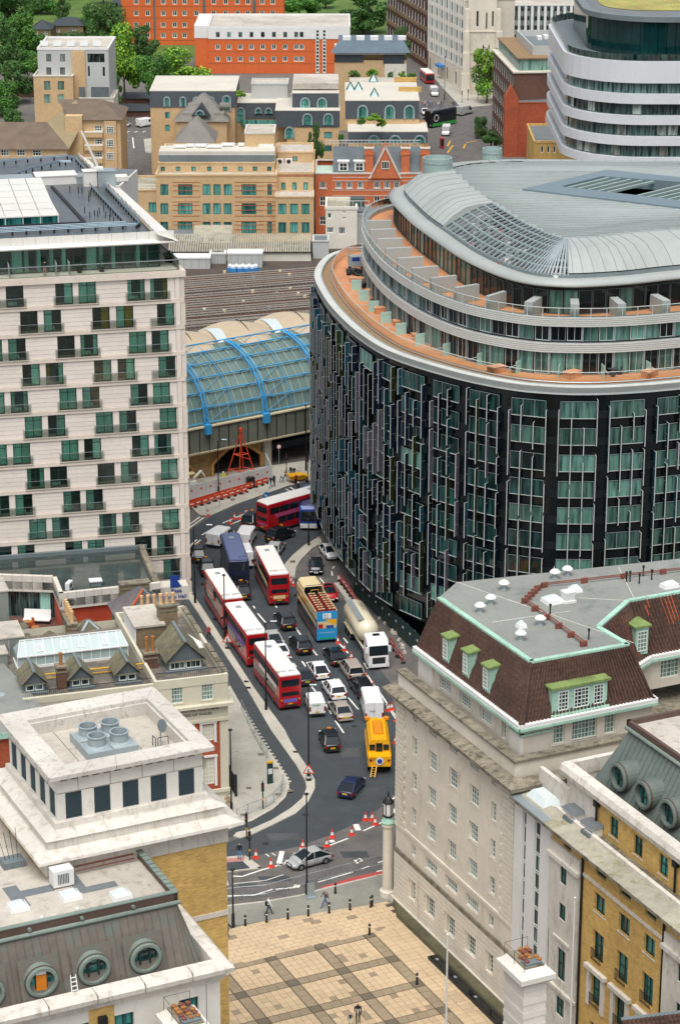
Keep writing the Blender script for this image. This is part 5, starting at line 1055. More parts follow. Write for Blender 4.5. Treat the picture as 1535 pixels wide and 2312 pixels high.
mk('rh_skin','0b1517',.12,.25,.7,.3);mk('rh_spandrel','101a1b',.45,.1,3,.1);mk('fin_edge','c0c6c2',.45,.06,3,.05);mk('rh_edge','b9c1bd',.5,.06,3,.05);mkglass('rh_glass','17403d','6c9a8b',.06,.3);mkglass('rh_glass_dim','0b2424','2f5c58',.06,.2);mk('rh_band','c9cbc4',.5,.05,3,.05);mk('rh_coping','c3c5be',.6,.06,2,.08,rnd=.04)
for n_,h_ in (('fin_black','0c0f14'),('fin_blue','1f4658'),('fin_teal','16343a'),('fin_mauve','5a5560'),('fin_olive','29301a'),('fin_navy','151f33')): mk(n_,h_,.15,.15,1.5,.15)
mk('deck_wood','cb8c61',.6,.15,4,.12);mk('gravel','8d7455',.95,.4,14,.1);mk('roof_zinc','9ba3a0',.5,.05,1.5,.08);mk('roof_panel','6d7f86',.5,.05,2,.08);mk('roof_clad','a3a9a4',.5,.05,1.2,.08,rnd=.03);mk('lounger_grey','3a3f42',.8,.1,4,.1)
def arc(pts):
    s = [0.]
    n = len(pts)
    for i in range(n): s.append(s[-1]+(Vector(pts[(i+1) % n])-Vector(pts[i])).length)
    return s
def along(pts,S,d):
    n = len(pts);d %= S[-1];lo,hi = 0,n
    while hi-lo > 1:
        mid = (lo+hi)//2
        if S[mid] <= d: lo = mid
        else: hi = mid
    a,b = Vector(pts[lo]),Vector(pts[(lo+1) % n]);t = (d-S[lo])/max(1e-6,S[lo+1]-S[lo]);p = a.lerp(b,t);dr = (b-a).normalized();return p,math.atan2(dr.y,dr.x)
SO_ = arc(OUT);MOD = 1.345;NM = int(SO_[-1]/MOD)
ring_z = lambda P,z: [(p[0],p[1],z) for p in P]
MB().loft([ring_z(offset(OUT,.12),4.0),ring_z(offset(OUT,.12),34.3)],cap=False).build('glass_skin','rh_skin',rd)
MB().loft([ring_z(offset(OUT,2.6),-.3),ring_z(offset(OUT,2.4),4.0)],cap=False).build('base_wall','rh_spandrel',rd)
MB().poly(*ring_z(offset(OUT,.1),4.0)).build('soffit','rh_edge',rd);MB().loft([ring_z(offset(OUT,-.03),3.5),ring_z(offset(OUT,-.03),4.1)],cap=False).build('soffit_edge','rh_skin',rd)
MB().loft([ring_z(offset(OUT,.05),4.1),ring_z(offset(OUT,.05),5.3)],cap=False).build('skirt_glass','rh_skin',rd)
FPR = 3.03
for k in range(10):
    z = 32.0-k*FPR+.05
    MB().loft([ring_z(offset(OUT,.07),z-1.75+.72),ring_z(offset(OUT,.07),z-1.05+.92)],cap=False).build('spandrel_band','rh_spandrel',rd)
seg0 = -9;seg1 = int(96/MOD)
random.seed(21);bnd = -9
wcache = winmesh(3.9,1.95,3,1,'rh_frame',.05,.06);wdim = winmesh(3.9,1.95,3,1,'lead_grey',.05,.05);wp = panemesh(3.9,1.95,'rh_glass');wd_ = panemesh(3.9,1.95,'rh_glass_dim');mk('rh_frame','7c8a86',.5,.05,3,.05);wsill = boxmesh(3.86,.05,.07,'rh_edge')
g = 0
for k in range(seg0,seg1,4):
    p,a = along(OUT,SO_,(k+1.5)*MOD+.0);n = Vector((math.sin(a),-math.cos(a)))
    for f in range(10):
        z = 31.0-f*FPR+.05;c = p-Vector((math.cos(a),math.sin(a)))*1.95+n*.06
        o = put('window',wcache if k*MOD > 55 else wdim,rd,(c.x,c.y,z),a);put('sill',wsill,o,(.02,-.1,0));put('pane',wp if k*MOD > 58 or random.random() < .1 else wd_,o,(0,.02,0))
fins = [];lens = (3.0,4.1,5.2,6.2,7.4)
for k in range(seg0,seg1):
    gap = k % 4 == 3
    z = 33.4-random.uniform(0,3.5)
    while z > 7.5:
        L = random.choice(lens);L = min(lens,key=lambda q: abs(q-min(L,z-4.6)))
        if z-L > 4.2 and random.random() < .93: fins.append((k,z,L,random.choices(('fin_black','fin_blue','fin_teal','fin_mauve','fin_olive','fin_navy'),(5,2.2,2,2,1.3,2))[0]))
        z -= L+random.uniform(.25,1.3)
finm = {}
def finmesh(L,c):
    if (L,c) not in finm:
        m = MB();m.box(-.03,-.6,0,.03,0,L);m.cm = 1;m.box(-.045,-.63,-.02,.045,-.6,L+.03);m.box(-.03,-.6,L,.03,0,L+.02)
        for q in (L*.33,L*.68): m.box(-.034,-.6,q,.034,0,q+.02)
        finm[(L,c)] = (m,m.mesh('fin',c,'fin_edge'))
    return finm[(L,c)]
order = sorted(fins,key=lambda t: -t[2]*(1 if 0 < t[0]*MOD < 75 else .6));st = {}
for i,(k,z,L,c) in enumerate(order):
    p,a = along(OUT,SO_,(k-.02)*MOD);mm,me = finmesh(L,c)
    if i < 300: put('fin',me,rd,(p.x,p.y,z-L),a)
    else:
        S = st.setdefault(c,MB());ca,sa = math.cos(a),math.sin(a);b0 = len(S.v)
        S.v += [(p.x+x*ca-y*sa,p.y+x*sa+y*ca,z-L+w) for x,y,w in mm.v];S.f += [tuple(b0+q for q in f) for f in mm.f];S.m += mm.m
for c,S in st.items(): tag(S.build('fins',[c,'fin_edge'],rd),kind='stuff')
# parapet and terrace
n = len(OUT);o1 = offset(OUT,.85)
for i in range(0,n,2):
    if OUT[i][0] > 48: continue
    a = [OUT[i],OUT[(i+1) % n],OUT[(i+2) % n]];b = [o1[(i+2) % n],o1[(i+1) % n],o1[i]];MB().prism([(p[0],p[1]) for p in a+b],33.9,34.55).build('coping_slab','rh_coping',rd)
MB().ring(OUT,offset(OUT,.8),33.7,34.5).build('parapet','rh_edge',rd);MB().ring(o1,offset(OUT,2.2),33.9,34.35).build('gravel_strip','gravel',rd)
MB().ring(offset(OUT,.86),offset(OUT,1.0),34.3,34.62).build('upstand','galvanised',rd)
MB().prism([(p[0],p[1]) for p in offset(OUT,2.15)],33.5,34.4).build('deck','deck_wood',rd)
RL = offset(OUT,2.3);g = put('guard',None,rd,(0,0,0));MB().loft([ring_z(RL,34.4),ring_z(RL,35.55)],cap=False).build('guard_glass','rail_glass',g)
m = MB()
for i in range(len(RL)): m.tube((*RL[i],35.58),(*RL[(i+1) % len(RL)],35.58),.045,5)
m.build('handrail','rh_edge',g)
Q = offset(OUT,2.1);m = MB()
for i in range(len(Q)): m.tube((*Q[i],34.5),(*Q[(i+1) % len(Q)],34.5),.06,4)
m.build('base_rail','galvanised',g)
SI = arc(INN)
# recessed storeys
MB().loft([ring_z(INN,34.4),ring_z(INN,40.2)],cap=False).build('recessed_wall','rh_skin',rd)
random.seed(4)
for lev,z0,hh in ((0,34.45,2.5),(1,38.25,1.75)):
    for k in range(0,56):
        p,a = along(INN,SI,k*1.75+.3);n_ = Vector((math.sin(a),-math.cos(a)));c = p+n_*.05
        o = put('glazing_bay',winmesh(1.62,hh,2,1,'rh_edge' if k % 2 else 'lead_grey',.07,.06),rd,(c.x,c.y,z0),a);put('pane',panemesh(1.62,hh,'rh_glass' if random.random() < .62 else 'rh_skin'),o,(0,.02,0))
        if k % 2 == 0: MB().box(-.14,-.3,0,.0,.05,hh+.1).build('mullion','galvanised',rd,(c.x,c.y,z0),a)
for z in (37.0,39.95):
    for j in range(5): MB().ring(offset(INN,-.55),offset(INN,-.35),z+j*.22,z+j*.22+.17).build('band_slat','rh_band',rd)
    MB().ring(offset(INN,-.38),offset(INN,.1),z+.02,z+1.05).build('band_core','galvanised',rd)
MB().prism([(p[0],p[1]) for p in offset(INN,-.3)],40.0,40.5).build('upper_deck','deck_wood',rd)
RU = offset(INN,-.45);g = put('guard',None,rd,(0,0,0));MB().loft([ring_z(RU,41.0),ring_z(RU,42.0)],cap=False).build('guard_glass','rail_glass',g)
m = MB();SU = arc(RU)
for i in range(len(RU)): m.tube((*RU[i],42.02),(*RU[(i+1) % len(RU)],42.02),.045,5)
m.build('handrail','rh_edge',g)
for k in range(60): p,a = along(RU,SU,k*1.75);MB().box(-.04,-.04,41.0,.04,.04,42.0).build('rail_post','rh_edge',g,(p.x,p.y,0),a)
WU = offset(RIM,.7);SW = arc(WU)
MB().loft([ring_z(WU,40.5),ring_z(WU,43.6)],cap=False).build('penthouse_wall','rh_skin',rd)
for k in range(0,56):
    p,a = along(WU,SW,k*1.6);n_ = Vector((math.sin(a),-math.cos(a)));c = p+n_*.05
    o = put('glazing_bay',winmesh(1.5,2.7,1,1,'grey_frame',.06,.05),rd,(c.x,c.y,40.55),a);put('pane',panemesh(1.5,2.7,'rh_glass' if random.random() < .4 else 'rh_skin'),o,(0,.02,0))
for k in range(17):                                                   # terrace partitions on both levels
    p,a = along(RU,SU,3+k*5.3);n_ = Vector((math.sin(a),-math.cos(a)));q = p-n_*.4;e = p-n_*3.6
    MB().beam((q.x,q.y,41.45),(e.x,e.y,41.45),.5 if k < 9 else .95,1.8).build('terrace_partition','roof_clad',rd)
    p,a = along(RL,arc(RL),9+k*5.6);n_ = Vector((math.sin(a),-math.cos(a)));q = p-n_*1.6;e = p-n_*2.9
    MB().beam((q.x,q.y,35.1),(e.x,e.y,35.1),.06,1.4).build('glass_screen','screen_frost',rd);MB().beam((p.x,p.y,35.4),(e.x,e.y,35.4),.06,.06).build('screen_rail','rh_edge',rd)
mk('screen_frost','a8cfc4',.3,.03,2,.03)
# dome: eave, clad slopes, louvre grille, flat roof and well
E0,E1,E2,E3 = offset(RIM,0),offset(RIM,.9),offset(RIM,1.9),offset(RIM,8.2)
MB().loft([ring_z(offset(RIM,.8),43.5),ring_z(E0,43.7),ring_z(offset(RIM,-.1),43.9),ring_z(E1,44.35),ring_z(E2,44.3)],cap=False).build('eave','roof_clad',rd,smooth=True)
NR = len(RIM);gr0,gr1 = None,None
def slope(i,t):
    p = Vector(E2[i % NR]).lerp(Vector(E3[i % NR]),t);return Vector((p.x,p.y,44.5+2.75*math.sin(t*1.35)/math.sin(1.35)))
def hood(i,t): p = slope(i,t);p.z += .75*math.sin(math.pi*min(1,t*1.05+.12))*(1 if t < 1 else 0)+.1;return p
lo = min(range(NR),key=lambda i: (Vector(E2[i])-Vector((11.6,287.0))).length);hi = min(range(NR),key=lambda i: (Vector(E2[i])-Vector((25.2,263.5))).length)
ts = [0,.2,.45,.7,1]
for i in range(NR):
    if lo <= i < hi: continue
    MB().loft([[hood(i,t) for t in ts],[hood(i+1,t) for t in ts]],cap=False,closed=False).build('dome_panel','roof_clad',rd,smooth=True)
    if i % 2 == 0: m = MB();[m.beam(hood(i,a),hood(i,b),.05,.05) for a,b in zip(ts,ts[1:])];m.build('dome_seam','lead_grey',rd)
for i in (lo,hi):
    MB().add([tuple(hood(i,t)) for t in ts]+[(slope(i,t).x,slope(i,t).y,44.2) for t in ts],[(j,j+1,j+6,j+5) for j in range(4)]).build('dome_end','roof_clad',rd)
MB().loft([ring_z(offset(RIM,1.85),44.3),ring_z(offset(RIM,1.95),44.75)],cap=False).build('dome_kerb','lead_grey',rd)
gi = put('louvre_grille',None,rd,(0,0,0))
for j in range(7):
    t = .03+j*.158;m = MB();[m.beam(slope(i,t),slope(i+1,t),.2,.16) for i in range(lo,hi)];m.build('grille_bar','grille_steel',gi)
for i in range(lo,hi+1,1):
    for fr_ in (0,):
        q = lambda t: slope(i,t).lerp(slope(i+1,t),fr_)+Vector((0,0,.05));m = MB();[m.beam(q(a),q(b),.2,.2) for a,b in zip(ts,ts[1:])];m.build('grille_rib','galvanised',gi)
mk('grille_steel','8fa39d',.5,.05,3,.05)
MB().poly(*[(Vector(E2[i]).x,Vector(E2[i]).y,44.25) for i in range(NR)]).build('plant_floor','plant_floor',rd);mk('plant_floor','4a5350',.9,.3,1.2,.4)
random.seed(9)
for i in range(46):
    k = random.randint(lo,hi-1);t = random.uniform(.06,.9);p = slope(k,t);s = random.uniform(.3,.8);h = min(p.z-44.6,random.uniform(.3,1.6))
    r = thing('plant_unit','pale boxed roof plant unit beneath the curved louvre grille','plant unit',(p.x,p.y,44.25),random.uniform(0,1.5),'plant units under the grille');MB().box(-s,-s*.7,0,s,s*.7,h).build('casing',random.choice(('white_paint','galvanised','white_paint','paint_red')) if i != 3 else 'paint_red',r);MB().box(-s*.6,-s*.72,h*.3,s*.6,-s*.7,h*.8).build('grille','grey_frame',r)
for i in range(9):
    k = lo+1+i*(hi-lo-2)//9;a,b = slope(k,.1),slope(k+1,.9);MB().beam((a.x,a.y,44.6),(b.x,b.y,44.9),.35,.35).build('duct','galvanised',rd)
WELL = [(22.3,295.0),(40.5,284.0),(54,296),(33.9,307.2)];WI = [(27.2,296.6),(40.8,288.2),(49,296.5),(33.0,303.0)]
ctr = (37,295.5)
tri = MB();E3z = [(p[0],p[1],47.2) for p in E3];wz = [(x,y,47.55) for x,y in WELL]
def wellray(p):
    """outline point of the well seen from its centre towards p"""
    d = Vector((p[0]-ctr[0],p[1]-ctr[1]));best = None
    for a,b in zip(WELL,WELL[1:]+WELL[:1]):
        e = Vector((b[0]-a[0],b[1]-a[1]));den = d.x*e.y-d.y*e.x
        if abs(den) < 1e-9: continue
        w = Vector((a[0]-ctr[0],a[1]-ctr[1]));s_ = (w.x*e.y-w.y*e.x)/den;u_ = (w.x*d.y-w.y*d.x)/den
        if s_ > 0 and -1e-6 <= u_ <= 1+1e-6 and (best is None or s_ < best): best = s_
    return Vector((ctr[0]+d.x*best,ctr[1]+d.y*best,47.55))
wr = [wellray(p) for p in E3z]
for i in range(NR): tri.add([E3z[i],E3z[(i+1) % NR],wr[(i+1) % NR],wr[i]],[(0,1,2,3)])
tri.build('roof_sheet','roof_zinc',rd,smooth=True)
m = MB()
E3P = [(p[0],p[1]) for p in E3]
for j in range(64):                                                    # standing seams run along the building
    y = 262+j*.9;seg = []
    for i in range(120):
        x = 4+i*.6;yy = y-(x-30)*.12
        if inside(x,yy,E3P) and not inside(x,yy,WELL): seg.append((x,yy))
        elif len(seg) > 3:
            m.beam((*seg[0],47.3),(*seg[-1],47.3+(.25 if len(seg) < 60 else 0)),.05,.14);seg = []
        else: seg = []
    if len(seg) > 3: m.beam((*seg[0],47.3),(*seg[-1],47.3),.05,.14)
tag(m.build('roof_seams','roof_zinc',rd),kind='stuff')
for i in range(4): a,b,c,d_ = WELL[i],WELL[(i+1) % 4],WI[(i+1) % 4],WI[i];MB().prism([a,b,c,d_],46.5,47.75).build('well_panel','roof_panel',rd)
MB().prism(WI,43.5,43.6).build('well_floor','plant_floor',rd)
for j in range(12):
    if j in (5,6): continue
    t0 = (j+.5)/12;a = Vector(WI[0]).lerp(Vector(WI[1]),t0);b = Vector(WI[3]).lerp(Vector(WI[2]),t0);MB().beam((*a,47.5),(*b,47.5),.35,.3).build('well_beam','grille_steel',rd)
for px,py,R,h in ((987,385,1.9,1.5),(1110,360,1.3,1.3)):
    v = W(px,py,47.0);r = thing('roof_drum',('wider' if R > 1.5 else 'smaller')+' grey cylindrical flue drum on the round hotel roof','flue',(v.x,v.y,46.3),0,'flue drums on the round roof');MB().lathe([(R,0),(R,h+.9),(R-.2,h+.9),(R-.25,h)],20).build('drum','grille_steel',r);MB().lathe([(R+.06,h+.3),(R+.06,h+.45)],20).build('collar','galvanised',r)
# terrace furniture
def furn(px,py,kind,i):
    v = W(px,py+13,34.42);a = random.uniform(0,3)
    if kind == 'planter':
        r = thing('timber_planter','low timber box bench on the curved roof terrace','planter',v,-.45+i*.07,'timber boxes on the roof terrace');MB().box(-.9,-.55,0,.9,.55,.62).build('box','deck_wood',r);MB().box(-.95,-.6,.62,.95,.6,.68).build('lid','planter_top',r)
    elif kind == 'lounger':
        r = thing('sun_lounger','grey reclining sun lounger on the curved roof terrace','sun lounger',v,a,'sun loungers on the roof terrace');MB().box(-.3,-.6,.25,.3,.5,.35).build('seat','lounger_grey',r);MB().add([(-.3,.5,.35),(.3,.5,.35),(.3,1.05,.85),(-.3,1.05,.85)],[(0,1,2,3)]).build('backrest','lounger_grey',r)
        for x in (-.25,.25):
            for y in (-.5,.45): MB().box(x-.03,y-.03,0,x+.03,y+.03,.25).build('leg','black_iron',r)
    else:
        r = thing('terrace_table','dark square table on the curved roof terrace','table',v,a,'tables on the roof terrace');MB().box(-.5,-.5,.68,.5,.5,.74).build('table_top','lounger_grey',r);MB().box(-.25,-.25,0,.25,.25,.68).build('pedestal','black_iron',r)
        for k in range(4):
            b = a+k*math.pi/2;c = thing('terrace_chair','dark wicker armchair at a roof terrace table','chair',v+Vector((.85*math.cos(b),.85*math.sin(b),0)),b+math.pi/2,'chairs on the roof terrace');MB().box(-.25,-.25,.2,.25,.25,.45).build('seat','lounger_grey',c);MB().box(-.25,-.28,.45,.25,-.22,.85).build('backrest','lounger_grey',c);MB().box(-.22,-.22,0,.22,.22,.2).build('base','black_iron',c)
mk('planter_top','d39a72',.6,.1,4,.1)
for i,q in enumerate(((808,588,'planter'),(800,606,'table'),(812,612,'lounger'),(806,625,'planter'),(823,637,'table'),(842,652,'planter'),(850,680,'lounger'),(862,692,'planter'),(885,702,'lounger'),(905,722,'planter'),(938,738,'table'),(948,752,'planter'),(968,760,'lounger'),(1040,772,'planter'),(1015,775,'lounger'),(1120,826,'planter'),(1165,826,'lounger'),(1290,838,'planter'),(1380,832,'table'),(1465,836,'planter'))): furn(*q,i)
v = W(806,582,36.2);r = thing('cleaning_cradle','blue and green window cleaning cradle at the terrace end','cradle',v,.2);MB().box(-1.1,-.6,-1,1.1,.6,.3).build('cradle','fan_blue',r);MB().box(-.8,-.62,-.3,.2,-.6,.2).build('panel','logo_blue',r);MB().path([(-1.1,-.6,.3),(-1.1,-.6,1.2),(1.1,-.6,1.2),(1.1,-.6,.3)],.04).path([(-1.1,.6,.3),(-1.1,.6,1.2),(1.1,.6,1.2),(1.1,.6,.3)],.04).build('frame','galvanised',r)
# ================================================================ railway viaduct and glazed train shed
VA = math.radians(34.5)
vd = thing('railway_viaduct','brick railway viaduct with grey panelled fascia over arched openings','viaduct',(-21.3,323.5,0),VA)
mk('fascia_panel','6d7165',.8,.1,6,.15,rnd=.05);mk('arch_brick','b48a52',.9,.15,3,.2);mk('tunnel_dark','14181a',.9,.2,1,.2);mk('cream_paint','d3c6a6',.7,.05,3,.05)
mkbrick('viaduct_brick','ab8c58','96784a','a08a63',.6,.25,.02,.15,.2)
MB().box(-14,-.3,4.25,34,12,4.4).build('deck','cream_paint',vd)
for i in range(30): MB().box(-14+i*1.6,-.12,4.4,-14+i*1.6+1.56,.0,7.9).build('fascia_panel','fascia_panel',vd);MB().tube((-14+i*1.6,-.2,4.5),(-14+i*1.6,-.2,7.7),.05,5).build('fascia_rib','black_iron',vd)
MB().box(-14,-.35,7.9,34,.3,8.1).build('fascia_cap','cream_paint',vd);MB().box(-14,-.3,4.2,34,-.1,4.42).build('fascia_foot','cream_paint',vd)
MB().box(-14,.0,4.4,34,14,7.9).build('deck_body','fascia_panel',vd)
mw = MB()
def archwall(x0,x1,spr,crown,top=4.25,y=1.2):
    n = 14;pts = [(x0+(x1-x0)*i/n,spr+(crown-spr)*math.sin(math.pi*i/n)) for i in range(n+1)]
    for a,b in zip(pts,pts[1:]): mw.poly((a[0],y,a[1]),(b[0],y,b[1]),(b[0],y,top),(a[0],y,top));mw.poly((a[0],y,a[1]),(b[0],y,b[1]),(b[0],y+4,b[1]),(a[0],y+4,a[1]))
    m = MB()
    for a,b in zip(pts,pts[1:]): m.beam((a[0],y-.1,a[1]),(b[0],y-.1,b[1]),.45,.45)
    m.beam((x0,y-.1,0),(x0,y-.1,spr),.45,.45);m.beam((x1,y-.1,0),(x1,y-.1,spr),.45,.45);m.build('arch_ring','arch_brick',vd)
archwall(-4.3,1.4,2.0,3.3);archwall(4.7,13.0,1.9,4.05);mw.build('arch_spandrel','viaduct_brick',vd)
for a,b in ((-14,-4.3),(1.4,4.7)): MB().box(a,1.2,0,b,5.2,4.25).build('brick_pier','viaduct_brick',vd)
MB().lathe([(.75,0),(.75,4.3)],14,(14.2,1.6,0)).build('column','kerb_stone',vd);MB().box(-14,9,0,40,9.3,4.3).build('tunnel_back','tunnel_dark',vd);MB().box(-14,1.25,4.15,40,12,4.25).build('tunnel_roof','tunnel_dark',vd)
MB().box(17,6,.2,34,6.4,1.3).build('tunnel_wall','slate',vd)
sh = thing('train_shed','curved glass train shed roof with bright blue trusses and beige vaults','train shed',(-21.3,323.5,0),VA)
mk('shed_blue','3f9fd6',.45,.05,3,.05);mk('shed_glass','6f8780',.15,.08,.5,.15,rnd=.12);mk('shed_bar','9aa39a',.6,.05,3,.05);mk('beige_roof','bfae92',.7,.05,.6,.08);mk('beige_strip','c9d3d3',.45,.05,2,.06)
def shp(t):
    """arched profile behind the fascia: distance back, height"""
    a = math.radians(8+t*74);return 10.6*(1-math.cos(a))/(1-math.cos(math.radians(82)))*.98+.2,8.0+8.6*math.sin(a)/math.sin(math.radians(82))-.9*(1-t)
TB = 9.7;T0 = 3.2;xs0,xs1 = T0-2*TB,T0+3*TB;ts_ = [0,.17,.34,.51,.68,.85,1]
for b in range(5):
    for k in range(6):
        for j in range(7):
            x = xs0+b*TB+j*TB/7;(y0,z0),(y1,z1) = shp(ts_[k]),shp(ts_[k+1])
            if x < -12 or x > 24: continue
            MB().add([(x+.04,y0,z0-.2),(x+TB/7-.04,y0,z0-.2),(x+TB/7-.04,y1,z1-.25),(x+.04,y1,z1-.25)],[(0,1,2,3)]).build('glass_pane','shed_glass',sh)
    for j in range(7):
        x = xs0+b*TB+j*TB/7
        if -12 < x < 25: m = MB();[m.beam((x,*[q-(.12 if i else 0) for i,q in enumerate(shp(t0))]),(x,*[q-(.12 if i else 0) for i,q in enumerate(shp(t1))]),.12,.14) for t0,t1 in zip(ts_,ts_[1:])];m.build('glazing_bar','shed_bar',sh)
for t in ts_: y,z = shp(t);MB().tube((xs0,y-.25,z+.2),(xs1,y-.25,z+.2),.09,6).build('purlin','shed_blue',sh)
for b in range(6):
    x = xs0+b*TB;o = put('truss',None,sh,(x,0,0));m = MB()
    for dx in (-.28,.28): m.path([(dx,shp(t)[0]-.5-.6*math.sin(t*math.pi),shp(t)[1]+.25+.5*math.sin(t*math.pi)) for t in ts_],.11,6)
    m.build('chord','shed_blue',o);m = MB()
    for t0,t1 in zip(ts_,ts_[1:]):
        y0,z0 = shp(t0);y1,z1 = shp(t1);m.tube((-.28,y0-.5,z0+.3),(.28,y1-.5,z1+.3),.07,5);m.tube((.28,y0-.5,z0+.3),(-.28,y1-.5,z1+.3),.07,5)
        m.tube((0,y1-.4,z1+.3),(1.9,y1-.05,z1-.05),.06,4);m.tube((0,y1-.4,z1+.3),(-1.9,y1-.05,z1-.05),.06,4)
    m.build('bracing','shed_blue',o);MB().box(-.45,-.8,7.0,.45,.3,8.4).build('shoe','shed_blue',o)
    if b < 5: m = MB();[m.tube((TB*.5,shp(t)[0]-.2,shp(t)[1]+.1),(TB*.5,shp(u)[0]-.2,shp(u)[1]+.1),.06,4) for t,u in zip(ts_,ts_[1:])];[m.tube((.3,shp(t)[0]-.3,shp(t)[1]+.15),(TB*.5,shp(u)[0]-.2,shp(u)[1]+.1),.035,4) for t,u in zip(ts_,ts_[1:])];m.build('tie','shed_blue',o)
for b in range(5):
    x0 = xs0+b*TB;n = 12;rings = []
    for j in range(9):
        s = j/8;rings.append([(x0+TB*i/n,9.6+s*9+(1-s)*(-1.2*math.sin(math.pi*i/n)),16.5+1.6*math.sin(math.pi*min(1,.1+s*.62))-1.7+.9*math.sin(math.pi*i/n)) for i in range(n+1)])
    MB().loft(rings,cap=False,closed=False).build('vault','beige_roof',sh,smooth=True)
    MB().loft([[(p[0],p[1],p[2]),(p[0],p[1]+.05,p[2]-1.0)] for p in rings[0]],cap=False,closed=False).build('vault_edge','shed_bar',sh)
    MB().loft([[(x0-.9+2.2*s,9.6+s*9,16.5+1.6*math.sin(math.pi*min(1,.1+s*.62))-1.35),(x0+.5+2.8*s,9.6+s*9,16.5+1.6*math.sin(math.pi*min(1,.1+s*.62))-1.1)] for s in [j/8 for j in range(9)]],cap=False,closed=False).build('roof_strip','beige_strip',sh)
    q = [((x0+TB*.45+2.5*s,9.4+s*9,16.5+1.6*math.sin(math.pi*min(1,.1+s*.62))-.72)) for s in [j/6 for j in range(7)]];MB().path(q,.07,4).build('roof_joint','black_iron',sh)
MB().box(-20,18,8,36,19,16.2).build('rear_wall','fascia_panel',sh)
# tracks
bed = struct(MB().prism([(-60,345),(60,372),(60,455),(-60,440)],0,7.0).build('track_bed','ballast'));mk('ballast','544a42',.95,.35,3,.25,stain=('4b4138',.4,.5,1));mk('rail_steel','d0c6ba',.35,.1,4,.1,metal=.4);mk('sleeper','4d443b',.9,.15,3,.15);mk('rust_brown','6e4531',.9,.2,3,.2)
random.seed(2)
for k in range(11):
    y0 = 388+k*3.4;a = Vector((-34,y0-8+random.uniform(-.3,.3),7.0));b = Vector((8,y0+6+random.uniform(-1,1),7.0));d = (b-a).normalized();nn = Vector((-d.y,d.x,0))
    r = thing('railway_track','pair of steel rails on dark sleepers crossing behind the train shed','railway track',(a.x,a.y,7.0),0,'tracks of the railway fan')
    for s in (-.75,.75): MB().beam(nn*s+Vector((0,0,.25)),(b-a)+nn*s+Vector((0,0,.25)),.09,.18).build('rail','rail_steel',r)
    if k % 2: MB().beam(nn*1.4+Vector((0,0,.3)),(b-a)+nn*1.4+Vector((0,0,.3)),.14,.12).build('conductor_rail','rust_brown',r)
    m = MB();L = (b-a).length
    for i in range(int(L/.75)): c = d*(i*.75);m.beam(c-nn*1.25+Vector((0,0,.08)),c+nn*1.25+Vector((0,0,.08)),.26,.15)
    tag(m.build('sleepers','sleeper',r),kind='stuff')
for i in range(14):
    x = random.uniform(-26,-5);y = random.uniform(388,424);MB().box(-.25,-.2,0,.25,.2,random.uniform(.3,.7)).build('lineside_box',random.choice(('white_paint','galvanised','cream_paint')),bed,(x,y,7.0))
# ================================================================ far frontal buildings, measured on a plane at distance y
def FX(px,py,y):
    a = (px-767.5)/F_;b = (py-1156)/F_;t = y/(math.cos(TH)-b*math.sin(TH));return a*t,HC+t*(-math.sin(TH)-b*math.cos(TH))
class FB:
    """block whose front stands at distance y; all sizes read off the photo on that plane"""
    def __init__(s,name,label,px0,px1,pytop,y,depth,wall,roof,zb=0.,cat='building',root=None,rise=0.):
        s.y = y;s.x0,s.h = FX(px0,pytop,y)[0],FX((px0+px1)/2,pytop,y)[1];s.x1 = FX(px1,pytop,y)[0];s.w = s.x1-s.x0;s.d = depth;s.wall = wall;s.zb = zb
        s.root = thing(name,label,cat,(s.x0,y,0)) if root is None else root.root;s.o = Vector((s.x0,y,0))-(s.root.location if root else Vector((s.x0,y,0)))
        s.f = [Fac(s.root,s.o+Vector((0,0,zb)),0,s.w,s.h-zb,.2),Fac(s.root,s.o+Vector((s.w,0,zb)),math.pi/2,depth,s.h-zb,.2),Fac(s.root,s.o+Vector((s.w,depth,zb)),math.pi,s.w,s.h-zb),Fac(s.root,s.o+Vector((0,depth,zb)),-math.pi/2,depth,s.h-zb,.2)]
        s.roof = roof
    def u(s,px,py): x,z = FX(px,py,s.y);return x-s.x0,z-s.zb
    def win(s,px0,py0,px1,py1,nx=2,nz=1,**k):
        u0,v1 = s.u(px0,py0);u1,v0 = s.u(px1,py1)
        if v0 < .05 or u0 < 0.02 or u1 > s.w-.02 or v1 > s.h-s.zb-.05: return
        s.f[0].win(u0,u1,v0,v1,nx,nz,**k)
    def done(s,parapet=.6,pm=None):
        walls(s.root,s.f,s.wall);X,Y,Z_ = s.o.x,s.o.y,s.h
        if s.roof: MB().box(X+.05,Y+.05,Z_-.4,X+s.w-.05,Y+s.d-.05,Z_-.12).build('roof',s.roof,s.root)
        if parapet: MB().ring([(X-.1,Y-.1),(X+s.w+.1,Y-.1),(X+s.w+.1,Y+s.d+.1),(X-.1,Y+s.d+.1)],[(X+.3,Y+.3),(X+s.w-.3,Y+.3),(X+s.w-.3,Y+s.d-.3),(X+.3,Y+s.d-.3)],Z_-.1,Z_+parapet*.5).build('parapet',pm or s.wall,s.root)
        return s
    def box(s,px0,py0,px1,py1,out,thick,name,mt):
        """slab in front of (or behind) the facade"""
        u0,v1 = s.u(px0,py0);u1,v0 = s.u(px1,py1);return MB().box(s.o.x+u0,s.o.y-out,v0+s.zb,s.o.x+u1,s.o.y-out+thick,v1+s.zb).build(name,mt,s.root)
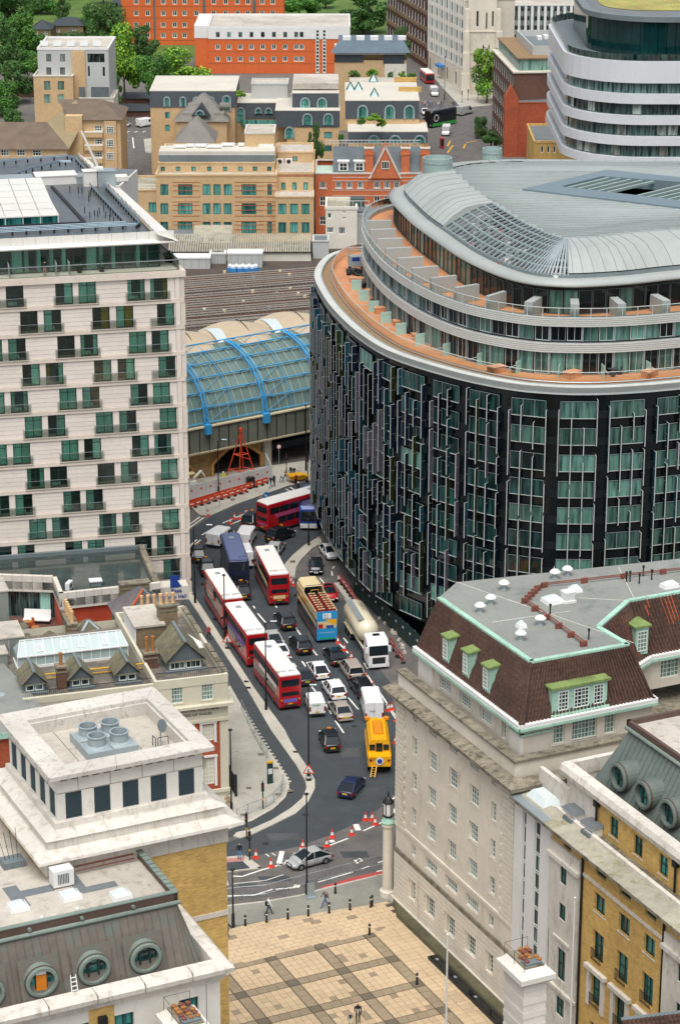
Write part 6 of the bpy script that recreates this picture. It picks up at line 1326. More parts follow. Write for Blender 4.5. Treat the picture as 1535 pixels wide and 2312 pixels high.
mk('slate_dark','3a4247',.7,.12,5,.1);mk('arch_trim','8fa0a3',.6,.05,3,.05);mkglass('pane_turq','0f5a58','6fb7ad',.1,.3);mk('green_frame','2e6a63',.5,.05,3,.05);mk('pale_render','cbc6b8',.8,.06,1.5,.08);mk('grey_clad','b9bcb8',.6,.04,2,.05);mk('tan_tile','6f6152',.9,.2,5,.15);mk('ridge_tan','8f8163',.9,.1,3,.1)
mkbrick('tan_brick','d2b285','c7a678','c8b08c',.5,.16,.02,.1,.08)
G = dict(fr='green_frame',gl='pane_turq',fw=.12,bw=.1);Wt = dict(fr='white_frame',gl='pane_dark',fw=.14,bw=.1)
# beige office with red string courses
b = FB('tan_brick_office','tan brick office block with turquoise glazing and red brick stripes beside the railway',352,625,397,470,26,'tan_brick','roof_pale')
for y0,y1 in ((416,441),(459,484),(501,527)):
    for x0,x1,n in ((402,435,4),(458,476,2),(482,499,2),(505.5,523.5,2),(545.5,578.5,4)): b.win(x0,y0,x1,y1,n,1,**G)
    b.win(604,y0,614,y1,1,1,**G);b.win(362.5,y0,380.5,y1,2,1,**G)
b.done()
for px0,px1 in ((390,452),(530,597),(600,625)):
    for y in (411,419,430,444,455,463,474,487,499,507,518,530): b.box(px0,y,px1,y+1.2,.04,.05,'red_stripe','red_brick')
c = FB('','',358,620,368,474,20,'tan_brick','roof_pale',b.h-1,root=b)
for x in (363,397.5,432.5,468,503.5,538,571,603): c.win(x,376,x+10,386.5,1,1,**G)
c.done(.3);c.box(358,352,620,369,-.6,.4,'lead_band','lead_grey');c.box(358,344,620,352,-1,6,'roof_slab','pale_render')
c = FB('','',553,620,302,480,9,'tan_brick','roof_pale',b.h,root=b).done(.6,'pale_render');c.box(584,325,618,347,.05,.1,'louvre_door','white_paint')
c = FB('','',622,708,392,472,24,'tan_brick','roof_pale',root=b)
for x in (635,660,685): c.win(x,412,x+10,434,1,1,**G)
c.done();c.box(622,396,708,398,.05,.1,'red_stripe','red_brick')
c = FB('','',622,708,445,466,6,'tan_brick','roof_pale',root=b)
for x in (628.5,655,681):
    for y in (460,502): c.win(x,y,x+17.5,y+24,3,1,**G)
c.done(.3);m = MB();[m.box(c.o.x+i*.95,c.o.y+.2,c.h,c.o.x+i*.95+.06,c.o.y+.26,c.h+1.0) for i in range(8)];m.box(c.o.x,c.o.y+.2,c.h+.95,c.o.x+c.w,c.o.y+.26,c.h+1.05);m.build('white_railing','white_paint',b.root)
c = FB('','',626,706,345,484,10,'tan_brick','roof_pale',b.h-2,root=b);c.win(661,353,671,364,1,1,**G);c.done(.5)
c = FB('','',296,354,430,471,14,'tan_brick','roof_lichen',root=b);c.win(336,457,354,480,2,1,**G);c.done(.4)
m = MB();[m.box(c.o.x+i*.9,c.o.y+.2,c.h,c.o.x+i*.9+.06,c.o.y+.26,c.h+1.1) for i in range(6)];m.box(c.o.x,c.o.y+.2,c.h+1.05,c.o.x+5,c.o.y+.26,c.h+1.15);m.box(c.o.x,c.o.y+.2,c.h+.5,c.o.x+5,c.o.y+.26,c.h+.58);m.build('white_railing','white_paint',b.root)
for i in range(6):
    x,z = FX(632+(i % 2)*20 if i < 4 else 662+(i-4)*18,362 if i in (0,1) else 374,483.5)
    r = thing('fan_condenser','white twin fan condenser unit on the tan office roof','air conditioner',(x,483,b.h-1.5 if i > 1 else b.h-.2),0,'fan condensers on the office roof');MB().box(-.7,-.3,0,.7,.3,1.1).build('casing','white_paint',r);MB().loft([[(.42*math.cos(k*.524),-.31,.55+.42*math.sin(k*.524)) for k in range(12)],[(.42*math.cos(k*.524),-.35,.55+.42*math.sin(k*.524)) for k in range(12)]]).build('fan','black_iron',r)
for i,(px,py,w) in enumerate(((408,330,2.6),(456,333,2.6),(515,333,2.6),(485,325,3.2),(430,322,1.6),(545,335,1.2))):
    x,z = FX(px,py+8,480);r = thing('roof_plant','pale louvred plant unit on the tan office roof','plant unit',(x,479+i % 3,c.h if False else b.h+2.6),0,'plant units on the office roof');MB().box(-w/2,-1,.2,w/2,1,1.7).build('casing','white_paint',r);MB().box(-w/2+.15,-1.03,.5,w/2-.15,-1,1.4).build('grille','grey_frame',r);MB().box(-w/2,-1,0,w/2,1,.2).build('skid','black_iron',r)
# gabled red brick
b = FB('gabled_brick_house','red brick building with stone banded gable, slate roof and tall chimneys',712,962,392,478,14,'orange_stone_brick',None)
mkbrick('orange_stone_brick','cf6a3c','bf5c32','c98a66',.5,.16,.02,.1,.1)
for x0,x1 in ((722,736),(757.5,771),(782,795),(807,820),(844,857.5),(867,880),(889,902)):
    b.win(x0,410,x1,425,3,1,**Wt)
    if x0 < 740 or x0 > 840: b.win(x0,443,x1,465,2,2,**Wt)
    b.box(x0-2.5,425,x1+2.5,427,.1,.15,'sill','stone_white')
for x0 in (722,): b.win(x0,488,x0+14,508,2,2,**Wt)
b.done(.3,'stone_white')
for y in (400,408,429,441): b.box(750,y,962,y+1,.06,.08,'stone_band','stone_white')
x0,z0 = FX(752,392,478);x1,_ = FX(962,392,478);zt = FX(760,341,482)[1]
MB().add([(x0-b.x0,.2,z0),(x1-b.x0,.2,z0),(x1-b.x0,3.2,zt),(x0-b.x0,3.2,zt),(x1-b.x0,9,zt),(x0-b.x0,9,zt)],[(0,1,2,3),(3,2,4,5)]).build('slate_roof','slate',b.root)
xs,zs = FX(712,392,478);MB().box(0,0,z0-.1,x0-b.x0,8,z0+.1).build('flat_roof','copper_pale',b.root);mk('copper_pale','b5cabb',.8,.06,2,.1)
gx0,gx1,gt = FX(834,403,477.6)[0]-b.x0,FX(905,403,477.6)[0]-b.x0,FX(875,331,477.6)[1];gz = FX(834,403,477.6)[1]
MB().prism([(gx0,0),(gx1,0),((gx0+gx1)/2,0)],0,0).f if False else None
MB().add([(gx0,-.35,gz),(gx1,-.35,gz),((gx0+gx1)/2,-.35,gt),(gx0,3,gz),(gx1,3,gz),((gx0+gx1)/2,5,gt)],[(0,1,2),(0,2,5,3),(1,4,5,2),(3,5,4)]).build('gable','orange_stone_brick',b.root)
m = MB();m.beam((gx0,-.4,gz),((gx0+gx1)/2,-.4,gt),.3,.35);m.beam((gx1,-.4,gz),((gx0+gx1)/2,-.4,gt),.3,.35);m.build('gable_coping','stone_white',b.root)
o = put('window',winmesh(1.5,1.6,3,1,'white_frame',.12,.1),b.root,((gx0+gx1)/2-.75,-.42,gz+1.9));put('pane',panemesh(1.5,1.6,'pane_dark'),o,(0,.02,0))
for px in (766,802):
    xx = FX(px,386,478)[0]-b.x0;d = put('dormer',None,b.root,(xx,.6,z0+.3));MB().box(-.2,0,0,1.8,2,1.9).build('cheek','white_paint',d);MB().box(-.4,-.2,1.9,2.0,2.2,2.1).build('dormer_roof','white_paint',d);o = put('window',winmesh(1.5,1.6,2,2,'white_frame',.12,.1),d,(.05,-.05,.15));put('pane',panemesh(1.5,1.6,'pane_dark'),o,(0,.02,0))
for px in (833,915,959):
    xx,zz = FX(px,333,480);MB().box(xx-b.x0-.8,.3,z0-1,xx-b.x0+.8,2.4,zz).box(xx-b.x0-.95,.2,zz-1.2,xx-b.x0+.95,2.5,zz-.9).build('chimney','orange_stone_brick',b.root);MB().box(xx-b.x0-.95,.2,zz,xx-b.x0+.95,2.5,zz+.2).build('chimney_cap','stone_white',b.root)
    for k in range(4): MB().lathe([(.16,0),(.14,.5)],7).build('chimney_pot','pot_terracotta',b.root,(xx-b.x0-.6+k*.4,1.3,zz+.2))
m = MB()
for i in range(24): m.box(2+i*.8,9.2,zt,2.06+i*.8,9.26,zt+1.2)
m.box(2,9.2,zt+1.15,21,9.26,zt+1.25);m.box(2,9.2,zt+.6,21,9.26,zt+.66);m.build('roof_railing','white_paint',b.root)
# small white house
b = FB('white_rendered_house','small white rendered house with mossy flat roof beside the railway',735,806,472,440,9,'white_render','roof_lichen');mk('white_render','dcd8c9',.8,.06,1.5,.08,stain=('bdb39c',.8,.58,.3))
b.win(739,481,748,493,1,1,**Wt);b.win(738,513,753,526,3,1,**Wt);b.win(764,513,779,529,3,1,**Wt)
for x,y in ((774,477),(774,490)): b.win(x,y,x+7,y+5,1,1,**Wt)
b.done(.8);c = FB('','',806,836,485,443,8,'grey_clad','roof_dark_patch',root=b).done(.4);c = FB('','',706,742,545,432,5,'grey_clad','roof_dark_patch',root=b).done(.3)
xx,zz = FX(772,462,443);MB().box(4.5,3,b.h-.2,7.2,5,b.h+1.3).box(4.7,2.95,b.h+.3,7,3,b.h+1.1).build('tank_house','grey_frame',b.root);m = MB();[m.tube((2+i*1.5,2,b.h),(2+i*1.5,2,b.h+1.1),.04,4) for i in range(5)];m.tube((2,2,b.h+1.1),(8,2,b.h+1.1),.04,4);m.build('roof_rail','white_paint',b.root)
# sheds and cabins along the line
b = FB('railway_shed','long low trackside shed with ribbed grey roof',380,702,568,430,7,'white_render',None,7.0)
b.win(646,583,655,595,1,1,**Wt);b.done(0);m = MB();n = 60
for i in range(n): x = b.w*i/n;m.add([(x,-.4,b.h),(x+b.w/n*.7,-.4,b.h),(x+b.w/n*.7,7,b.h+1.6),(x,7,b.h+1.6),(x,-.4,b.h+.12),(x+b.w/n*.7,-.4,b.h+.12),(x+b.w/n*.7,7,b.h+1.72),(x,7,b.h+1.72)],[(4,5,6,7),(0,1,5,4),(0,4,7,3),(1,2,6,5)])
m.build('ribbed_roof','roof_lichen',b.root);MB().box(-.2,-.3,b.h-.15,b.w+.2,7,b.h).build('gutter','black_iron',b.root)
for px0,px1,pt,yw,lab in ((390,474,583,424,'grey portable cabin with white roof edge, longest of the trackside cabins'),(474,510,573,428,'grey portable cabin set back between two others'),(514,592,573,425,'grey portable cabin beside the blue crates')):
    b = FB('portable_cabin',lab,px0,px1,pt,yw,3.2,'grey_clad','white_paint',7.0,'cabin').done(.3,'white_paint')
    for k in range(5): MB().box(b.w*(k+.5)/5,-.03,7.1,b.w*(k+.5)/5+.05,0,b.h-.2).build('panel_joint','lead_grey',b.root)
random.seed(8)
for i in range(9):
    v = W(520+i*7.2,612+(i % 2)*2,7.0);r = thing('blue_crate','blue plastic crate with white sacks by the railway cabins','crate',v,.1*i,'blue crates beside the tracks');MB().box(-.5,-.5,0,.5,.5,.7).build('crate','crate_blue',r);MB().lathe([(.4,.7),(.42,1.0),(.2,1.3)],8).build('sack','white_paint',r)
mk('crate_blue','3d87c4',.6,.06,3,.06)
for i,(px,pt,w_,d_) in enumerate(((430,522,10,5),(510,530,7,6))):
    v = W(px,560,0);r = thing('brick_workshop',('flat roofed brick workshop with dark roof clutter','pitched grey roofed brick workshop')[i]+' in front of the tan office','building',(v.x-w_/2-2,455,0));h = FX(px,pt+22,455)[1]
    MB().box(0,0,0,w_,d_+4,h).build('wall','dark_brick',r);MB().add([(-.2,-.2,h),(w_+.2,-.2,h),(w_+.2,d_+4,h+(.2,1.6)[i]),(-.2,d_+4,h+(.2,1.6)[i])],[(0,1,2,3)]).build('roof',('roof_dark_patch','roof_lichen')[i],r)
    for k in range(4): MB().box(1+k*2,1.5,h,2+k*2,3,h+.6).build('roof_box',random.choice(('grey_frame','dark_brick')),r)
# slate mansard apartments
def archwin(fb,px0,py0,px1,py1,out=.15,door=False):
    u0,v1 = fb.u(px0,py0);u1,v0 = fb.u(px1,py1);w = u1-u0;h = v1-v0;o = put('arched_window',None,fb.root,fb.o+Vector((u0,-out,v0+fb.zb)))
    n = 9;arc_ = [(w/2-w/2*math.cos(math.pi*i/n),h-w/2+w/2*math.sin(math.pi*i/n)) for i in range(n+1)];P = [(0,0)]+arc_+[(w,0)]
    MB().add([(x,-.02,z) for x,z in P],[range(len(P))]).build('pane','pane_turq',o);m = MB();Q = [(0,0)]+arc_+[(w,0)]
    for a,c_ in zip(Q,Q[1:]): m.beam((a[0],-.1,a[1]),(c_[0],-.1,c_[1]),.35,.3)
    m.build('surround','arch_trim',o);MB().box(w/2-.06,-.08,0,w/2+.06,-.03,h-.1).box(.1,-.08,h*.45,w-.1,-.03,h*.45+.1).build('glazing_bars','green_frame',o);MB().box(0,.0,0,w,1.2,h*.9).build('dormer_body','slate_dark',o)
def mans(fb,px0,py0,px1,py1,d=.9):
    """slate mansard band leaning back over the facade"""
    u0,v1 = fb.u(px0,py0);u1,v0 = fb.u(px1,py1);v0 += fb.zb;v1 += fb.zb;X = fb.o.x;Y = fb.o.y
    MB().add([(X+u0,Y-.15,v0),(X+u1,Y-.15,v0),(X+u1,Y+d,v1),(X+u0,Y+d,v1),(X+u0,Y+fb.d,v0),(X+u0,Y+fb.d,v1),(X+u1,Y+fb.d,v0),(X+u1,Y+fb.d,v1)],[(0,1,2,3),(4,0,3,5),(1,6,7,2)]).build('mansard','slate_dark',fb.root)
    MB().box(X+u0-.1,Y+d-.1,v1-.05,X+u1+.1,Y+fb.d,v1+.12).build('roof_edge','pale_render',fb.root)
b = FB('slate_mansard_flats','tan brick flats with dark slate mansard storeys and arched turquoise windows',340,530,242,545,22,'tan_brick',None)
for y in (253,282): b.win(373,y,384,y+14,2,1,**G);b.win(420,y,431,y+14,2,1,**G)
b.done(0);mans(b,338,207,532,242)
for x in (371,407,437,471): archwin(b,x,219,x+13,240)
archwin(b,503,216,521,250)
X1,ZZ = FX(340,207,546);MB().box(.8,1.5,ZZ-.3,b.w-.5,20,ZZ+.05).build('pale_roof','roof_pale',b.root)
c = FB('','',532,650,268,556,14,'tan_brick',None,root=b).done(0);mans(c,532,234,650,268)
for x in (577,600,636): archwin(c,x,244,x+13,256)
archwin(c,535,243,552,275);FBx = FB('','',568,650,190,562,8,'grey_clad','roof_pale',c.h,root=b).done(.3);c.box(545,270,645,283,.8,.2,'glass_rail','pane_turq')
c = FB('','',648,765,287,545,24,'tan_brick',None,root=b)
for y in (298,328): c.win(732,y,749,y+14,3,1,**G)
c.done(0);mans(c,622,251,767,287,.6)
for x in (684,731): archwin(c,x,257,x+20,282)
archwin(c,644,287,663,312)
e = FB('','',660,764,248,549,20,'tan_brick',None,c.h+1.5,root=b).done(0);mans(e,660,212,764,248);e.box(660,195,764,208,-4,14,'pale_roof','roof_pale')
for x in (679,717): archwin(e,x,221,x+20,247)
c = FB('','',786,965,322,535,12,'tan_brick',None,root=b).done(0);mans(c,786,299,965,322,.6)
for x in (832,880,935): archwin(c,x,306,x+24,322)
TZ = FX(870,299,536)[1];TX0_ = FX(786,299,536)[0]-b.x0;TX1_ = FX(965,299,536)[0]-b.x0;MB().box(TX0_,-9,TZ-.2,TX1_,6,TZ).build('terrace','deck_wood',b.root)
e = FB('','',780,946,268,545,26,'tan_brick',None,TZ-1,root=b).done(0);mans(e,780,229,946,268)
for x in (808,869,913): archwin(e,x,238,x+21,268)
RZ = FX(860,229,546)[1];MB().box(e.o.x+1,e.o.y+1.5,RZ-.2,e.o.x+e.w-.8,e.o.y+34,RZ+.15).build('pale_roof','roof_pale',b.root)
for px,py in ((791,204),(809,204),(845,218),(843,184)):
    v = W(px,py,RZ+.15);r = thing('pyramid_skylight','green framed pyramid skylight on pale flat roof','skylight',v,0,'pyramid skylights on the pale roof');MB().add([(-1,-1,0),(1,-1,0),(1,1,0),(-1,1,0),(0,0,1.9)],[(0,1,4),(1,2,4),(2,3,4),(3,0,4)]).build('glass','lantern_glass',r);m = MB();[m.beam((x,y,0),(0,0,1.95),.16,.16) for x,y in ((-1,-1),(1,-1),(1,1),(-1,1))];m.beam((-1,-1,.05),(1,-1,.05),.16,.16);m.build('frame','green_frame',r)
for x,y in ((915,186),(925,208)): v = W(x,y,RZ+.1);tag(MB().box(-2.6,-.3,0,2.6,.3,1.2).box(-2.4,-.35,.2,2.4,-.3,1.0).build('brick_upstand','yellow_brick',None,v),'long yellow brick upstand on the pale flat roof edge','wall','brick upstands on the pale roof')
# pyramid roofs in front of the flats
for px0,px1,pe,pt,yw,lab in ((398,512,274,210,538,'grey tiled pyramid roofed house with rounded dormers'),(398,482,322,262,520,'plain grey pyramid roofed house behind the office plant')):
    b2 = FB('pyramid_roof_house',lab,px0,px1,pe,yw,12,'tan_brick',None).done(0);zt = FX(455,pt,yw+5)[1];w = b2.w
    MB().add([(-.5,-.5,b2.h),(w+.5,-.5,b2.h),(w+.5,12,b2.h),(-.5,12,b2.h),(w*.5,5,zt),(w*.55,6,zt)],[(0,1,4),(1,2,5,4),(2,3,5),(3,0,4,5)]).build('roof','grey_tile',b2.root)
    if yw > 530:
        for s in (.12,.75):
            for k in (0,1): MB().tube((w*s+k*1.2,1.5+k*1.8,b2.h+1.2+k*1.6),(w*s+k*1.2+2.2,1.5+k*1.8,b2.h+1.2+k*1.6),.8,10).build('barrel_dormer','grey_tile',b2.root)
        MB().add([(w*.3,-.7,b2.h+1.2),(w*.7,-.7,b2.h+1.2),(w*.5,-.7,b2.h+3.8),(w*.5,4,b2.h+3.8)],[(0,1,2),(0,2,3),(1,3,2)]).build('gablet','slate_dark',b2.root);archwin(b2,443,248,461,258,.75)
mk('grey_tile','7d7a72',.9,.12,5,.12)
# slate roofed tan block behind
b = FB('slate_roof_block','tan and white block with blue slate roof and planted terrace',755,917,136,600,16,'tan_brick',None)
b.done(0);b.box(755,118,820,140,.2,3,'dark_bay','slate_dark');b.box(865,118,912,144,.2,3,'dark_bay','slate_dark');b.box(868,144,917,176,.25,3,'white_wall','white_render');zt = FX(800,92,604)[1];z0 = FX(800,118,600)[1]
MB().add([(-1,-1,z0),(b.w+1,-1,z0),(b.w-.5,3.5,zt),(1,3.5,zt),(b.w-.5,14,zt),(1,14,zt)],[(0,1,2,3),(3,2,4,5)]).build('slate_roof','slate_blue',b.root);mk('slate_blue','5b6b76',.7,.1,4,.1);MB().box(0,-.3,z0-.5,b.w,15,z0).build('eaves','white_paint',b.root)
for k in range(5): MB().box(2+k*3.4,5,zt,4+k*3.4,7,zt+.9).build('roof_box','white_paint',b.root)
# orange blocks
def orange(name,lab,px0,px1,pt,yw,dep,xsw,ysw,band,strips):
    b = FB(name,lab,px0,px1,pt,yw,dep,'orange_brick','roof_pale')
    for x in xsw:
        for y in ysw: b.win(x-5.5,y-6,x+5.5,y+6,2,1,fr='white_frame',gl='pane_dark',fw=.2,bw=.12)
    b.done(.8,'white_paint')
    for y in ysw: b.box(px0,y+10.5,px1,y+11.3,.02,.03,'movement_joint','dark_brick')
    for s in strips: b.box(s-5,pt,s+5,190,.1,.12,'panel_strip','slate')
    return b
b = orange('orange_block','orange brick residential block with white top storey band',470,790,62,690,26,(492,517.5,543,568,593.5,618.5,644,669,681),(106,133,160),1,())
b.box(470,62,790,88,.15,.2,'white_band','white_paint')
for x in (492,517.5,543,568,593.5,618.5,644,669,681): b.box(x-4,72,x+4,83,.22,.1,'window','pane_dark')
for x in (717,732): b.box(x-4,66,x+4,165,.16,.2,'stair_strip','white_frame');[b.box(x-2.5,68+k*8,x+2.5,73+k*8,.22,.1,'stair_pane','pane_dark') for k in range(12)]
xa,_ = FX(440,88,690);MB().box(xa-b.x0,.5,0,-.02,26,b.h-.2).build('side_wing','orange_brick',b.root);MB().box(xa-b.x0-.1,.4,b.h-3,.0,26,b.h+.4).build('white_band','white_paint',b.root)
b = orange('orange_tower','tall orange brick residential slab with grey stair strips',272,640,-45,745,18,(308,334,369,395,417,444,483,510,536,560,592,616),(-22,4,30,56,80),0,(350,462,575))
xa,_ = FX(256,60,745);MB().box(xa-b.x0,.4,0,-.02,18,b.h).build('grey_return','slate',b.root)
for k in range(6): z = 8+k*3;MB().box(xa-b.x0+.4,.33,z,xa-b.x0+1.6,.4,z+1.6).build('stair_pane','pane_dark',b.root)
# cream apartment tower with hipped flats before it
b = FB('stepped_apartment_tower','cream and tan apartment tower with grey clad upper floors and roof garden',85,245,112,600,20,'grey_clad','roof_pale')
for x in (105,136):
    for y in (122,152): b.win(x,y,x+12,y+17,1,1,fr='grey_frame',gl='pane_blind')
b.win(198,121,237,141,3,1,fr='grey_frame',gl='pane_dark');b.win(199,149,204,172,1,1,fr='grey_frame',gl='pane_dark');b.win(232,151,238,172,1,1,fr='grey_frame',gl='pane_dark');b.done(.8,'white_paint')
b.box(162,115,196,222,.5,.6,'brick_shaft','tan_brick');c = FB('','',76,165,172,597,18,'tan_brick','roof_pale',root=b);[c.win(x,y,x+15,y+20,2,1,fr='grey_frame',gl='pane_green') for x in (100,131) for y in (183,213)];c.done(.3,'pale_render');b.box(180,195,194,220,1.2,.3,'balcony_panel','slate');b.box(207,195,248,220,1.2,.3,'balcony_panel','slate');c = FB('','',180,258,222,598,12,'pale_render','roof_pale',root=b).done(.4)
for i in range(5): v = W(100+i*30,104,b.h);m = MB();m.add([(-1,0,0),(1,0,0),(1,1.2,1.2),(-1,1.2,1.2)],[(0,1,2,3)]);tag(m.build('solar_panel','grey_clad',None,v),'tilted pale panel on the apartment tower roof','panel','panels on the apartment roof')
b = FB('hipped_tan_flats','tan brick flats with brown hipped tile roofs and white casement windows',165,272,270,530,16,'tan_brick',None)
for y in (284,314,343,372):
    b.win(241,y,258,y+16,3,3,**Wt);b.win(214,y,232,y+12,3,2,**Wt);b.win(182,y-3,188,y+10,1,3,**Wt)
    b.box(192,y+14,233,y+25,.7,.8,'balcony_front','tan_brick');b.box(192,y+12.5,233,y+14,.75,.9,'balcony_rail','white_paint')
b.done(0)
zr0 = b.h;zr1 = FX(170,224,538)[1];MB().add([(-.6,-.6,zr0),(b.w+.6,-.6,zr0),(b.w+.6,16,zr0),(-4,16,zr0),(b.w*.55,8,zr1),(-4,8,zr1)],[(0,1,4,5),(1,2,4),(2,3,5,4),(0,5,3)]).build('roof','tan_tile',b.root)
b.box(148,261,190,360,.8,3,'projecting_bay','tan_brick');b.box(236,272,266,381,.5,2,'projecting_bay','tan_brick');[b.box(241,y,258,y+16,.62,.1,'window','white_frame') for y in ()]
for y in (284,314,343): b2 = b;u0,v1 = b.u(241,y);u1,v0 = b.u(258,y+16);o = put('window',winmesh(u1-u0,v1-v0,3,3,'white_frame',.14,.1),b.root,(u0,-.55,v0));put('pane',panemesh(u1-u0,v1-v0,'pane_dark'),o,(0,.02,0))
c = FB('','',-60,152,336,525,14,'tan_brick',None,root=b)
for x in (2,38,74): c.win(x,338,x+20,352,3,2,**Wt)
c.done(0);z1 = FX(80,277,531)[1];X = c.o.x;Y = c.o.y;MB().add([(X-.5,Y-.6,c.h),(X+c.w+.5,Y-.6,c.h),(X+c.w+.5,Y+14,c.h),(X-.5,Y+14,c.h),(X+c.w-5,Y+7,z1),(X-.5,Y+7,z1)],[(0,1,4,5),(1,2,4),(2,3,5,4)]).build('roof','tan_tile',b.root)
MB().add([(X+c.w-5,Y+7,z1+.05),(X+c.w+.5,Y-.6,c.h+.05),(X+c.w+3.5,Y+8,zr0),(X+c.w+1,Y+12,zr1)],[(0,1,2,3)]).build('roof','ridge_tan',b.root)
# houses at the far left
random.seed(6)
for i,(px0,px1,pe,pt,yw,lab) in enumerate(((118,188,58,38,760,'brown brick villa with dark hipped roof among trees'),(72,115,66,44,750,'terraced brick house with pale parapet beside the villa'),(0,70,6,-12,840,'distant brown brick terrace at the tree tops'),(84,255,40,22,820,'long dark roofed terrace behind the villa'),(275,340,222,212,640,'dark brick house with white windows behind the tan flats'),(30,75,188,172,650,'red brick house partly hidden by trees'),(640,700,12,-5,860,'distant brown house behind the orange block'),(255,345,250,236,620,'low dark brick terrace facing the side street'))):
    b = FB('brick_house',lab,px0,px1,pe,yw,10,'stock_brick' if i < 4 else 'dark_brick',None)
    n = max(2,int((px1-px0)/24))
    for k in range(n):
        for dy in (6,24): x = px0+(px1-px0)*(k+.3)/n;b.win(x,pe+dy,x+8,pe+dy+9,2,2,**Wt)
    b.done(0);zt = FX(px0,pt,yw+5)[1];MB().add([(-.4,-.4,b.h),(b.w+.4,-.4,b.h),(b.w+.4,10.4,b.h),(-.4,10.4,b.h),(3,5,zt),(b.w-3,5,zt)],[(0,1,5,4),(1,2,5),(2,3,4,5),(3,0,4)]).build('roof','slate_dark' if i != 5 else 'roof_tile_brown',b.root)
# church tower
b = FB('church_tower','pale gothic stone church tower with stepped buttresses and lancets',1058,1122,-40,655,8.6,'portland',None)
def lancet(px0,py0,px1,py1):
    u0,v1 = b.u(px0,py0);u1,v0 = b.u(px1,py1);w = u1-u0;o = put('lancet',None,b.root,(u0,-.06,v0));MB().add([(0,0,0),(w,0,0),(w,0,v1-v0-w),(w/2,0,v1-v0),(0,0,v1-v0-w)],[range(5)]).build('opening','tunnel_dark',o);m = MB();P = [(0,0),(0,v1-v0-w),(w/2,v1-v0+.1),(w,v1-v0-w),(w,0)];[m.beam((p[0],-.03,p[1]),(q[0],-.03,q[1]),.22,.25) for p,q in zip(P,P[1:])];m.build('hood','portland',o)
lancet(1096,25,1100,63);lancet(1088,98,1092,117);lancet(1101,98,1105,117)
for y in (70,118,150): b.box(1056,y,1124,y+2.5,.2,.4,'string_course','portland')
for px0,px1 in ((1046,1060),(1119,1134)):
    for k,(yt,ex) in enumerate(((20,-3),(70,0),(118,3),(165,6))): u0,v1 = b.u(px0-(ex if px0 < 1080 else 0),yt);u1,_ = b.u(px1+(ex if px0 > 1080 else 0),yt);MB().taper(u0,-.8-k*.35,0,u1,1.5,v1,.12).build('buttress','portland',b.root)
b.win(1075,25,1080,60,1,1,fr='portland',gl='tunnel_dark');b.win(1110,25,1114,60,1,1,fr='portland',gl='tunnel_dark');b.done(.3)
# white ribbed offices by the church
def rbox(name,lab,a,c_,z,depth,wall,side=-1):
    """facade from ground point a to c_, body behind"""
    a,c_ = Vector(a),Vector(c_);ang = math.atan2(c_.y-a.y,c_.x-a.x);L = math.hypot(c_.x-a.x,c_.y-a.y);r = thing(name,lab,'building',(a.x,a.y,0),ang)
    f = [Fac(r,(0,0,0),0,L,z,.2),Fac(r,(L,0,0),math.pi/2,depth,z,.2),Fac(r,(L,depth,0),math.pi,L,z),Fac(r,(0,depth,0),-math.pi/2,depth,z,.2)];return r,f,L
a,c_ = W(966,160),W(1046,205);r,f,L = rbox('ribbed_white_office','sixties office with white vertical ribs and stone ground floor beside church',a,c_,24,14,'portland')
for k in range(5):
    for i in range(7): f[0].win(.6+i*(L-.8)/7,.6+(i+.85)*(L-.8)/7,6.2+k*3.4,8.6+k*3.4,2,1,fr='white_frame',gl='pane_teal')
for i in range(4): f[0].win(1+i*(L-1)/4,2.6+i*(L-1)/4,.5,4,1,1,fr='portland',gl='pane_dark')
walls(r,f,'portland');MB().box(0,0,23.6,L,14,23.9).build('roof','roof_pale',r)
for i in range(15): MB().box(.4+i*(L-.8)/14-.12,-.35,5.8,.4+i*(L-.8)/14+.12,0,24.2).build('rib','white_paint',r)
MB().box(2+L*.3,-1.6,3.4,2+L*.3+4,.0,4.1).build('blue_awning','crate_blue',r);MB().box(-1.2,1,0,0,14,24.6).build('stone_end','portland',r)
a,c_ = W(872,95),W(964,158);r,f,L = rbox('balcony_flats','long brown brick flats with rows of recessed access balconies',a,c_,21,12,'dark_brick')
for k in range(4): f[0].rects.append((1,L-1,2.5+k*4.6,5.0+k*4.6))
for ff in f: ff.d = 1.3
walls(r,f,'dark_brick');MB().box(0,0,20.7,L,12,21.1).build('roof','roof_pale',r)
for k in range(4):
    MB().box(.8,-.3,1.6+k*4.6,L-.8,.0,2.6+k*4.6).build('balcony_front','stock_brick',r)
    for i in range(14): MB().box(1+i*(L-2)/14,-.05,2.6+k*4.6,1.25+i*(L-2)/14,.15,5.0+k*4.6).build('post','white_paint',r)
b = FB('mullioned_office','wide office slab with white vertical mullions and dark glass',1138,1420,12,740,16,'slate','roof_pale')
for k in range(6): b.box(1138,16+k*21,1420,25+k*21,.05,.1,'glass_band','pane_dark');b.box(1138,25+k*21,1420,36+k*21,.06,.12,'spandrel','pane_blind')
for i in range(20): b.box(1140+i*14.6,14,1142.4+i*14.6,140,.35,.4,'mullion','white_paint')
b.done(.5,'white_paint')
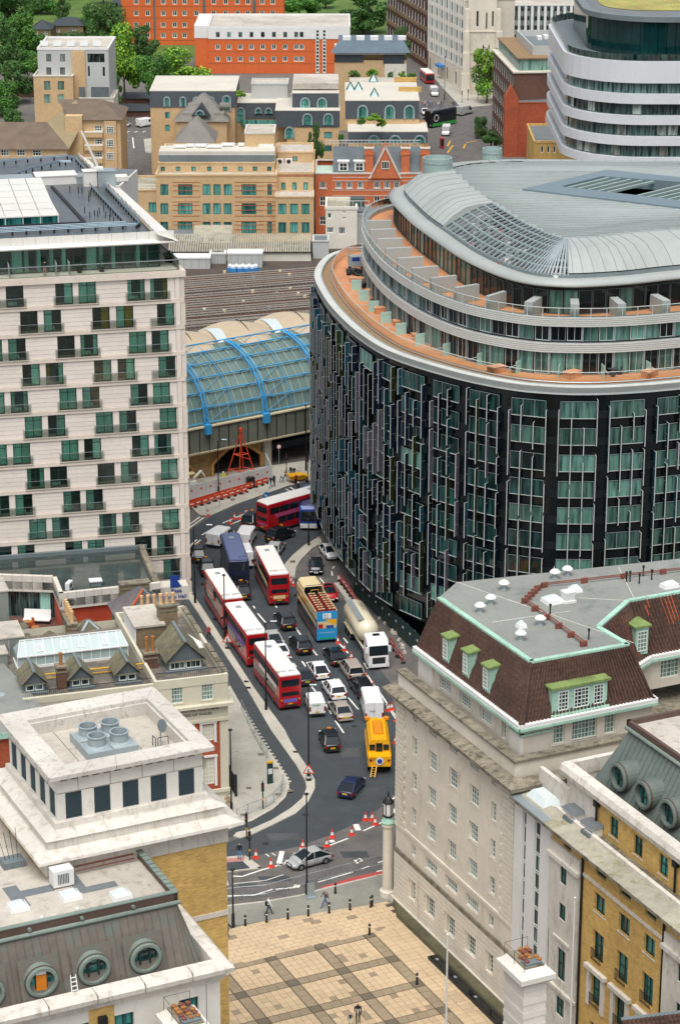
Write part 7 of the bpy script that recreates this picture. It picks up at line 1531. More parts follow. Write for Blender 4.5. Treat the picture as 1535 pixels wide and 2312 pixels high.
# corner brick office, red brick and low yellow block
a,c_ = W(1110,292),W(1156,352);r,f,L = rbox('corner_brick_office','brown brick corner office with stone window grid and glazed roof storey',a,c_,19.5,22,'dark_brick')
for k in range(5):
    for i in range(10): f[0].win(.7+i*(L-.8)/10,.7+(i+.62)*(L-.8)/10,1.2+k*3.7,3.6+k*3.7,2,1,fr='white_frame',gl='pane_dark')
walls(r,f,'dark_brick');MB().box(-.3,-.3,19.3,L+.3,22,19.7).build('cornice','portland',r);MB().box(-.1,-.2,0,L,0.02,4).build('stone_base','portland',r) if False else None
MB().box(1,1.2,19.7,L-1,21,22.4).build('glazed_storey','pane_green',r);MB().box(.6,.8,22.4,L-.6,21.5,22.7).build('brown_roof','gravel',r)
for i in range(16): MB().box(1+i*(L-2)/16,1.1,19.7,1.15+i*(L-2)/16,1.2,22.4).build('mullion','galvanised',r)
MB().ring([(4,5),(L-5,5),(L-5,20),(4,20)],[(4.3,5.3),(L-5.3,5.3),(L-5.3,19.7),(4.3,19.7)],22.6,24.8).build('plant_screen','grey_clad',r);MB().box(4.3,5.3,22.7,L-5.3,19.7,23.4).build('plant_deck','lead_grey',r)
for i in range(12): x,y = random.uniform(6,L-8),random.uniform(7,18);MB().box(x,y,23.4,x+random.uniform(1,4),y+random.uniform(.6,2),24.2).build('duct','white_paint',r)
v = W(1160,350);b = FB('red_gable_house','red brick house with slate roof and shaped gable beside the corner office',1170,1300,232,566,12,'red_brick',None);b.win(1230,258,1240,280,1,1,fr='white_frame',gl='orange_board');b.done(.3);zt = FX(1200,200,572)[1];MB().add([(0,0,b.h),(b.w,0,b.h),(b.w,7,zt),(0,7,zt)],[(0,1,2,3)]).build('slate_roof','slate',b.root);MB().add([(-3.2,-.2,0),(0,-.2,0),(0,-.2,b.h+1),(-1.6,-.2,b.h+4),(-3.2,-.2,b.h+1),(-3.2,4,0),(-3.2,4,b.h+1),(-1.6,4,b.h+4)],[(0,1,2,3,4),(0,4,6,5),(4,3,7,6)]).build('gable','red_brick',b.root)
b = FB('low_yellow_block','low yellow brick block with grey flat roof behind the round hotel',1205,1330,322,540,22,'yellow_brick','roof_dark_patch');[b.win(1220+i*14,330,1226+i*14,345,1,1,**Wt) for i in range(5)];b.done(.8)
b = FB('stock_chimney_terrace','row of old stock brick gables crowned with chimneys behind the corner office',1140,1262,118,640,10,'stock_brick','slate').done(.4)
for i,px in enumerate((1152,1182,1208,1232,1250)): x,z = FX(px,96-(i % 2)*10,642);MB().box(x-b.x0-1,1,b.h-1,x-b.x0+1,3,z).build('chimney','stock_brick',b.root);[MB().lathe([(.2,0),(.16,.9)],7).build('chimney_pot','pot_terracotta',b.root,(x-b.x0-.7+k*.45,2,z)) for k in range(4)]
for i in range(4): MB().add([(i*3.4,-.1,b.h),(i*3.4+3.2,-.1,b.h),(i*3.4+1.6,-.1,b.h+2.2),(i*3.4+1.6,8,b.h+2.2),(i*3.4,8,b.h),(i*3.4+3.2,8,b.h)],[(0,1,2),(0,2,3,4),(1,5,3,2)]).build('gable_roof','stock_brick',b.root)
# white banded rounded office, top right
wb = thing('white_banded_office','curved white banded office with ribbon windows and dark glass top drum','building',(0,0,0))
def rrect(x0,x1,y0,y1,R,n=10):
    out = []
    for cx,cy,a0 in ((x0+R,y0+R,math.pi),(x1-R,y0+R,1.5*math.pi),(x1-R,y1-R,0),(x0+R,y1-R,.5*math.pi)):
        out += [(cx+R*math.cos(a0+math.pi/2*i/n),cy+R*math.sin(a0+math.pi/2*i/n)) for i in range(n+1)]
    return out
zz = lambda py: FX(1300,py,478)[1]
bz = [(348,330),(304,284),(258,238),(212,190),(166,118)];O1 = rrect(43.6,118,466,530,15);mk('band_white','d3d7da',.4,.03,2,.04);mkglass('ribbon','1a3436','6d8a86',.08,.25)
for k,(lo_,hi_) in enumerate(bz):
    z0,z1 = zz(lo_),zz(hi_);o = put('storey',None,wb,(0,0,0));MB().loft([[(x,y,z0) for x,y in O1],[(x,y,z1) for x,y in O1],[(x,y,z1) for x,y in offset(O1,1.0)]],cap=False).build('band','band_white',o)
    zt = zz(bz[k+1][0]) if k < 4 else z1+1;S = offset(O1,.9);MB().loft([[(x,y,z1-.2) for x,y in S],[(x,y,zt+.2) for x,y in S]],cap=False).build('ribbon_window','ribbon',o)
    if k < 4:
        ss = arc(S)
        for j in range(50):
            p,a = along(S,ss,j*1.9+2)
            if p.y < 510: put('mullion',boxmesh(.12,.12,zt-z1,'black_iron'),o,(p.x,p.y,z1),a)
        for j in range(10): p,a = along(S,ss,random.uniform(0,80));put('blind',boxmesh(1.7,.05,(zt-z1)*.8,'pane_blind'),o,(p.x+math.sin(a)*.06,p.y-math.cos(a)*.06,z1+.2),a)
    MB().poly(*[(x,y,z1-.02) for x,y in offset(O1,.5)]).build('floor','lead_grey',o)
zt0 = zz(120);O2 = rrect(48.5,118,472,526,14);ztop = FX(1400,40,478)[1];MB().loft([[(x,y,zt0-.5) for x,y in O2],[(x,y,ztop) for x,y in O2]],cap=False).build('glass_drum','drum_glass',wb);mk('drum_glass','12393a',.08,.3,.5,.4);ss = arc(O2)
for j in range(46):
    p,a = along(O2,ss,j*1.7)
    if p.y < 512: put('drum_mullion',boxmesh(.15,.15,ztop-zt0,'black_iron'),wb,(p.x,p.y,zt0),a);
MB().loft([[(x,y,ztop) for x,y in offset(O2,-.8)],[(x,y,ztop+1.0) for x,y in offset(O2,-.8)],[(x,y,ztop+1.0) for x,y in offset(O2,.8)]],cap=False).build('roof_rim','lead_grey',wb);MB().poly(*[(x,y,ztop+.5) for x,y in O2]).build('roof','roof_dark_patch',wb);MB().poly(*[(x,y,ztop+.6) for x,y in rrect(52,95,484,520,10)]).build('sedum_roof','sedum',wb);mk('sedum','9c9a55',.95,.3,2,.3,stain=('b08f55',.5,.5,1))
g = put('guard',None,wb,(0,0,0));GR = offset(O1,.4);MB().loft([[(x,y,zz(118)) for x,y in GR],[(x,y,zz(118)+1.3) for x,y in GR]],cap=False).build('guard_glass','rail_glass',g)
# far streets
struct(MB().poly(*[(p.x,p.y,.006) for p in WP((868,120),(880,150),(940,215),(958,300),(955,420),(1130,420),(1112,300),(1118,225),(1095,215),(1010,205),(960,150),(930,120))]).build('far_road','asphalt_old'))
fp = struct(MB().prism([(p.x,p.y) for p in WP((955,148),(1000,200),(1042,245),(1112,237),(1112,215),(1050,200),(968,140))],0,.12).build('far_pavement','paving'))
struct(MB().poly(*[(p.x,p.y,.006) for p in WP((276,275),(270,400),(345,400),(340,275))]).build('side_street','asphalt_old'));struct(MB().poly(*[(p.x,p.y,.004) for p in WP((240,278),(240,292),(360,292),(360,278))]).build('cross_street','asphalt_old'));struct(MB().prism([(p.x,p.y) for p in WP((325,315),(329,345),(356,348),(350,312))],0,.12).build('street_corner','paving'))
for a,c_ in (((300,310),(303,335)),((285,318),(292,318)),((287,299),(294,296)),((304,299),(311,296)),((322,299),(329,296))): dash(a,c_,.3)
for a,c_ in (((1046,335),(1050,325)),((1052,322),(1075,318)),((1010,330),(1016,318)),((1022,328),(1010,345))): dash(a,c_,.4,'yellow_paint')
MB().poly(*[(p.x,p.y,.02) for p in WP((975,293),(1012,292),(1018,303),(978,306))]).build('box_junction','yellow_paint',fp) if False else None
struct(MB().poly((-400,700,.01),(-60,700,.01),(-60,1100,.01),(-400,1100,.01)).build('park_ground','grass'));struct(MB().poly((-60,720,.008),(40,720,.008),(40,1100,.008),(-60,1100,.008)).build('estate_ground','grass'))
# ---------------------------------------------------------------- trees
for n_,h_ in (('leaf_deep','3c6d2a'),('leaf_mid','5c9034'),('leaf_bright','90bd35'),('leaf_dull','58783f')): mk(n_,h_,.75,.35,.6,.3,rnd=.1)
mk('bark','5a4a3a',.9,.2,5,.1)
crowns = {}
def crown_mesh(kind,seed,n=9500):
    k = (kind,seed)
    if k in crowns: return crowns[k]
    R = random.Random(seed);m = MB();lobes = []
    for i in range(20):
        v = Vector((R.gauss(0,1),R.gauss(0,1),R.gauss(0,.85))).normalized()*R.uniform(.3,.88);lobes.append((v,R.uniform(.13,.36)))
    for i in range(n):
        c,r = R.choice(lobes);d = Vector((R.gauss(0,1),R.gauss(0,1),R.gauss(0,1))).normalized();p = c+d*r*R.uniform(.7,1.18)
        a = Vector((R.gauss(0,1),R.gauss(0,1),R.gauss(0,.6))).normalized();b_ = a.cross(d+Vector((R.gauss(0,.5),R.gauss(0,.5),R.gauss(0,.5))));s = R.uniform(.032,.062)
        if b_.length < .1: continue
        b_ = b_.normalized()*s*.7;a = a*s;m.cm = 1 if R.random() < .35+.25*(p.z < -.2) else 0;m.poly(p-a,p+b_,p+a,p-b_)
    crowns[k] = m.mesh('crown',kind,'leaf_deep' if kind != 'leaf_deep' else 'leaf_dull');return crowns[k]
def tree(px,py,z,wpx,hpx,kind,lab,seed=1,y=None,grp='trees among the far houses',name='tree'):
    """crown centre seen at px,py; crown wpx x hpx across in the photo; stands at distance y"""
    x,zc = FX(px,py,y);sc = y/F_*1.03;w,h = wpx*sc*.66,hpx*sc*.64;zc = max(zc,h*.9+.5);r = thing(name,lab,'tree',(x,y,0),seed*.7,grp)
    c = put('crown',crown_mesh(kind,seed % 4),r,(0,0,zc));c.scale = (w,w*.95,h)
    m = MB();m.tube((0,0,0),(0,0,zc),.16+w*.03,7,.1)
    for i in range(5): a = i*1.3+seed;m.tube((0,0,zc*.55+i*.2),(w*.5*math.cos(a),w*.5*math.sin(a),zc+h*.25),.09,5,.04)
    m.build('trunk','bark',r)
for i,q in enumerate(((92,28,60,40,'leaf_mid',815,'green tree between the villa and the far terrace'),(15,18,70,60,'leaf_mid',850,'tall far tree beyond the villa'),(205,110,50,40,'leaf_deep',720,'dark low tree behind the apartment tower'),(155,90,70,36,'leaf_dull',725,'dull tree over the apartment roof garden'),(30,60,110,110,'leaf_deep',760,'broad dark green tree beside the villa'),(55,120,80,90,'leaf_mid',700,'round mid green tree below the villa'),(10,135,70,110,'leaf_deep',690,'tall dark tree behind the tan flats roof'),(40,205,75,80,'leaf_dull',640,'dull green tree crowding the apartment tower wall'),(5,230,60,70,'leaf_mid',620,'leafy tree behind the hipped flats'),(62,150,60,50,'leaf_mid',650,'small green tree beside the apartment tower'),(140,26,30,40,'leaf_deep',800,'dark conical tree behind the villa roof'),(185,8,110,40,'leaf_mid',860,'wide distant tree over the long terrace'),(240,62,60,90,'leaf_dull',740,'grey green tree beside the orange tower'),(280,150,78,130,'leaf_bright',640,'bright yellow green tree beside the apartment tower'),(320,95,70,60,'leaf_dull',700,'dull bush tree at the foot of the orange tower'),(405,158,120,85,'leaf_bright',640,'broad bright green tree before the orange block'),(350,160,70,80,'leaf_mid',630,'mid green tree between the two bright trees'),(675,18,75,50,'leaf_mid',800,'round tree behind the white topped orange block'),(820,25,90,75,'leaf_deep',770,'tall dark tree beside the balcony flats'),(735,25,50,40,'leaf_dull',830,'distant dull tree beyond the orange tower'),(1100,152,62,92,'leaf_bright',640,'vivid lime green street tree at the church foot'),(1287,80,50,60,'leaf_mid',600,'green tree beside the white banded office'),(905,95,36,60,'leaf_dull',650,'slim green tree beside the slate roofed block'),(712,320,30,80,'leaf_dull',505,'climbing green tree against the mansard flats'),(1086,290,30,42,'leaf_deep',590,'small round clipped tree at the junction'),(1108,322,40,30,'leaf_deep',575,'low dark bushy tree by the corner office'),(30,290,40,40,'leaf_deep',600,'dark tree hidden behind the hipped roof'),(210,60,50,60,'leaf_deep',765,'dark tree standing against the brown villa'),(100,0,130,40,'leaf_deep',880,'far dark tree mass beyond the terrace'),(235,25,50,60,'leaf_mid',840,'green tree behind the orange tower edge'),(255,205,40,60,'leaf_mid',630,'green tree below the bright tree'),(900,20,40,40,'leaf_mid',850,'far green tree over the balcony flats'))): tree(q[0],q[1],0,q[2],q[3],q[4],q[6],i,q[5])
for i,(px,py,w) in enumerate(((798,166,30),(840,166,34),(882,170,16),(908,168,20),(930,172,26),(845,268,44),(815,272,20),(862,278,24),(770,310,14),(500,285,18),(925,178,20),(545,212,30))):
    yw = 586 if py < 200 and px > 600 else (532 if py > 250 and px > 700 else 545);x,z = FX(px,py,yw);r = thing('terrace_shrub',('leafy green shrub in the roof terrace planting','leafy shrub on the slate flats terrace')[py > 200],'shrub',(x,yw,z-.9),i,('shrubs of the planted terrace','shrubs on the slate flats terraces')[py > 200]);c = put('foliage',crown_mesh('leaf_bright' if i % 2 else 'leaf_mid',i % 4),r,(0,0,.9));c.scale = (w*.055,w*.05,1.0);MB().tube((0,0,-.3),(0,0,.9),.05,5).build('stem','bark',r)
# ================================================================ vehicles (built facing +y, wheels on z = 0)
def paint(name,h,rough=.28): 
    m = mk(name,h,rough,.03,2,.05);m.node_tree.nodes['Principled BSDF'].inputs['Coat Weight'].default_value = .5;return m
for n_,h_ in (('car_black','14171a'),('car_white','ededeb'),('car_silver','a9aba8'),('car_champagne','a8a094'),('car_red','b01a22'),('car_navy','16244a'),('car_charcoal','2b2f33'),('bus_red','b0141d'),('bus_navy','151b38'),('duck_yellow','efae10'),('tank_cream','d9cfb4'),('tour_maroon','561b20'),('tour_cream','e2cf9d'),('tour_blue','2596cf'),('coach_blue','27479a'),('bus_green','2a9a3a')): paint(n_,h_)
mk('car_glass','1a2429',.06,.1,1,.1);mk('tyre','191a1b',.9,.1,4,0);mk('rim','8d9294',.4,.1,4,0,metal=.6);mk('lamp_red','8e1517',.3,.1,4,0);mk('lamp_amber','d98a1c',.3,.1,4,0);mk('lamp_clear','d8dcdc',.15,.1,4,0);mk('plate_yellow','d9b01e',.5,.03,4,0);mk('plate_white','dfe0dc',.5,.03,4,0);mk('bus_roof','e6e3dc',.5,.04,1,.06);mk('seat_red','9a2023',.8,.1,4,.1);mk('chassis','26282a',.8,.1,4,.1);mk('ad_pink','b84f7d',.5,.1,1,.1);mk('ad_cream','d8c08c',.5,.1,1,.1);mk('ad_violet','6a5fb0',.5,.15,1,.2)
TY = {}
def wheel(root,x,y,r=.33,w=.22):
    k = (r,w)
    if k not in TY:
        n = 16;rg = lambda R,q: [(q,R*math.cos(2*math.pi*i/n),R*math.sin(2*math.pi*i/n)) for i in range(n)]
        TY[k] = (MB().loft([rg(r*.62,-w/2),rg(r*.95,-w/2),rg(r,-w*.3),rg(r,w*.3),rg(r*.95,w/2),rg(r*.62,w/2)]).mesh('tyre','tyre'),MB().loft([rg(r*.6,-w*.52),rg(r*.6,w*.52)]).mesh('rim','rim'))
    o = put('wheel',None,root,(x,y,r));put('tyre',TY[k][0],o);put('rim',TY[k][1],o)
def sect(y,zb,zt,hw,c=.14): return [(-hw+.06,y,zb),(-hw,y,zb+c),(-hw,y,zt-c),(-hw+c,y,zt),(hw-c,y,zt),(hw,y,zt-c),(hw,y,zb+c),(hw-.06,y,zb)]
def bx(root,name,mt,*c): return MB().box(*c).build(name,mt,root)
GROUPS = {}
def vroot(name,label,cat,rear,ahead,L,grp=None):
    a,b_ = W(*rear),W(*ahead);d = (b_-a).normalized();c = a+d*L/2;return thing(name,label,cat,(c.x,c.y,.012),math.atan2(d.y,d.x)-math.pi/2,grp)
def car(label,rear,ahead,col,style='hatch',grp='cars in the traffic queue',roofglass=False):
    P = dict(hatch=(4.4,.89,1.49,-2.12,-.95,.1,1.35),saloon=(4.8,.91,1.45,-1.85,-.9,.35,1.4),suv=(4.55,.94,1.67,-2.15,-1.7,.2,1.2),mpv=(4.7,.94,1.8,-2.25,-1.95,.45,1.6),taxi=(4.58,.89,1.8,-2.1,-1.5,.2,1.0))[style]
    L,hw,H,g0,g1,g2,g3 = P;h2 = L/2;r = vroot('taxi' if style == 'taxi' else 'car',label,'taxi' if style == 'taxi' else 'car',rear,ahead,L,grp);bl = .62*H if style != 'taxi' else 1.02;b0 = bl-.06
    tail = bl-.02 if style != 'saloon' else bl-.05
    q_ = lambda y,zb,zt,w: [(-w*.9,y,zb),(-w*.99,y,zb+.14),(-w,y,(zb+zt)/2),(-w*.97,y,zt-.13),(-w*.88,y,zt-.03),(-w*.5,y,zt+.015),(w*.5,y,zt+.015),(w*.88,y,zt-.03),(w*.97,y,zt-.13),(w,y,(zb+zt)/2),(w*.99,y,zb+.14),(w*.9,y,zb)]
    st_ = [(-h2,.45,tail-.2,hw*.8),(-h2+.06,.36,tail-.06,hw*.9),(-h2+.25,.26,tail,hw*.97),(-h2+.9,.22,bl,hw),(0,.2,bl,hw),(g3-.1,.22,bl+.02,hw),(g3+.25,.22,bl-.02,hw*.99),(h2-.6,.24,bl-.14,hw*.96),(h2-.25,.27,bl-.25,hw*.9),(h2-.06,.32,bl-.36,hw*.8),(h2,.4,bl-.45,hw*.66)]
    MB().loft([q_(*s) for s in st_]).build('body',col,r,smooth=True)
    for s in (-1,1):
        for y in (-h2+.85,h2-.85): MB().loft([[(s*x,y+.4*math.cos(math.pi*i/8),.3+.4*math.sin(math.pi*i/8)) for i in range(9)] for x in (hw-.2,hw+.008)]).build('wheel_arch','chassis',r)
    gb,gt = hw-.06,hw-.25;z0,z1 = b0,H-.03
    MB().add([(-gb,g0,z0),(gb,g0,z0),(gb,g3,z0),(-gb,g3,z0),(-gt,g1,z1),(gt,g1,z1),(gt,g2,z1),(-gt,g2,z1)],[(0,1,5,4),(1,2,6,5),(2,3,7,6),(3,0,4,7),(4,5,6,7)]).build('windows','car_glass',r)
    MB().loft([[(-gt-.02,y,z),(-gt+.1,y,z+.05),(gt-.1,y,z+.05),(gt+.02,y,z)] for y,z in ((g1-.16,z1-.08),(g1+.12,z1),(g2-.3,z1+.01),(g2+.06,z1-.03))]).build('roof',col,r)
    if roofglass: bx(r,'sunroof','car_glass',-gt+.12,g1+.25,z1+.045,gt-.12,g2-.05,z1+.06)
    for s in (-1,1):
        for ya,yb_,w_ in ((g0,g1,.12),(g3,g2,.09),(-.15,-.2,.06))+(((-1.25,-1.2,.07),) if style not in ('saloon','hatch') else ()): MB().beam((s*gb,ya,z0),(s*gt,yb_,z1),w_,.1).build('pillar',col,r)
    for s in (-1,1):
        wheel(r,s*(hw-.1),-h2+.85);wheel(r,s*(hw-.1),h2-.85);bx(r,'tail_light','lamp_red',*sorted((s*hw*.62,s*hw*.96))[:1],-h2-.02,tail-.38,sorted((s*hw*.62,s*hw*.96))[1],-h2+.14,tail-.14);a_,c_ = sorted((s*hw*.5,s*hw*.86));bx(r,'headlight','lamp_clear',a_,h2-.2,bl-.42,c_,h2-.06,bl-.3);a_,c_ = sorted((s*(hw-.02),s*(hw+.17)));bx(r,'mirror',col,a_,g3-.35,bl-.02,c_,g3-.22,bl+.13)
        bx(r,'door_handle','rim',*sorted((s*(hw-.005),s*(hw+.015)))[:1],-.5,bl-.2,sorted((s*(hw-.005),s*(hw+.015)))[1],-.35,bl-.16);bx(r,'door_seam','chassis',*sorted((s*(hw-.01),s*(hw+.004)))[:1],-.2,.35,sorted((s*(hw-.01),s*(hw+.004)))[1],-.17,bl-.1)
    bx(r,'number_plate','plate_yellow',-.27,-h2-.03,.55,.27,-h2+.05,.7);bx(r,'number_plate','plate_white',-.27,h2-.02,.42,.27,h2+.03,.55);bx(r,'rear_bumper','chassis' if style == 'taxi' else col,-hw*.86,-h2-.06,.3,hw*.86,-h2+.1,.5);bx(r,'grille','chassis',-.45,h2-.1,.42,.45,h2-.02,.6) if style else None
    if style == 'taxi': bx(r,'taxi_sign','lamp_amber',-.22,g2-.1,z1+.05,.22,g2+.05,z1+.18)
    return r
def van(label,rear,ahead,col='car_white',L=5.0,hw=.98,H=2.0,txt=None,grp='white vans in the traffic'):
    r = vroot('van',label,'van',rear,ahead,L,grp);h2 = L/2;st_ = [(-h2,.35,H-.1,hw*.95),(-h2+.08,.3,H,hw),(h2-1.75,.3,H,hw),(h2-1.5,.3,H-.04,hw*.98)]
    MB().loft([sect(*s) for s in st_]).build('body',col,r);MB().loft([sect(*s) for s in ((h2-1.5,.3,1.25,hw),(h2-.75,.3,1.15,hw*.98),(h2-.15,.32,.92,hw*.88),(h2,.4,.8,hw*.78))]).build('bonnet',col,r)
    MB().add([(-hw+.04,h2-1.55,1.2),(hw-.04,h2-1.55,1.2),(hw-.08,h2-.8,1.15),(-hw+.08,h2-.8,1.15),(-hw+.14,h2-1.55,H-.06),(hw-.14,h2-1.55,H-.06)],[(2,3,4,5),(0,3,4),(1,2,5)]).build('windscreen','car_glass',r)
    bx(r,'rear_door_seam','chassis',-.01,-h2-.012,.45,.01,-h2+.02,H-.12);bx(r,'rear_bumper','chassis',-hw*.92,-h2-.08,.28,hw*.92,-h2+.05,.48);bx(r,'number_plate','plate_yellow',-.27,-h2-.03,.58,.27,-h2+.05,.72)
    for s in (-1,1):
        wheel(r,s*(hw-.12),-h2+.9,.34);wheel(r,s*(hw-.12),h2-.9,.34);a_,c_ = sorted((s*hw*.78,s*hw*.99));bx(r,'tail_light','lamp_red',a_,-h2-.015,.75,c_,-h2+.1,1.25);a_,c_ = sorted((s*hw*.5,s*hw*.85));bx(r,'headlight','lamp_clear',a_,h2-.25,.75,c_,h2-.08,.92);a_,c_ = sorted((s*(hw-.02),s*(hw+.012)));bx(r,'side_window','car_glass',a_,h2-2.35,1.22,c_,h2-1.6,H-.35);bx(r,'sill_trim','chassis',a_,-h2+1.4,.42,c_,h2-1.5,.56);a_,c_ = sorted((s*hw,s*(hw+.2)));bx(r,'mirror','chassis',a_,h2-1.35,1.15,c_,h2-1.2,1.45)
    if txt: lettering('lettering',txt[0],.3,txt[1],r,(-.55,-h2-.02,1.35),(math.pi/2,0,0),.005)
    return r
def ddbus(label,rear,ahead,col='bus_red',L=10.6,roof='bus_roof',txt=None,adm=None,sidead=None,opentop=False,rearmt=None):
    r = vroot('double_decker_bus',label,'bus',rear,ahead,L,'double decker buses in the queue');h2 = L/2;hw,H = 1.26,4.35
    top = H-.18 if not opentop else 3.15
    st_ = [(-h2,.45,top-.14,hw-.1),(-h2+.12,.32,top,hw),(h2-.3,.32,top,hw),(h2,.4,top-.3,hw-.14)];MB().loft([sect(*s,.16) for s in st_]).build('body',col,r)
    if not opentop:
        MB().loft([[(-q,y,z),(-q+.16,y,z+.13),(q-.16,y,z+.13),(q,y,z)] for y,q,z in ((-h2+.02,1.12,top-.08),(-h2+.3,1.2,top),(h2-.5,1.2,top),(h2-.08,1.06,top-.16))]).build('roof',roof,r);bx(r,'roof_hatch','galvanised',-.3,h2-2.6,top+.13,.3,h2-1.9,top+.17)
        if txt: lettering('fleet_number',txt,.62,'black_iron',r,(.95,-h2+.75,top+.135),(0,0,0),.004,'RIGHT')
    n = 6
    for s in (-1,1):
        a_,c_ = sorted((s*(hw-.03),s*(hw+.012)))
        for lo_,hi_,k in ((1.25,2.1,0),(2.75,3.6,1)):
            if opentop and k: continue
            y0,y1 = -h2+.35+(1.4 if not k else 0),h2-.35
            for i in range(n): bx(r,'side_window','car_glass',a_,y0+(y1-y0)*i/n+.04,lo_,c_,y0+(y1-y0)*(i+1)/n-.04,hi_)
        bx(r,'skirt_line','chassis',a_,-h2+.3,.32,c_,h2-.3,.42)
        if sidead: bx(r,'side_advert',sidead,sorted((s*(hw-.02),s*(hw+.016)))[0],-h2+1.2,2.18,sorted((s*(hw-.02),s*(hw+.016)))[1],h2-2.6,2.66)
        wheel(r,s*(hw-.16),-h2+2.6,.48,.3);wheel(r,s*(hw-.16),h2-2.6,.48,.3)
        a_,c_ = sorted((s*.86,s*1.12));bx(r,'tail_light','lamp_red',a_,-h2-.02,.95,c_,-h2+.1,1.15);bx(r,'tail_light','lamp_amber',a_,-h2-.02,1.2,c_,-h2+.1,1.36);bx(r,'headlight','lamp_clear',*sorted((s*.75,s*1.05))[:1],h2-.12,.65,sorted((s*.75,s*1.05))[1],h2+.01,.85);MB().beam((s*hw,h2-.1,2.3),(s*(hw+.28),h2+.2,2.1),.08,.3).build('mirror','chassis',r)
    if not opentop: bx(r,'rear_window','car_glass',-1.0,-h2-.02,2.85,1.0,-h2+.14,3.65);bx(r,'front_window','car_glass',-1.05,h2-.25,2.75,1.05,h2-.02,3.6)
    if not rearmt: bx(r,'lower_rear_window','car_glass',-.98,-h2-.02,1.75,.98,-h2+.14,2.2);bx(r,'engine_cover',col,-.9,-h2-.03,.6,.9,-h2+.1,1.6);bx(r,'engine_grille','chassis',-.75,-h2-.05,.48,.75,-h2,.72)
    bx(r,'windscreen','car_glass',-1.1,h2-.2,1.1,1.1,h2-.01,2.4);bx(r,'number_plate','plate_yellow',-.27,-h2-.05,.75,.27,-h2,.88)
    if adm: bx(r,'rear_advert',adm,-.75,-h2-.045,.98,.75,-h2-.02,1.42)
    bx(r,'destination_blind','lamp_amber' if col == 'bus_navy' else 'black_iron',-.5,h2-.05,2.42,.5,h2+.0,2.66)
    return r
K1 = lambda p: (p[0]-47,p[1]-62)
ddbus('red double decker nearest the silver saloon, white roof, DW 301 on top',(656,1604),(610,1542),txt='DW 301',adm='ad_violet',sidead='bus_roof');ddbus('red double decker following the leading red bus past the triangular sign',(582,1507),(535,1441),txt='DW 302',sidead='ad_violet');ddbus('red double decker at the cream kerb beside the hotel corner',(528,1425),(482,1352),txt='DW 309')
ddbus('red double decker with cream rear advert behind the blue bus',(631,1369),(596,1300),txt='ABK 31',adm='ad_cream',sidead='ad_cream');ddbus('red double decker with pink side advert turning under the railway bridge',(592,1203),(690,1175),sidead='ad_pink',adm='ad_pink')
ddbus('dark blue double decker with blue roof beside a black taxi',(541,1337),(522,1280),'bus_navy',10.4,'bus_blue_roof','308');paint('bus_blue_roof','4a557f')
# open top tour bus
r = ddbus('cream and maroon open top tour bus with red seats and blue rear panel',(738,1452),(694,1382),'tour_maroon',10.4,opentop=True,rearmt=1);h2 = 5.2
for s in (-1,1): bx(r,'upper_side','tour_cream',*sorted((s*1.2,s*1.28))[:1],-h2+.1,3.0,sorted((s*1.2,s*1.28))[1],h2-.1,4.0);bx(r,'mid_stripe','tour_cream',*sorted((s*1.25,s*1.275))[:1],-h2+.2,2.15,sorted((s*1.25,s*1.275))[1],h2-.3,2.6);bx(r,'yellow_scroll','duck_yellow',*sorted((s*1.25,s*1.285))[:1],-1.5,3.15,sorted((s*1.25,s*1.285))[1],2.2,3.6)
bx(r,'upper_floor','chassis',-1.2,-h2+.1,3.1,1.2,h2-.2,3.2)
MB().loft([[(-1.24,y,3.9),(-1.2,y,4.45),(-.9,y,4.7),(.9,y,4.7),(1.2,y,4.45),(1.24,y,3.9)] for y in (h2-3.4,h2-.5)]+[[(-1.1,h2-.1,3.6),(-1.05,h2-.1,4.1),(-.8,h2-.1,4.3),(.8,h2-.1,4.3),(1.05,h2-.1,4.1),(1.1,h2-.1,3.6)]],cap=False,closed=False).build('front_canopy','tour_cream',r);MB().path([(-1.2,h2-3.4,4.0),(-1.05,h2-3.4,4.55),(1.05,h2-3.4,4.55),(1.2,h2-3.4,4.0)],.07).build('canopy_hoop','tour_cream',r);MB().path([(-.3,h2-3.5,3.2),(-.3,h2-3.5,4.1),(.6,h2-3.5,4.1),(.6,h2-3.5,3.2)],.035).build('grab_rail','yellow_paint',r)
for i in range(8):
    for x in (-.95,-.48,.3,.77):
        s = put('seat',None,r,(x,-h2+.55+i*.74,3.2));bx(s,'cushion','seat_red',0,0,.3,.4,.42,.42);bx(s,'seat_back','seat_red',0,-.06,.42,.4,.04,.95);bx(s,'headrest_trim','tour_cream',.02,-.07,.88,.38,.05,.97)
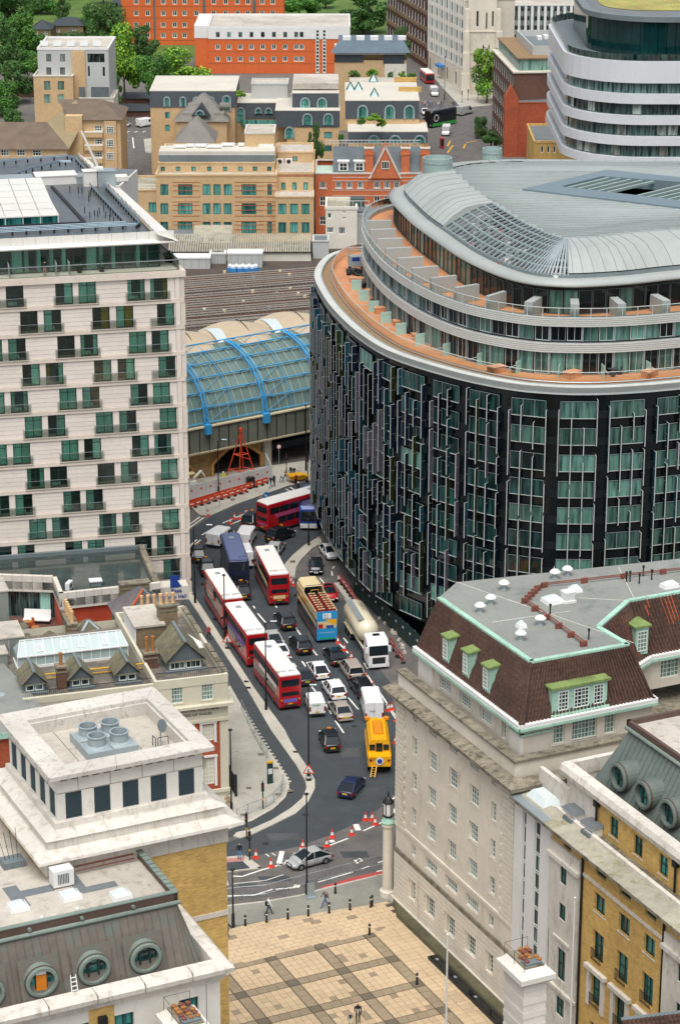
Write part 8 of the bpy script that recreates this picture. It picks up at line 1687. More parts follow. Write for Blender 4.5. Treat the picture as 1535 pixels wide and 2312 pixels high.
bx(r,'rear_panel','tour_blue',-1.22,-h2-.06,.45,1.22,-h2,4.0);bx(r,'advert_photo','ad_cream',-1.1,-h2-.08,1.9,1.1,-h2-.055,2.75);MB().add([(.1,-h2-.09,2.75),(1.15,-h2-.09,2.2),(1.15,-h2-.09,3.0),(-.3,-h2-.09,3.0)],[(0,1,2,3)]).build('yellow_wedge','duck_yellow',r);bx(r,'advert_red','car_red',-1.05,-h2-.095,1.95,-.5,-h2-.07,2.45);bx(r,'advert_blue','coach_blue',-.1,-h2-.095,1.92,.8,-h2-.07,2.25);bx(r,'route_board','bus_roof',-.5,-h2-.09,3.1,.5,-h2-.055,3.75);lettering('lettering','BIG',.32,'tour_blue',r,(-.38,-h2-.1,3.45),(math.pi/2,0,0),.003);lettering('lettering','BUS',.32,'tour_blue',r,(-.38,-h2-.1,3.15),(math.pi/2,0,0),.003);bx(r,'green_strip','bus_green',-.9,-h2-.08,.55,.9,-h2-.055,.7);lettering('lettering','IN TOUCH IN LONDON',.17,'bus_roof',r,(-.95,-h2-.08,1.3),(math.pi/2,0,0),.003)
# coach nosing out from behind the round hotel
r = vroot('coach','blue and white single deck coach half hidden by the round hotel','coach',(704,1146),(697,1196),9.5);MB().loft([sect(*s,.2) for s in ((-4.7,.35,3.2,1.2),(-4.5,.3,3.35,1.26),(4.3,.3,3.35,1.26),(4.75,.4,3.0,1.1))]).build('body','coach_blue',r);MB().loft([[(-1.05,y,3.33),(-.9,y,3.42),(.9,y,3.42),(1.05,y,3.33)] for y in (-4.4,4.3)]).build('roof','bus_blue_roof',r);bx(r,'windscreen','car_glass',-1.05,4.5,1.3,1.05,4.77,2.7);bx(r,'front_panel','bus_roof',-1.1,4.5,.4,1.1,4.8,1.0)
for s in (-1,1): [bx(r,'side_window','car_glass',*sorted((s*1.23,s*1.275))[:1],-4.2+i*1.6,1.5,sorted((s*1.23,s*1.275))[1],-2.7+i*1.6,2.6) for i in range(5)];wheel(r,s*1.1,-2.8,.48,.3);wheel(r,s*1.1,2.9,.48,.3);bx(r,'headlight','lamp_clear',*sorted((s*.7,s*1.0))[:1],4.75,.6,sorted((s*.7,s*1.0))[1],4.83,.8)
for k in range(4): bx(r,'white_stripe','bus_roof',-1.278,-3+k*1.4,2.75,-1.27,-2.2+k*1.4,3.0)
# cars, taxis and vans
A = lambda p: (p[0]-21,p[1]-30)
def rr(c,k=.6): return (c[0]+21*k,c[1]+30*k)
for lab,c,col,sty in (('silver compact car hidden beside the second red bus',(612,1448),'car_silver','hatch'),('white car between the red bus and the black car',(628,1476),'car_white','saloon'),('black estate car beside the open top bus front',(642,1410),'car_black','suv'),('black sport utility car beside the open top bus rear',(678,1465),'car_black','suv'),('black saloon car behind the open top bus',(756,1491),'car_black','saloon'),('dark car squeezed beside the rear red bus',(683,1535),'car_charcoal','hatch'),('white hybrid hatchback with raked tail in the middle lane',(717,1521),'car_white','hatch'),('grey people carrier behind the black saloon',(794,1525),'car_champagne','mpv'),('white compact utility car ahead of the silver saloon',(754,1568),'car_white','suv'),('black people carrier ahead of the tall white van',(817,1566),'car_black','mpv'),('silver saloon beside the small white van',(770,1616),'car_champagne','saloon')): car(lab,rr(c,.55),A(c),col,sty,roofglass=('black' in lab and sty != 'mpv'))
for lab,c,t in (('black taxi driving away alone behind the queue',(752,1702),(738,1668)),('black taxi behind the dark blue bus',(553,1358),(538,1330)),('black taxi next to the hotel corner',(449,1274),(446,1246)),('black taxi ahead of the leading red bus',(471,1304),(462,1275)),('black taxi turning right behind the bridge bound bus',(607,1227),(652,1210)),('dark taxi between the cones and the turning bus',(557,1196),(572,1180))): car(lab,c,t,'car_black','taxi','black taxis in the traffic')
car('dark blue hatchback turning towards the bridge',(778,1806),(800,1778),'car_navy','hatch');car('silver hybrid hatchback crossing below the cones',(742,1938),(660,1961),'car_silver','hatch');car('black oncoming car rounding the kerb island',(712,1274),(714,1306),'car_black','hatch');car('bright red oncoming car with dark roof beside the open top bus',(734,1334),(752,1366),'car_red','hatch',roofglass=True);car('white car half hidden at the round hotel base',(733,1243),(746,1258),'car_white','hatch');car('silver car turning right ahead of the cream advert bus',(612,1262),(626,1242),'car_silver','saloon')
van('white panel van turning at the junction beside the hotel',(480,1238),(505,1220));van('white panel van beside the turning black taxi',(549,1238),(562,1216));van('white high roof van ahead of the cream advert bus',(556,1286),(548,1262),H=2.4);van('small white delivery van with green lettering on its doors',(717,1620),(706,1590),L=4.4,hw=.9,H=1.82,txt=('CANO','bus_green'));van('tall white van with black logo on its rear doors',(845,1634),(833,1592),L=5.9,hw=1.02,H=2.55,txt=('TNX','black_iron'))
# tanker lorry facing the camera
r = vroot('tanker_lorry','white tractor cab lorry with cream silo tank trailer beside the green hoarding','lorry',(795,1415),(866,1530),13.6);n = 20
rg = lambda y,R,z=2.55: [(R*math.cos(2*math.pi*i/n),y,z+R*math.sin(2*math.pi*i/n)) for i in range(n)]
MB().loft([rg(-6.6,.25,2.6),rg(-6.45,.8,2.6),rg(-6.1,1.2,2.6),rg(-5.6,1.34,2.6),rg(1.0,1.36,2.6),rg(1.6,1.15),rg(2.1,.4)]).build('tank','tank_cream',r,smooth=True);MB().loft([[(x,y,z) for x,z in ((-.9,1.5),(.9,1.5),(.3,.8),(-.3,.8))] for y in (-5.2,-1)]).build('hopper','tank_cream',r)
bx(r,'walkway','galvanised',.35,-5.8,3.9,1.0,1.0,3.98);MB().path([(1.15,-5.8,4.1),(1.15,1.0,4.1)],.03).build('walkway_rail','tank_cream',r);lettering('lettering','MIX IT',.95,'stone_weathered',r,(-.1,-4.6,3.965),(0,0,math.pi/2),.003);m = MB();m.beam((-.9,-6.2,1.15),(-.9,3.6,1.15),.18,.25);m.beam((.9,-6.2,1.15),(.9,3.6,1.15),.18,.25);m.build('trailer_frame','tank_cream',r)
for i in range(3): [bx(r,'crate_guard','tank_cream',*sorted((s*1.0,s*1.26))[:1],-5.9+i*1.35,1.0,sorted((s*1.0,s*1.26))[1],-4.8+i*1.35,1.1) for s in (-1,1)]
for y in (-5.4,-4.1,-2.8): [wheel(r,s*1.0,y,.5,.4) for s in (-1,1)]
for y in (3.4,5.7): [wheel(r,s*1.02,y,.5,.35) for s in (-1,1)]
MB().loft([sect(*s,.18) for s in ((4.4,.75,3.55,1.2),(4.6,.5,3.75,1.24),(5.9,.45,3.6,1.24),(6.5,.4,2.9,1.22),(6.75,.45,1.6,1.15))]).build('cab','car_white',r);MB().add([(-1.1,6.56,2.85),(1.1,6.56,2.85),(1.13,6.76,1.75),(-1.13,6.76,1.75)],[(0,1,2,3)]).build('windscreen','car_glass',r);bx(r,'grille','chassis',-.75,6.7,.75,.75,6.8,1.5);bx(r,'bumper','car_white',-1.2,6.6,.35,1.2,6.85,.72);bx(r,'roof_hatch','car_glass',-.4,5.0,3.7,.4,5.5,3.78);bx(r,'chassis_rails','chassis',-.5,2.2,.7,.5,5,1.0);MB().tube((0,1.9,2.4),(0,3.0,1.2),.25,10).build('discharge_cone','tank_cream',r)
for s in (-1,1): bx(r,'headlight','lamp_clear',*sorted((s*.8,s*1.15))[:1],6.78,.5,sorted((s*.8,s*1.15))[1],6.87,.72);bx(r,'mirror','car_white',*sorted((s*1.25,s*1.5))[:1],6.3,2.0,sorted((s*1.25,s*1.5))[1],6.45,2.7);bx(r,'side_window','car_glass',*sorted((s*1.22,s*1.245))[:1],5.3,2.0,sorted((s*1.22,s*1.245))[1],6.2,2.8);bx(r,'mudguard','ad_pink' if False else 'tank_cream',*sorted((s*.85,s*1.2))[:1],-6.0,1.0,sorted((s*.85,s*1.2))[1],-2.2,1.06)
# yellow amphibious tour vehicle
r = vroot('amphibious_bus','bright yellow amphibious tour vehicle with rear ladder and windows','amphibious bus',(857,1752),(850,1690),8.6);MB().loft([sect(*s,.2) for s in ((-4.2,1.0,2.1,1.15),(-3.4,.6,2.15,1.25),(3.0,.6,2.1,1.25),(4.2,1.1,2.0,.9))]).build('hull','duck_yellow',r);MB().loft([[(-1.15,y,2.1),(-1.12,y,3.1),(-.8,y,3.45),(.8,y,3.45),(1.12,y,3.1),(1.15,y,2.1)] for y in (-3.0,2.6)]).build('cabin','duck_yellow',r);MB().loft([[(-.55,y,3.44),(-.4,y,3.62),(.4,y,3.62),(.55,y,3.44)] for y in (-1.6,1.6)]).build('roof_hatch','lamp_amber',r)
for s in (-1,1):
    [bx(r,'side_window','car_glass',*sorted((s*1.1,s*1.16))[:1],-2.8+i*1.1,2.3,sorted((s*1.1,s*1.16))[1],-1.85+i*1.1,2.95) for i in range(5)];[wheel(r,s*1.05,y,.52,.3) for y in (-2.7,0.2,2.8)];bx(r,'rear_window','car_glass',*sorted((s*.42,s*1.0))[:1],-3.04,2.3,sorted((s*.42,s*1.0))[1],-2.95,2.95);MB().tube((s*1.15,-4.0,2.05),(s*1.15,3.0,2.05),.06).build('rub_rail','duck_yellow',r);bx(r,'tail_light','lamp_red',*sorted((s*.8,s*1.05))[:1],-4.24,1.6,sorted((s*.8,s*1.05))[1],-4.15,1.8);MB().lathe([(.3,0),(.3,.25),(.12,.3)],10,(s*1.0,2.4,3.4)).build('light_bar','lamp_amber',r)
bx(r,'rear_door','car_glass',-.34,-3.04,2.15,.34,-2.95,3.1);n = 16;MB().loft([[(R_*math.cos(2*math.pi*i/n),-4.26-q,1.65+R_*math.sin(2*math.pi*i/n)) for i in range(n)] for R_,q in ((.42,0),(.42,.03))]).build('round_logo','bus_roof',r);MB().loft([[(.26*math.cos(2*math.pi*i/n),-4.3-q,1.65+.26*math.sin(2*math.pi*i/n)) for i in range(n)] for q in (0,.02)]).build('round_logo_centre','coach_blue',r);lettering('lettering','DUCK',.28,'black_iron',r,(-1.1,-4.22,1.75),(math.pi/2,0,0),.004);m = MB()
for x in (-.75,-.3): m.beam((x,-4.3,1.2),(x-.25,-5.1,.25),.06,.06)
for k in range(5): m.beam((-.78-.05*k,-4.35-.17*k,1.1-.19*k),(-.28-.05*k,-4.35-.17*k,1.1-.19*k),.05,.05)
m.build('ladder','duck_yellow',r)
# far traffic at the junction
r = vroot('single_decker_bus','red single decker bus with white roof by the church','bus',(956,178),(990,206),9.5);MB().loft([sect(*s,.2) for s in ((-4.7,.35,2.8,1.2),(-4.5,.3,2.9,1.25),(4.5,.3,2.9,1.25),(4.75,.4,2.7,1.15))]).build('body','bus_red',r);bx(r,'roof','bus_roof',-1.1,-4.5,2.88,1.1,4.4,3.02);bx(r,'windscreen','car_glass',-1.1,4.6,1.0,1.1,4.79,2.6)
for s in (-1,1): [bx(r,'side_window','car_glass',*sorted((s*1.22,s*1.265))[:1],-4.2+i*1.45,1.3,sorted((s*1.22,s*1.265))[1],-2.85+i*1.45,2.4) for i in range(6)];wheel(r,s*1.1,-2.6,.48,.3);wheel(r,s*1.1,2.8,.48,.3)
van('white van waiting behind the crossing pedestrians',(978,212),(992,238),H=2.3,grp='far junction vans');van('silver minibus crossing the far junction',(1034,262),(1068,254),'car_silver',5.6,1.0,2.4,grp='far junction vans');van('white van parked beside the red telephone box',(1008,300),(998,330),H=2.3,grp='far junction vans');van('white van on the side street behind the tan flats',(312,288),(340,284),H=2.2,grp='side street vans');car('white car behind the black and green bus',(955,255),(972,272),'car_white','hatch','far junction cars');car('white car parked in the side street by the flats',(268,290),(285,286),'car_white','hatch','side street cars')
r = ddbus('black and green double decker at the far junction',(1022,278),(960,290),'car_black',9.5,'car_charcoal');bx(r,'green_skirt','bus_green',-1.285,-4.6,.35,1.285,4.4,1.1);MB().loft([[(-1.29,.9*math.cos(i*.4)*q+3,2.4+.9*math.sin(i*.4)*q) for i in range(16)] for q in (1,.75)],cap=False).build('round_emblem','bus_roof',r)
# ================================================================ people
for n_,h_ in (('skin_a','c99a7c'),('skin_b','8a5d43'),('hair_dark','2a211c'),('hair_brown','5c4230'),('cloth_black','1d1f22'),('cloth_white','d6d6d2'),('cloth_grey','6a6d70'),('denim','4f6f96'),('denim_dark','2c3a52'),('cloth_red','a5393c'),('cloth_tan','a98f6b'),('cloth_blue','5f86b4'),('hi_vis','d6e02a'),('shoe_dark','1a1a1a')): mk(n_,h_,.85,.1,6,.05)
def person(label,foot,ahead,pz,top,legs,hair='hair_dark',skin='skin_a',extra=None,grp='pedestrians',h=1.0,z=0.13,shoes='shoe_dark'):
    a = W(*foot,z) if not isinstance(foot,Vector) else foot;b = W(*ahead,z) if not isinstance(ahead,Vector) else ahead;d = b-a
    r = thing('person',label,'person',a,math.atan2(d.y,d.x)-math.pi/2,grp);o = put('body',BODY[pz],r);o.scale = (h*1.05,h*1.05,h)
    for i,k in enumerate((top,legs,skin,shoes,hair)): o.material_slots[i].link = 'OBJECT';o.material_slots[i].material = getmat(k)
    if extra == 'backpack' or extra == 'redpack': MB().loft([[(x*s,y,1.2+zz*s) for x,zz in ((-.15,-.2),(.15,-.2),(.16,.15),(.08,.24),(-.08,.24),(-.16,.15))] for y,s in ((-.1,1),(-.26,.9),(-.3,.6))]).build('backpack','cloth_red' if extra == 'redpack' else 'cloth_black',r)
    if extra == 'helmet': MB().lathe([(.13,1.66),(.125,1.73),(.07,1.8),(.02,1.81)],12,(0,.04,0)).build('helmet','white_paint',r)
    if extra == 'bag': MB().box(.2,-.15,.75,.3,.12,1.0).build('shoulder_bag','cloth_tan',r)
    if extra == 'shirt': MB().box(-.06,.1,1.0,.06,.17,1.42).build('shirt_front','cloth_white',r)
    return r
person('pedestrian in black jacket and pale jeans waiting on the traffic island',(541,1940),(541,1990),'stand','cloth_black','cloth_blue',z=.13);person('pedestrian in pale top with black backpack striding along the pavement',(606,2066),(640,2062),'walk','cloth_white','denim_dark',extra='backpack',h=1.08);person('pedestrian in dark jacket with red backpack and blue jeans',(734,2048),(690,2056),'walk','cloth_grey','denim','hair_brown',extra='redpack',h=1.08)
person('pedestrian in dark suit with white shirt crossing the plaza',(808,2310),(806,2350),'stroll','cloth_black','cloth_black',skin='skin_b',extra='shirt',h=1.12,z=.15);person('small child in dark coat walking beside the suited pedestrian',(791,2315),(789,2350),'walk','denim_dark','cloth_white',h=.68,z=.15);person('pedestrian in tan outfit at the hospital steps',(514,1828),(500,1800),'phone','cloth_tan','cloth_tan','hair_brown',extra='bag')
person('site worker in yellow vest and white helmet behind the hoarding',(505,1092),(500,1120),'stand','hi_vis','denim_dark',extra='helmet',grp='people by the hoarding');person('pedestrian in red top beside the leading red buses on the cycle lane',(472,1444),(455,1415),'walk','cloth_red','cloth_black',z=.03)
for i,(p,c) in enumerate((((612,1102),'cloth_black'),((619,1098),'denim_dark'),((636,1089),'cloth_white'),((644,1086),'cloth_tan'),((657,1078),'cloth_black'),((664,1080),'cloth_black'),((674,1081),'cloth_white'),((668,1096),'cloth_red'))): person(f'pedestrian in {("black coat", "dark denim jacket", "white shirt", "tan coat", "long black jacket", "black hooded top", "white jacket", "red jacket")[i]} by the end of the white hoarding',p,(p[0]+(10 if i % 2 else -10),p[1]+3),('walk','stand','stroll')[i % 3],c,('denim','cloth_black')[i % 2],('hair_dark','hair_brown')[i % 2],grp='people by the hoarding')
for i in range(11): person(f'distant pedestrian in {("red", "white", "black", "blue", "grey", "tan", "white", "black", "red", "black", "grey")[i]} crossing at the far junction',((952,958,966,970,976,983,990,995,1000,1022,1027)[i],243-(i % 3)),(1040,240),('walk','stroll','stand')[i % 3],('cloth_red','cloth_white','cloth_black','cloth_blue','cloth_grey','cloth_tan','cloth_white','cloth_black','cloth_red','cloth_black','cloth_grey')[i],('denim','cloth_black')[i % 2],grp='pedestrians at the far junction',z=.02)
person('guest in black clothes on the hotel roof terrace',HT(-16.3,.5,40.95),HT(-16.3,-5,40.95),'phone','cloth_black','skin_a',grp='terrace guests');person('pedestrian in black walking past the brick tower corner',(514,2118),(500,2130),'walk','cloth_black','cloth_black')
# cyclist
v = W(674,1118);r = thing('bicycle','dark bicycle ridden past the turning red bus','bicycle',(v.x,v.y,.02),1.2);n = 14
for y in (-.5,.5): m = MB();[m.tube((0,y+.33*math.cos(2*math.pi*i/n),.34+.33*math.sin(2*math.pi*i/n)),(0,y+.33*math.cos(2*math.pi*(i+1)/n),.34+.33*math.sin(2*math.pi*(i+1)/n)),.025,4) for i in range(n)];m.build('wheel','tyre',r)
MB().path([(0,-.5,.34),(0,-.1,.85),(0,.4,.85),(0,.5,.34)],.025,4).path([(0,-.1,.85),(0,.0,.3),(0,.4,.85)],.025,4).build('frame','black_iron',r);MB().box(-.08,-.25,.88,.08,.05,.94).build('saddle','black_iron',r);MB().tube((-.25,.42,1.0),(.25,.42,1.0),.02,4).build('handlebar','black_iron',r);person('cyclist in black riding beside the pavement',Vector((v.x,v.y,.16)),Vector((v.x-.9,v.y+.35,.16)),'phone','cloth_black','cloth_black',extra='helmet')
# ================================================================ street furniture
mk('cone_orange','d8402c',.6,.06,4,.08);mk('cone_white','e6e2da',.5,.03,4,0);mk('barrier_orange','d9481f',.6,.1,3,.1);mk('hoarding_white','d3d3cf',.6,.04,2,.05,rnd=.03);mk('hoarding_green','1f3a38',.5,.08,2,.1)
def cone():
    r = thing('traffic_cone','','traffic cone',(0,0,0));MB().taper(-.27,-.27,0,.27,.27,.09,.03).build('base','cone_orange',r);MB().lathe([(.19,.08),(.155,.3)],10).build('lower_cone','cone_orange',r);MB().lathe([(.155,.3),(.1,.62)],10).build('white_sleeve','cone_white',r);MB().lathe([(.1,.62),(.05,.92),(.03,.94)],10).build('tip','cone_orange',r);r.scale = (1.08,1.08,1.0);return r
CN = cone();first = True
for grp,lab,pts in (('cones along the closed lane beside the tanker','orange and white cone in the line beside the tanker',((763,1452),(777,1469),(793,1488),(815,1518),(828,1535),(842,1555),(857,1580),(875,1605),(884,1602),(892,1678),(895,1628))),('cones across the bend below the blue hatchback','orange and white cone on the bend between blue and silver hatchbacks',((684,1915),(679,1926),(738,1911),(750,1891),(794,1885),(825,1852),(840,1852),(847,1862))),('cones by the crossing island','orange and white cone next to the crossing island',((578,1937),(612,1957))),('cones behind the turning bus','orange and white cone in the row behind the turning bus',((520,1182),(530,1172),(543,1172),(556,1162),(571,1163))),('cones at the kerb island','orange and white cone between cream advert bus and kerb island',((652,1310),(657,1316),(662,1322))),('cone at the hoarding corner','lone orange and white cone at the metal barrier corner',((470,1165),))):
    for q in pts:
        v = W(*q);z = .012
        if first: CN.location = (v.x,v.y,z);CN['label'] = lab;CN['group'] = grp;first = False
        else: dup(CN,(v.x,v.y,z),random.uniform(0,1.5),lab,grp)
def lamppost(base,top,lab,arm=None,z=.12):
    v = W(*base,z);zt = None;lo_,hi_ = 0,60
    for _ in range(40):
        md = (lo_+hi_)/2;d_ = v.y*math.cos(TH)-(md-HC)*math.sin(TH);u_ = v.y*math.sin(TH)+(md-HC)*math.cos(TH);py = 1156-F_*u_/d_
        if py > top: lo_ = md
        else: hi_ = md
    r = thing('street_lamp',lab,'street lamp',v);H = md;MB().lathe([(.16,0),(.14,1.4),(.085,1.5),(.06,H)],10).build('post','black_iron',r)
    if arm: MB().tube((0,0,H-.1),(arm,0,H+.15),.045).build('arm','black_iron',r);MB().loft([sect(y,.0,.14,.14,.04) for y in (-.35,.35)]).build('lamp_head','galvanised',r,(arm,0,H+.1),1.57)
    else: MB().lathe([(.1,H-.05),(.22,H+.05),(.22,H+.12),(.05,H+.2)],10).build('lamp_head','black_iron',r)
    return r,H
lamppost((441,1361),1190,'tall black street lamp with long arm at the hotel corner',1.9);lamppost((601,1602),1408,'tall black street lamp on the island beside the last red bus',.9);lamppost((697,1752),1552,'tall black street lamp behind the triangular warning sign',.5);lamppost((693,2020),1797,'tall black lamp column at the crowd barrier');lamppost((523,1840),1652,'black lamp column with cap at the hospital corner');lamppost((508,1440),1302,'black lamp column between the leading red buses');lamppost((494,1121),997,'black street lamp with short arm rising from the hoarding',.9);lamppost((691,1062),918,'black lamp column before the viaduct tunnel');lamppost((697,1231),1175,'short black lamp column on the kerb island');lamppost((527,2094),1968,'black lamp column beside the brick tower corner');lamppost((1003,225),130,'black lamp column beside the church',None)
def signal(base,h,lab,z=.12):
    v = W(*base,z);r = thing('traffic_light',lab,'traffic light',v);MB().lathe([(.08,0),(.06,h)],8).build('post','black_iron',r);o = put('signal_head',None,r,(0,-.14,h-1.2));MB().box(-.17,-.1,0,.17,.12,1.0).build('casing','black_iron',o)
    for k,c in enumerate(('hoarding_green','rust_pipe','tour_maroon')): MB().lathe([(.1,0),(.1,.05)],10).build('lens',c,o,(0,-.1,.18+k*.31),(math.pi/2,0,0))
    MB().box(-.08,-.1,1.1,.08,.06,1.3).build('push_box','yellow_paint',r);r.scale = (.85,.85,.9)
for b_,h,lab in (((564,1942),3.6,'black traffic light at the crossing island'),((557,1893),3.2,'black traffic light on the narrow kerb tip'),((594,1826),3.4,'slim black signal pole with yellow box on the hospital pavement'),((647,1068),3.4,'black traffic light beside the pedestrians at the tunnel'),((695,1075),3.6,'black traffic light at the round hotel corner'),((1042,232),3.6,'far black traffic light on the church crossing kerb'),((1056,228),3.6,'far black traffic light before the church buttress'),((1078,226),3.6,'far black traffic light by the lime green tree')): signal(b_,h,lab)
def bollard():
    r = thing('bollard','','bollard',(0,0,0));MB().lathe([(.13,0),(.12,.1),(.1,.15),(.1,.95),(.13,1.0),(.13,1.08),(.04,1.15)],10).build('post','black_iron',r);MB().lathe([(.105,.8),(.105,.9)],10).build('white_band','cone_white',r);return r
BO = bollard()
for i,(q,lab,grp) in enumerate([((x,y),'black cast iron bollard in the row along the plaza edge','bollards along the plaza edge') for x,y in ((554,2091),(602,2083),(650,2076),(696,2069),(743,2062),(790,2055),(837,2049),(840,2046),(757,2018))]+[((834,2111),'black bollard with white band standing on the dark plaza grid','bollards on the plaza grid'),((941,2223),'black bollard with white band standing on the dark plaza grid','bollards on the plaza grid')]):
    v = W(*q,.13)
    if i == 0: BO.location = v;BO['label'] = lab;BO['group'] = grp
    else: dup(BO,v,0,lab,grp)
def barrier(a,b,lab,grp,z=.13,mt='galvanised',h=1.1):
    a,b = W(*a,z),W(*b,z);d = b-a;L = d.length;r = thing('crowd_barrier',lab,'barrier',a,math.atan2(d.y,d.x),grp);m = MB();m.path([(0,0,.1),(0,0,h),(L,0,h),(L,0,.1)],.03,5);m.tube((0,0,.2),(L,0,.2),.025,4);m.build('frame',mt,r);m = MB();[m.tube((L*(i+.5)/10,0,.2),(L*(i+.5)/10,0,h),.006,3) for i in range(10)];m.build('infill_bars',mt,r);[MB().box(q,-.14,0,q+.04,.14,.04).build('foot',mt,r) for q in (.15,L-.2)]
def chain(pts,lab,grp,**k): [barrier(p,q,lab,grp,**k) for p,q in zip(pts,pts[1:])]
chain([(513,2030),(548,2026),(601,2022),(650,2008),(690,1998),(740,1985),(792,1972),(838,1960),(880,1950)],'grey steel crowd barrier along the road below the silver hatchback','barriers along the lower road');chain([(545,1600),(560,1632),(575,1662),(590,1692),(604,1712)],'steel barrier along the hospital paving beside the cycle track','barriers along the hospital paving');chain([(640,1770),(634,1795),(618,1812),(600,1824),(560,1838),(535,1850)],'steel barrier round the paving corner beside the totem','barriers round the paving corner');chain([(466,1156),(497,1143)],'grey mesh barrier at the orange fence end','barriers at the hoarding',h=1.3)
def hoard(a,b,n,h,mt,lab,name='hoarding',z=.1,marks=True,cat='hoarding'):
    a,b = W(*a,z),W(*b,z);d = b-a;L = d.length;r = thing(name,lab,cat,a,math.atan2(d.y,d.x))
    for i in range(n):
        MB().box(L*i/n+.02,-.05,0,L*(i+1)/n-.02,.05,h).build('panel',mt,r);MB().box(L*i/n-.04,.05,0,L*i/n+.04,.15,h).build('post','galvanised',r)
        if marks: MB().box(L*(i+.5)/n-.15,-.07,h*.6,L*(i+.5)/n+.15,-.05,h*.6+.25).build('notice','cone_orange' if mt == 'hoarding_white' else 'white_paint',r)
hoard((422,1134),(613,1086),9,2.3,'hoarding_white','white site hoarding in front of the viaduct arches');hoard((613,1086),(600,1058),2,2.3,'hoarding_white','short white hoarding return at the arch');hoard((798,1338),(950,1482),10,2.4,'hoarding_green','dark green site hoarding along the round hotel base')
def barrow(a,b,n,mt,lab,grp,z=.1):
    a,b = W(*a,z),W(*b,z);d = b-a;L = d.length;ang = math.atan2(d.y,d.x)
    for i in range(n):
        p = a+d*(i/n);r = thing('plastic_barrier',lab,'barrier',p,ang+random.uniform(-.12,.12),grp);w = L/n*.96;MB().box(0,-.03,.25,w,.03,1.0).build('board',mt,r);MB().box(w*.2,-.035,.55,w*.8,.035,.72).build('white_strip','cone_white',r);[MB().box(q,-.25,0,q+.1,.25,.25).build('foot','chassis',r) for q in (.05,w-.15)]
barrow((424,1146),(606,1092),13,'barrier_orange','orange plastic chapter barrier in front of the white hoarding','orange barriers at the hoarding');barrow((426,1150),(560,1112),9,'barrier_orange','orange plastic barrier in the outer row by the pavement','outer orange barriers');barrow((766,1312),(826,1392),9,'paint_red','red plastic barrier along the kerb strip beside the red car','red barriers by the round hotel',.13);barrow((880,1455),(910,1500),3,'paint_red','red plastic barrier beside the tanker cab','red barriers by the tanker',.02)
r = thing('skip_dumper','small yellow site dumper on the pavement by the tunnel','dumper',W(672,1087,.12),.4);MB().taper(-1.2,-.6,.4,.6,.6,1.1,-.2).build('skip','duck_yellow',r);MB().box(.5,-.5,.4,1.5,.5,.9).build('engine','duck_yellow',r);[wheel(r,x,y,.35,.25) for x in (-.7,1.1) for y in (-.6,.6)]
v = W(545,1078);r = thing('piling_tripod','tall red lattice tripod rig standing in front of the brick arch','tripod rig',v);m = MB();T = Vector((0,0,6.9));ft = [Vector((-2.1,0,0)),Vector((2.1,.3,0)),Vector((-.2,-.8,0)),Vector((.3,1.5,0))]
for i,f_ in enumerate(ft): MB().tube(f_,T,.08,6).build('leg','barrier_orange',r)
for k in (1,3): t = k/6;[m.tube(ft[i].lerp(T,t),ft[j].lerp(T,t),.05,4) for i,j in ((0,2),(2,1),(1,3),(3,0))];m.tube(ft[0].lerp(T,t),ft[1].lerp(T,t-.12),.05,4)
m.build('bracing','barrier_orange',r);MB().lathe([(.25,6.8),(.25,7.3)],10).build('head_sheave','barrier_orange',r)
r = thing('mini_excavator','white mini excavator parked behind the hoarding','excavator',W(432,1100,.1),.6);MB().box(-.6,-.8,0,.6,.8,.4).build('tracks','chassis',r);MB().box(-.55,-.6,.4,.55,.7,1.0).build('engine','white_paint',r);MB().box(-.5,-.5,2.0,.5,.5,2.1).box(-.5,-.5,1.0,-.42,-.42,2.0).box(.42,.42,1.0,.5,.5,2.0).build('canopy','tour_cream',r);MB().beam((.4,.3,.9),(2.0,.6,1.9),.2,.25).beam((2.0,.6,1.9),(2.7,.8,.9),.15,.2).build('boom','white_paint',r)
def tri_sign(base,lab,z=.13):
    v = W(*base,z);r = thing('warning_sign',lab,'sign',v,0);MB().beam((-.3,.2,0),(-.12,0,1.1),.05,.05).beam((.3,.2,0),(.12,0,1.1),.05,.05).build('stand','galvanised',r);MB().add([(-.65,0,.75),(.65,0,.75),(0,0,1.85)],[(0,1,2)]).build('red_triangle','cone_orange',r);MB().add([(-.46,-.02,.86),(.46,-.02,.86),(0,-.02,1.64)],[(0,1,2)]).build('white_triangle','cone_white',r);MB().box(-.12,-.04,.9,.0,-.02,1.2).lathe([(.06,1.22),(.06,1.3)],8,(-.03,-.03,0)).box(.05,-.04,.9,.22,-.02,.98).build('pictogram','black_iron',r);MB().box(-.25,-.15,0,.25,.15,.15).build('sandbag','chassis',r)
tri_sign((697,1762),'red and white triangular roadworks sign at the island bend');tri_sign((514,1464),'red and white triangular sign squeezed beside the second red bus')
r = thing('info_totem','slim dark wayfinding totem with yellow top on the hospital pavement','sign',W(610,1769,.13),.3);MB().box(-.3,-.08,0,.3,.08,2.3).build('panel','hoarding_green',r);MB().box(-.32,-.1,2.3,.32,.1,2.5).build('yellow_top','yellow_paint',r);MB().box(-.22,-.09,1.1,.22,-.08,1.7).build('map','clear_dome',r)
r = thing('direction_sign','blue round keep left sign near the cones','sign',W(601,1142,.02),.5);MB().tube((0,0,0),(0,0,1.3),.04).build('post','galvanised',r);n = 16;MB().loft([[(.5*math.cos(2*math.pi*i/n),-.05+q,1.5+.5*math.sin(2*math.pi*i/n)) for i in range(n)] for q in (0,.04)]).build('blue_disc','crate_blue',r);MB().add([(-.15,-.06,1.7),(.25,-.06,1.4),(.15,-.06,1.25),(-.3,-.06,1.55)],[(0,1,2,3)]).build('white_arrow','cone_white',r)
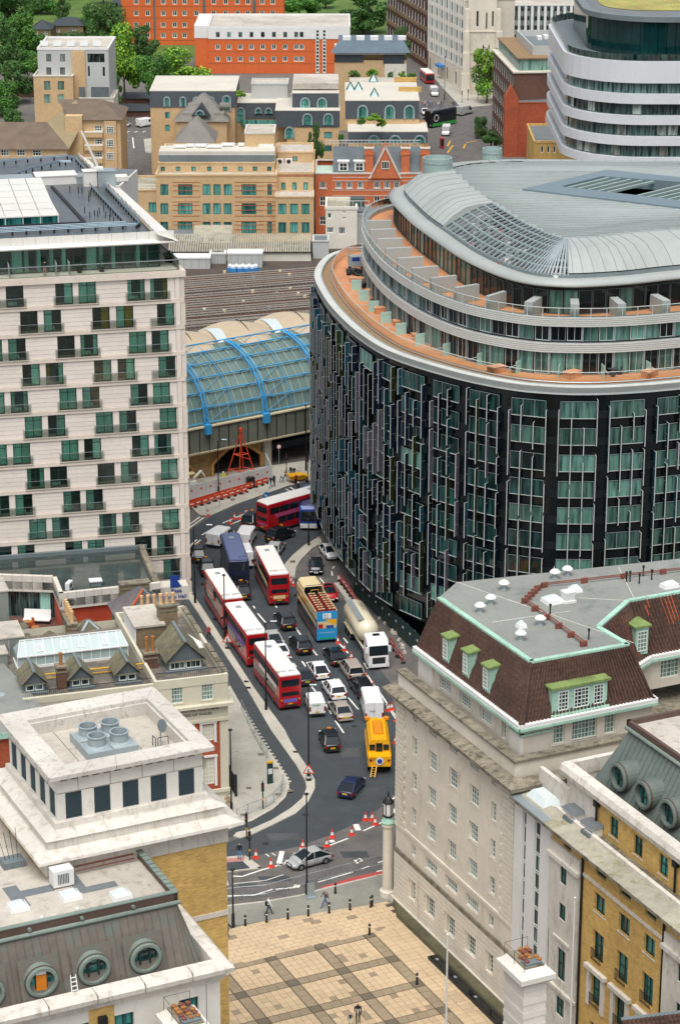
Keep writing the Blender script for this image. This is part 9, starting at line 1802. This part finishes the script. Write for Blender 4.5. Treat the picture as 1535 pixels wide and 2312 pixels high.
r = thing('speed_sign','round red and white road sign in the tunnel mouth','sign',W(630,1052,.05),.3);MB().tube((0,0,0),(0,0,2.6),.04).build('post','galvanised',r);MB().loft([[(.38*math.cos(2*math.pi*i/n),-.05+q,2.9+.38*math.sin(2*math.pi*i/n)) for i in range(n)] for q in (0,.03)]).build('red_ring','lamp_red',r);MB().loft([[(.28*math.cos(2*math.pi*i/n),-.07+q,2.9+.28*math.sin(2*math.pi*i/n)) for i in range(n)] for q in (0,.02)]).build('white_face','cone_white',r)
r = thing('telephone_box','red telephone box at the far junction','telephone box',W(997,334,.1),.2);MB().box(-.45,-.45,0,.45,.45,2.3).build('box','bus_red',r);MB().taper(-.5,-.5,2.3,.5,.5,2.55,.12).build('roof','bus_red',r);MB().box(-.35,-.47,.5,.35,-.45,2.1).build('glazing','car_glass',r)
r = thing('fuse_cabinet','black service cabinet fixed to the white hoarding','cabinet',W(566,1102,.1),.5);MB().box(-.55,-.3,0,.55,.3,1.5).build('cabinet','black_iron',r);MB().box(-.6,-.35,1.5,.6,.35,1.58).build('lid','chassis',r)
r = thing('pedestrian_sign_post','grey barrier mounted information board by the lamp column','sign',W(702,2028,.12),.3);MB().box(-.35,-.05,.2,.35,.05,1.6).build('board','galvanised',r);MB().box(-.45,-.3,0,.45,.3,.2).build('base','galvanised',r);MB().box(-.3,-.07,1.7,.7,-.03,1.95).build('finger_board','lead_grey',r)
for q,h,lab in (((1005,2420),2115,'tall slim white flagpole rising from the plaza'),((1283,2430),2032,'tall slim white flagpole before the yellow brick wing')):
    v = W(*q,.13);r = thing('flagpole',lab,'flagpole',v);lo_,hi_ = 0,40
    for _ in range(40):
        md = (lo_+hi_)/2;d_ = v.y*math.cos(TH)-(md-HC)*math.sin(TH);u_ = v.y*math.sin(TH)+(md-HC)*math.cos(TH)
        if 1156-F_*u_/d_ > h: lo_ = md
        else: hi_ = md
    MB().lathe([(.11,0),(.06,md)],10).build('pole','white_paint',r);MB().lathe([(.09,md),(.11,md+.08),(.02,md+.18)],10).build('finial','white_paint',r)
# rubble and tiled roof corner
random.seed(12)
for i in range(16):
    v = W(random.uniform(812,905),0) if False else W(*[(826+i*6.0+random.uniform(-3,3)),1340+i*8.6+random.uniform(-4,6)],.02);s = random.uniform(.2,.45);tag(MB().taper(-s,-s*.7,0,s,s*.7,s*.8,s*.25).build('rubble_block','roof_pale',None,v,random.uniform(0,3)),'rough pale rubble block on the site strip by the round hotel','rubble','rubble beside the round hotel')
v = W(1535,2285,16.0);r = thing('tiled_roof_corner','corner of a brown tiled roof with lead ridge in front of the brick wing','building',(v.x-4.4,v.y-1.1,0),.22);MB().box(.5,-6,0,14,-.6,14.5).build('wall','portland',r);MB().add([(0,0,16),(14,0,16),(14,-6,14),(0,-6,14)],[(0,1,2,3)]).build('roof','roof_tile_brown',r);MB().tube((0,0,16.05),(14,0,16.05),.15).build('ridge','lead_grey',r);pantiles(r,(14,-6,14),(0,-6,14),(14,0,16),(0,0,16),'roof_tile_brown')
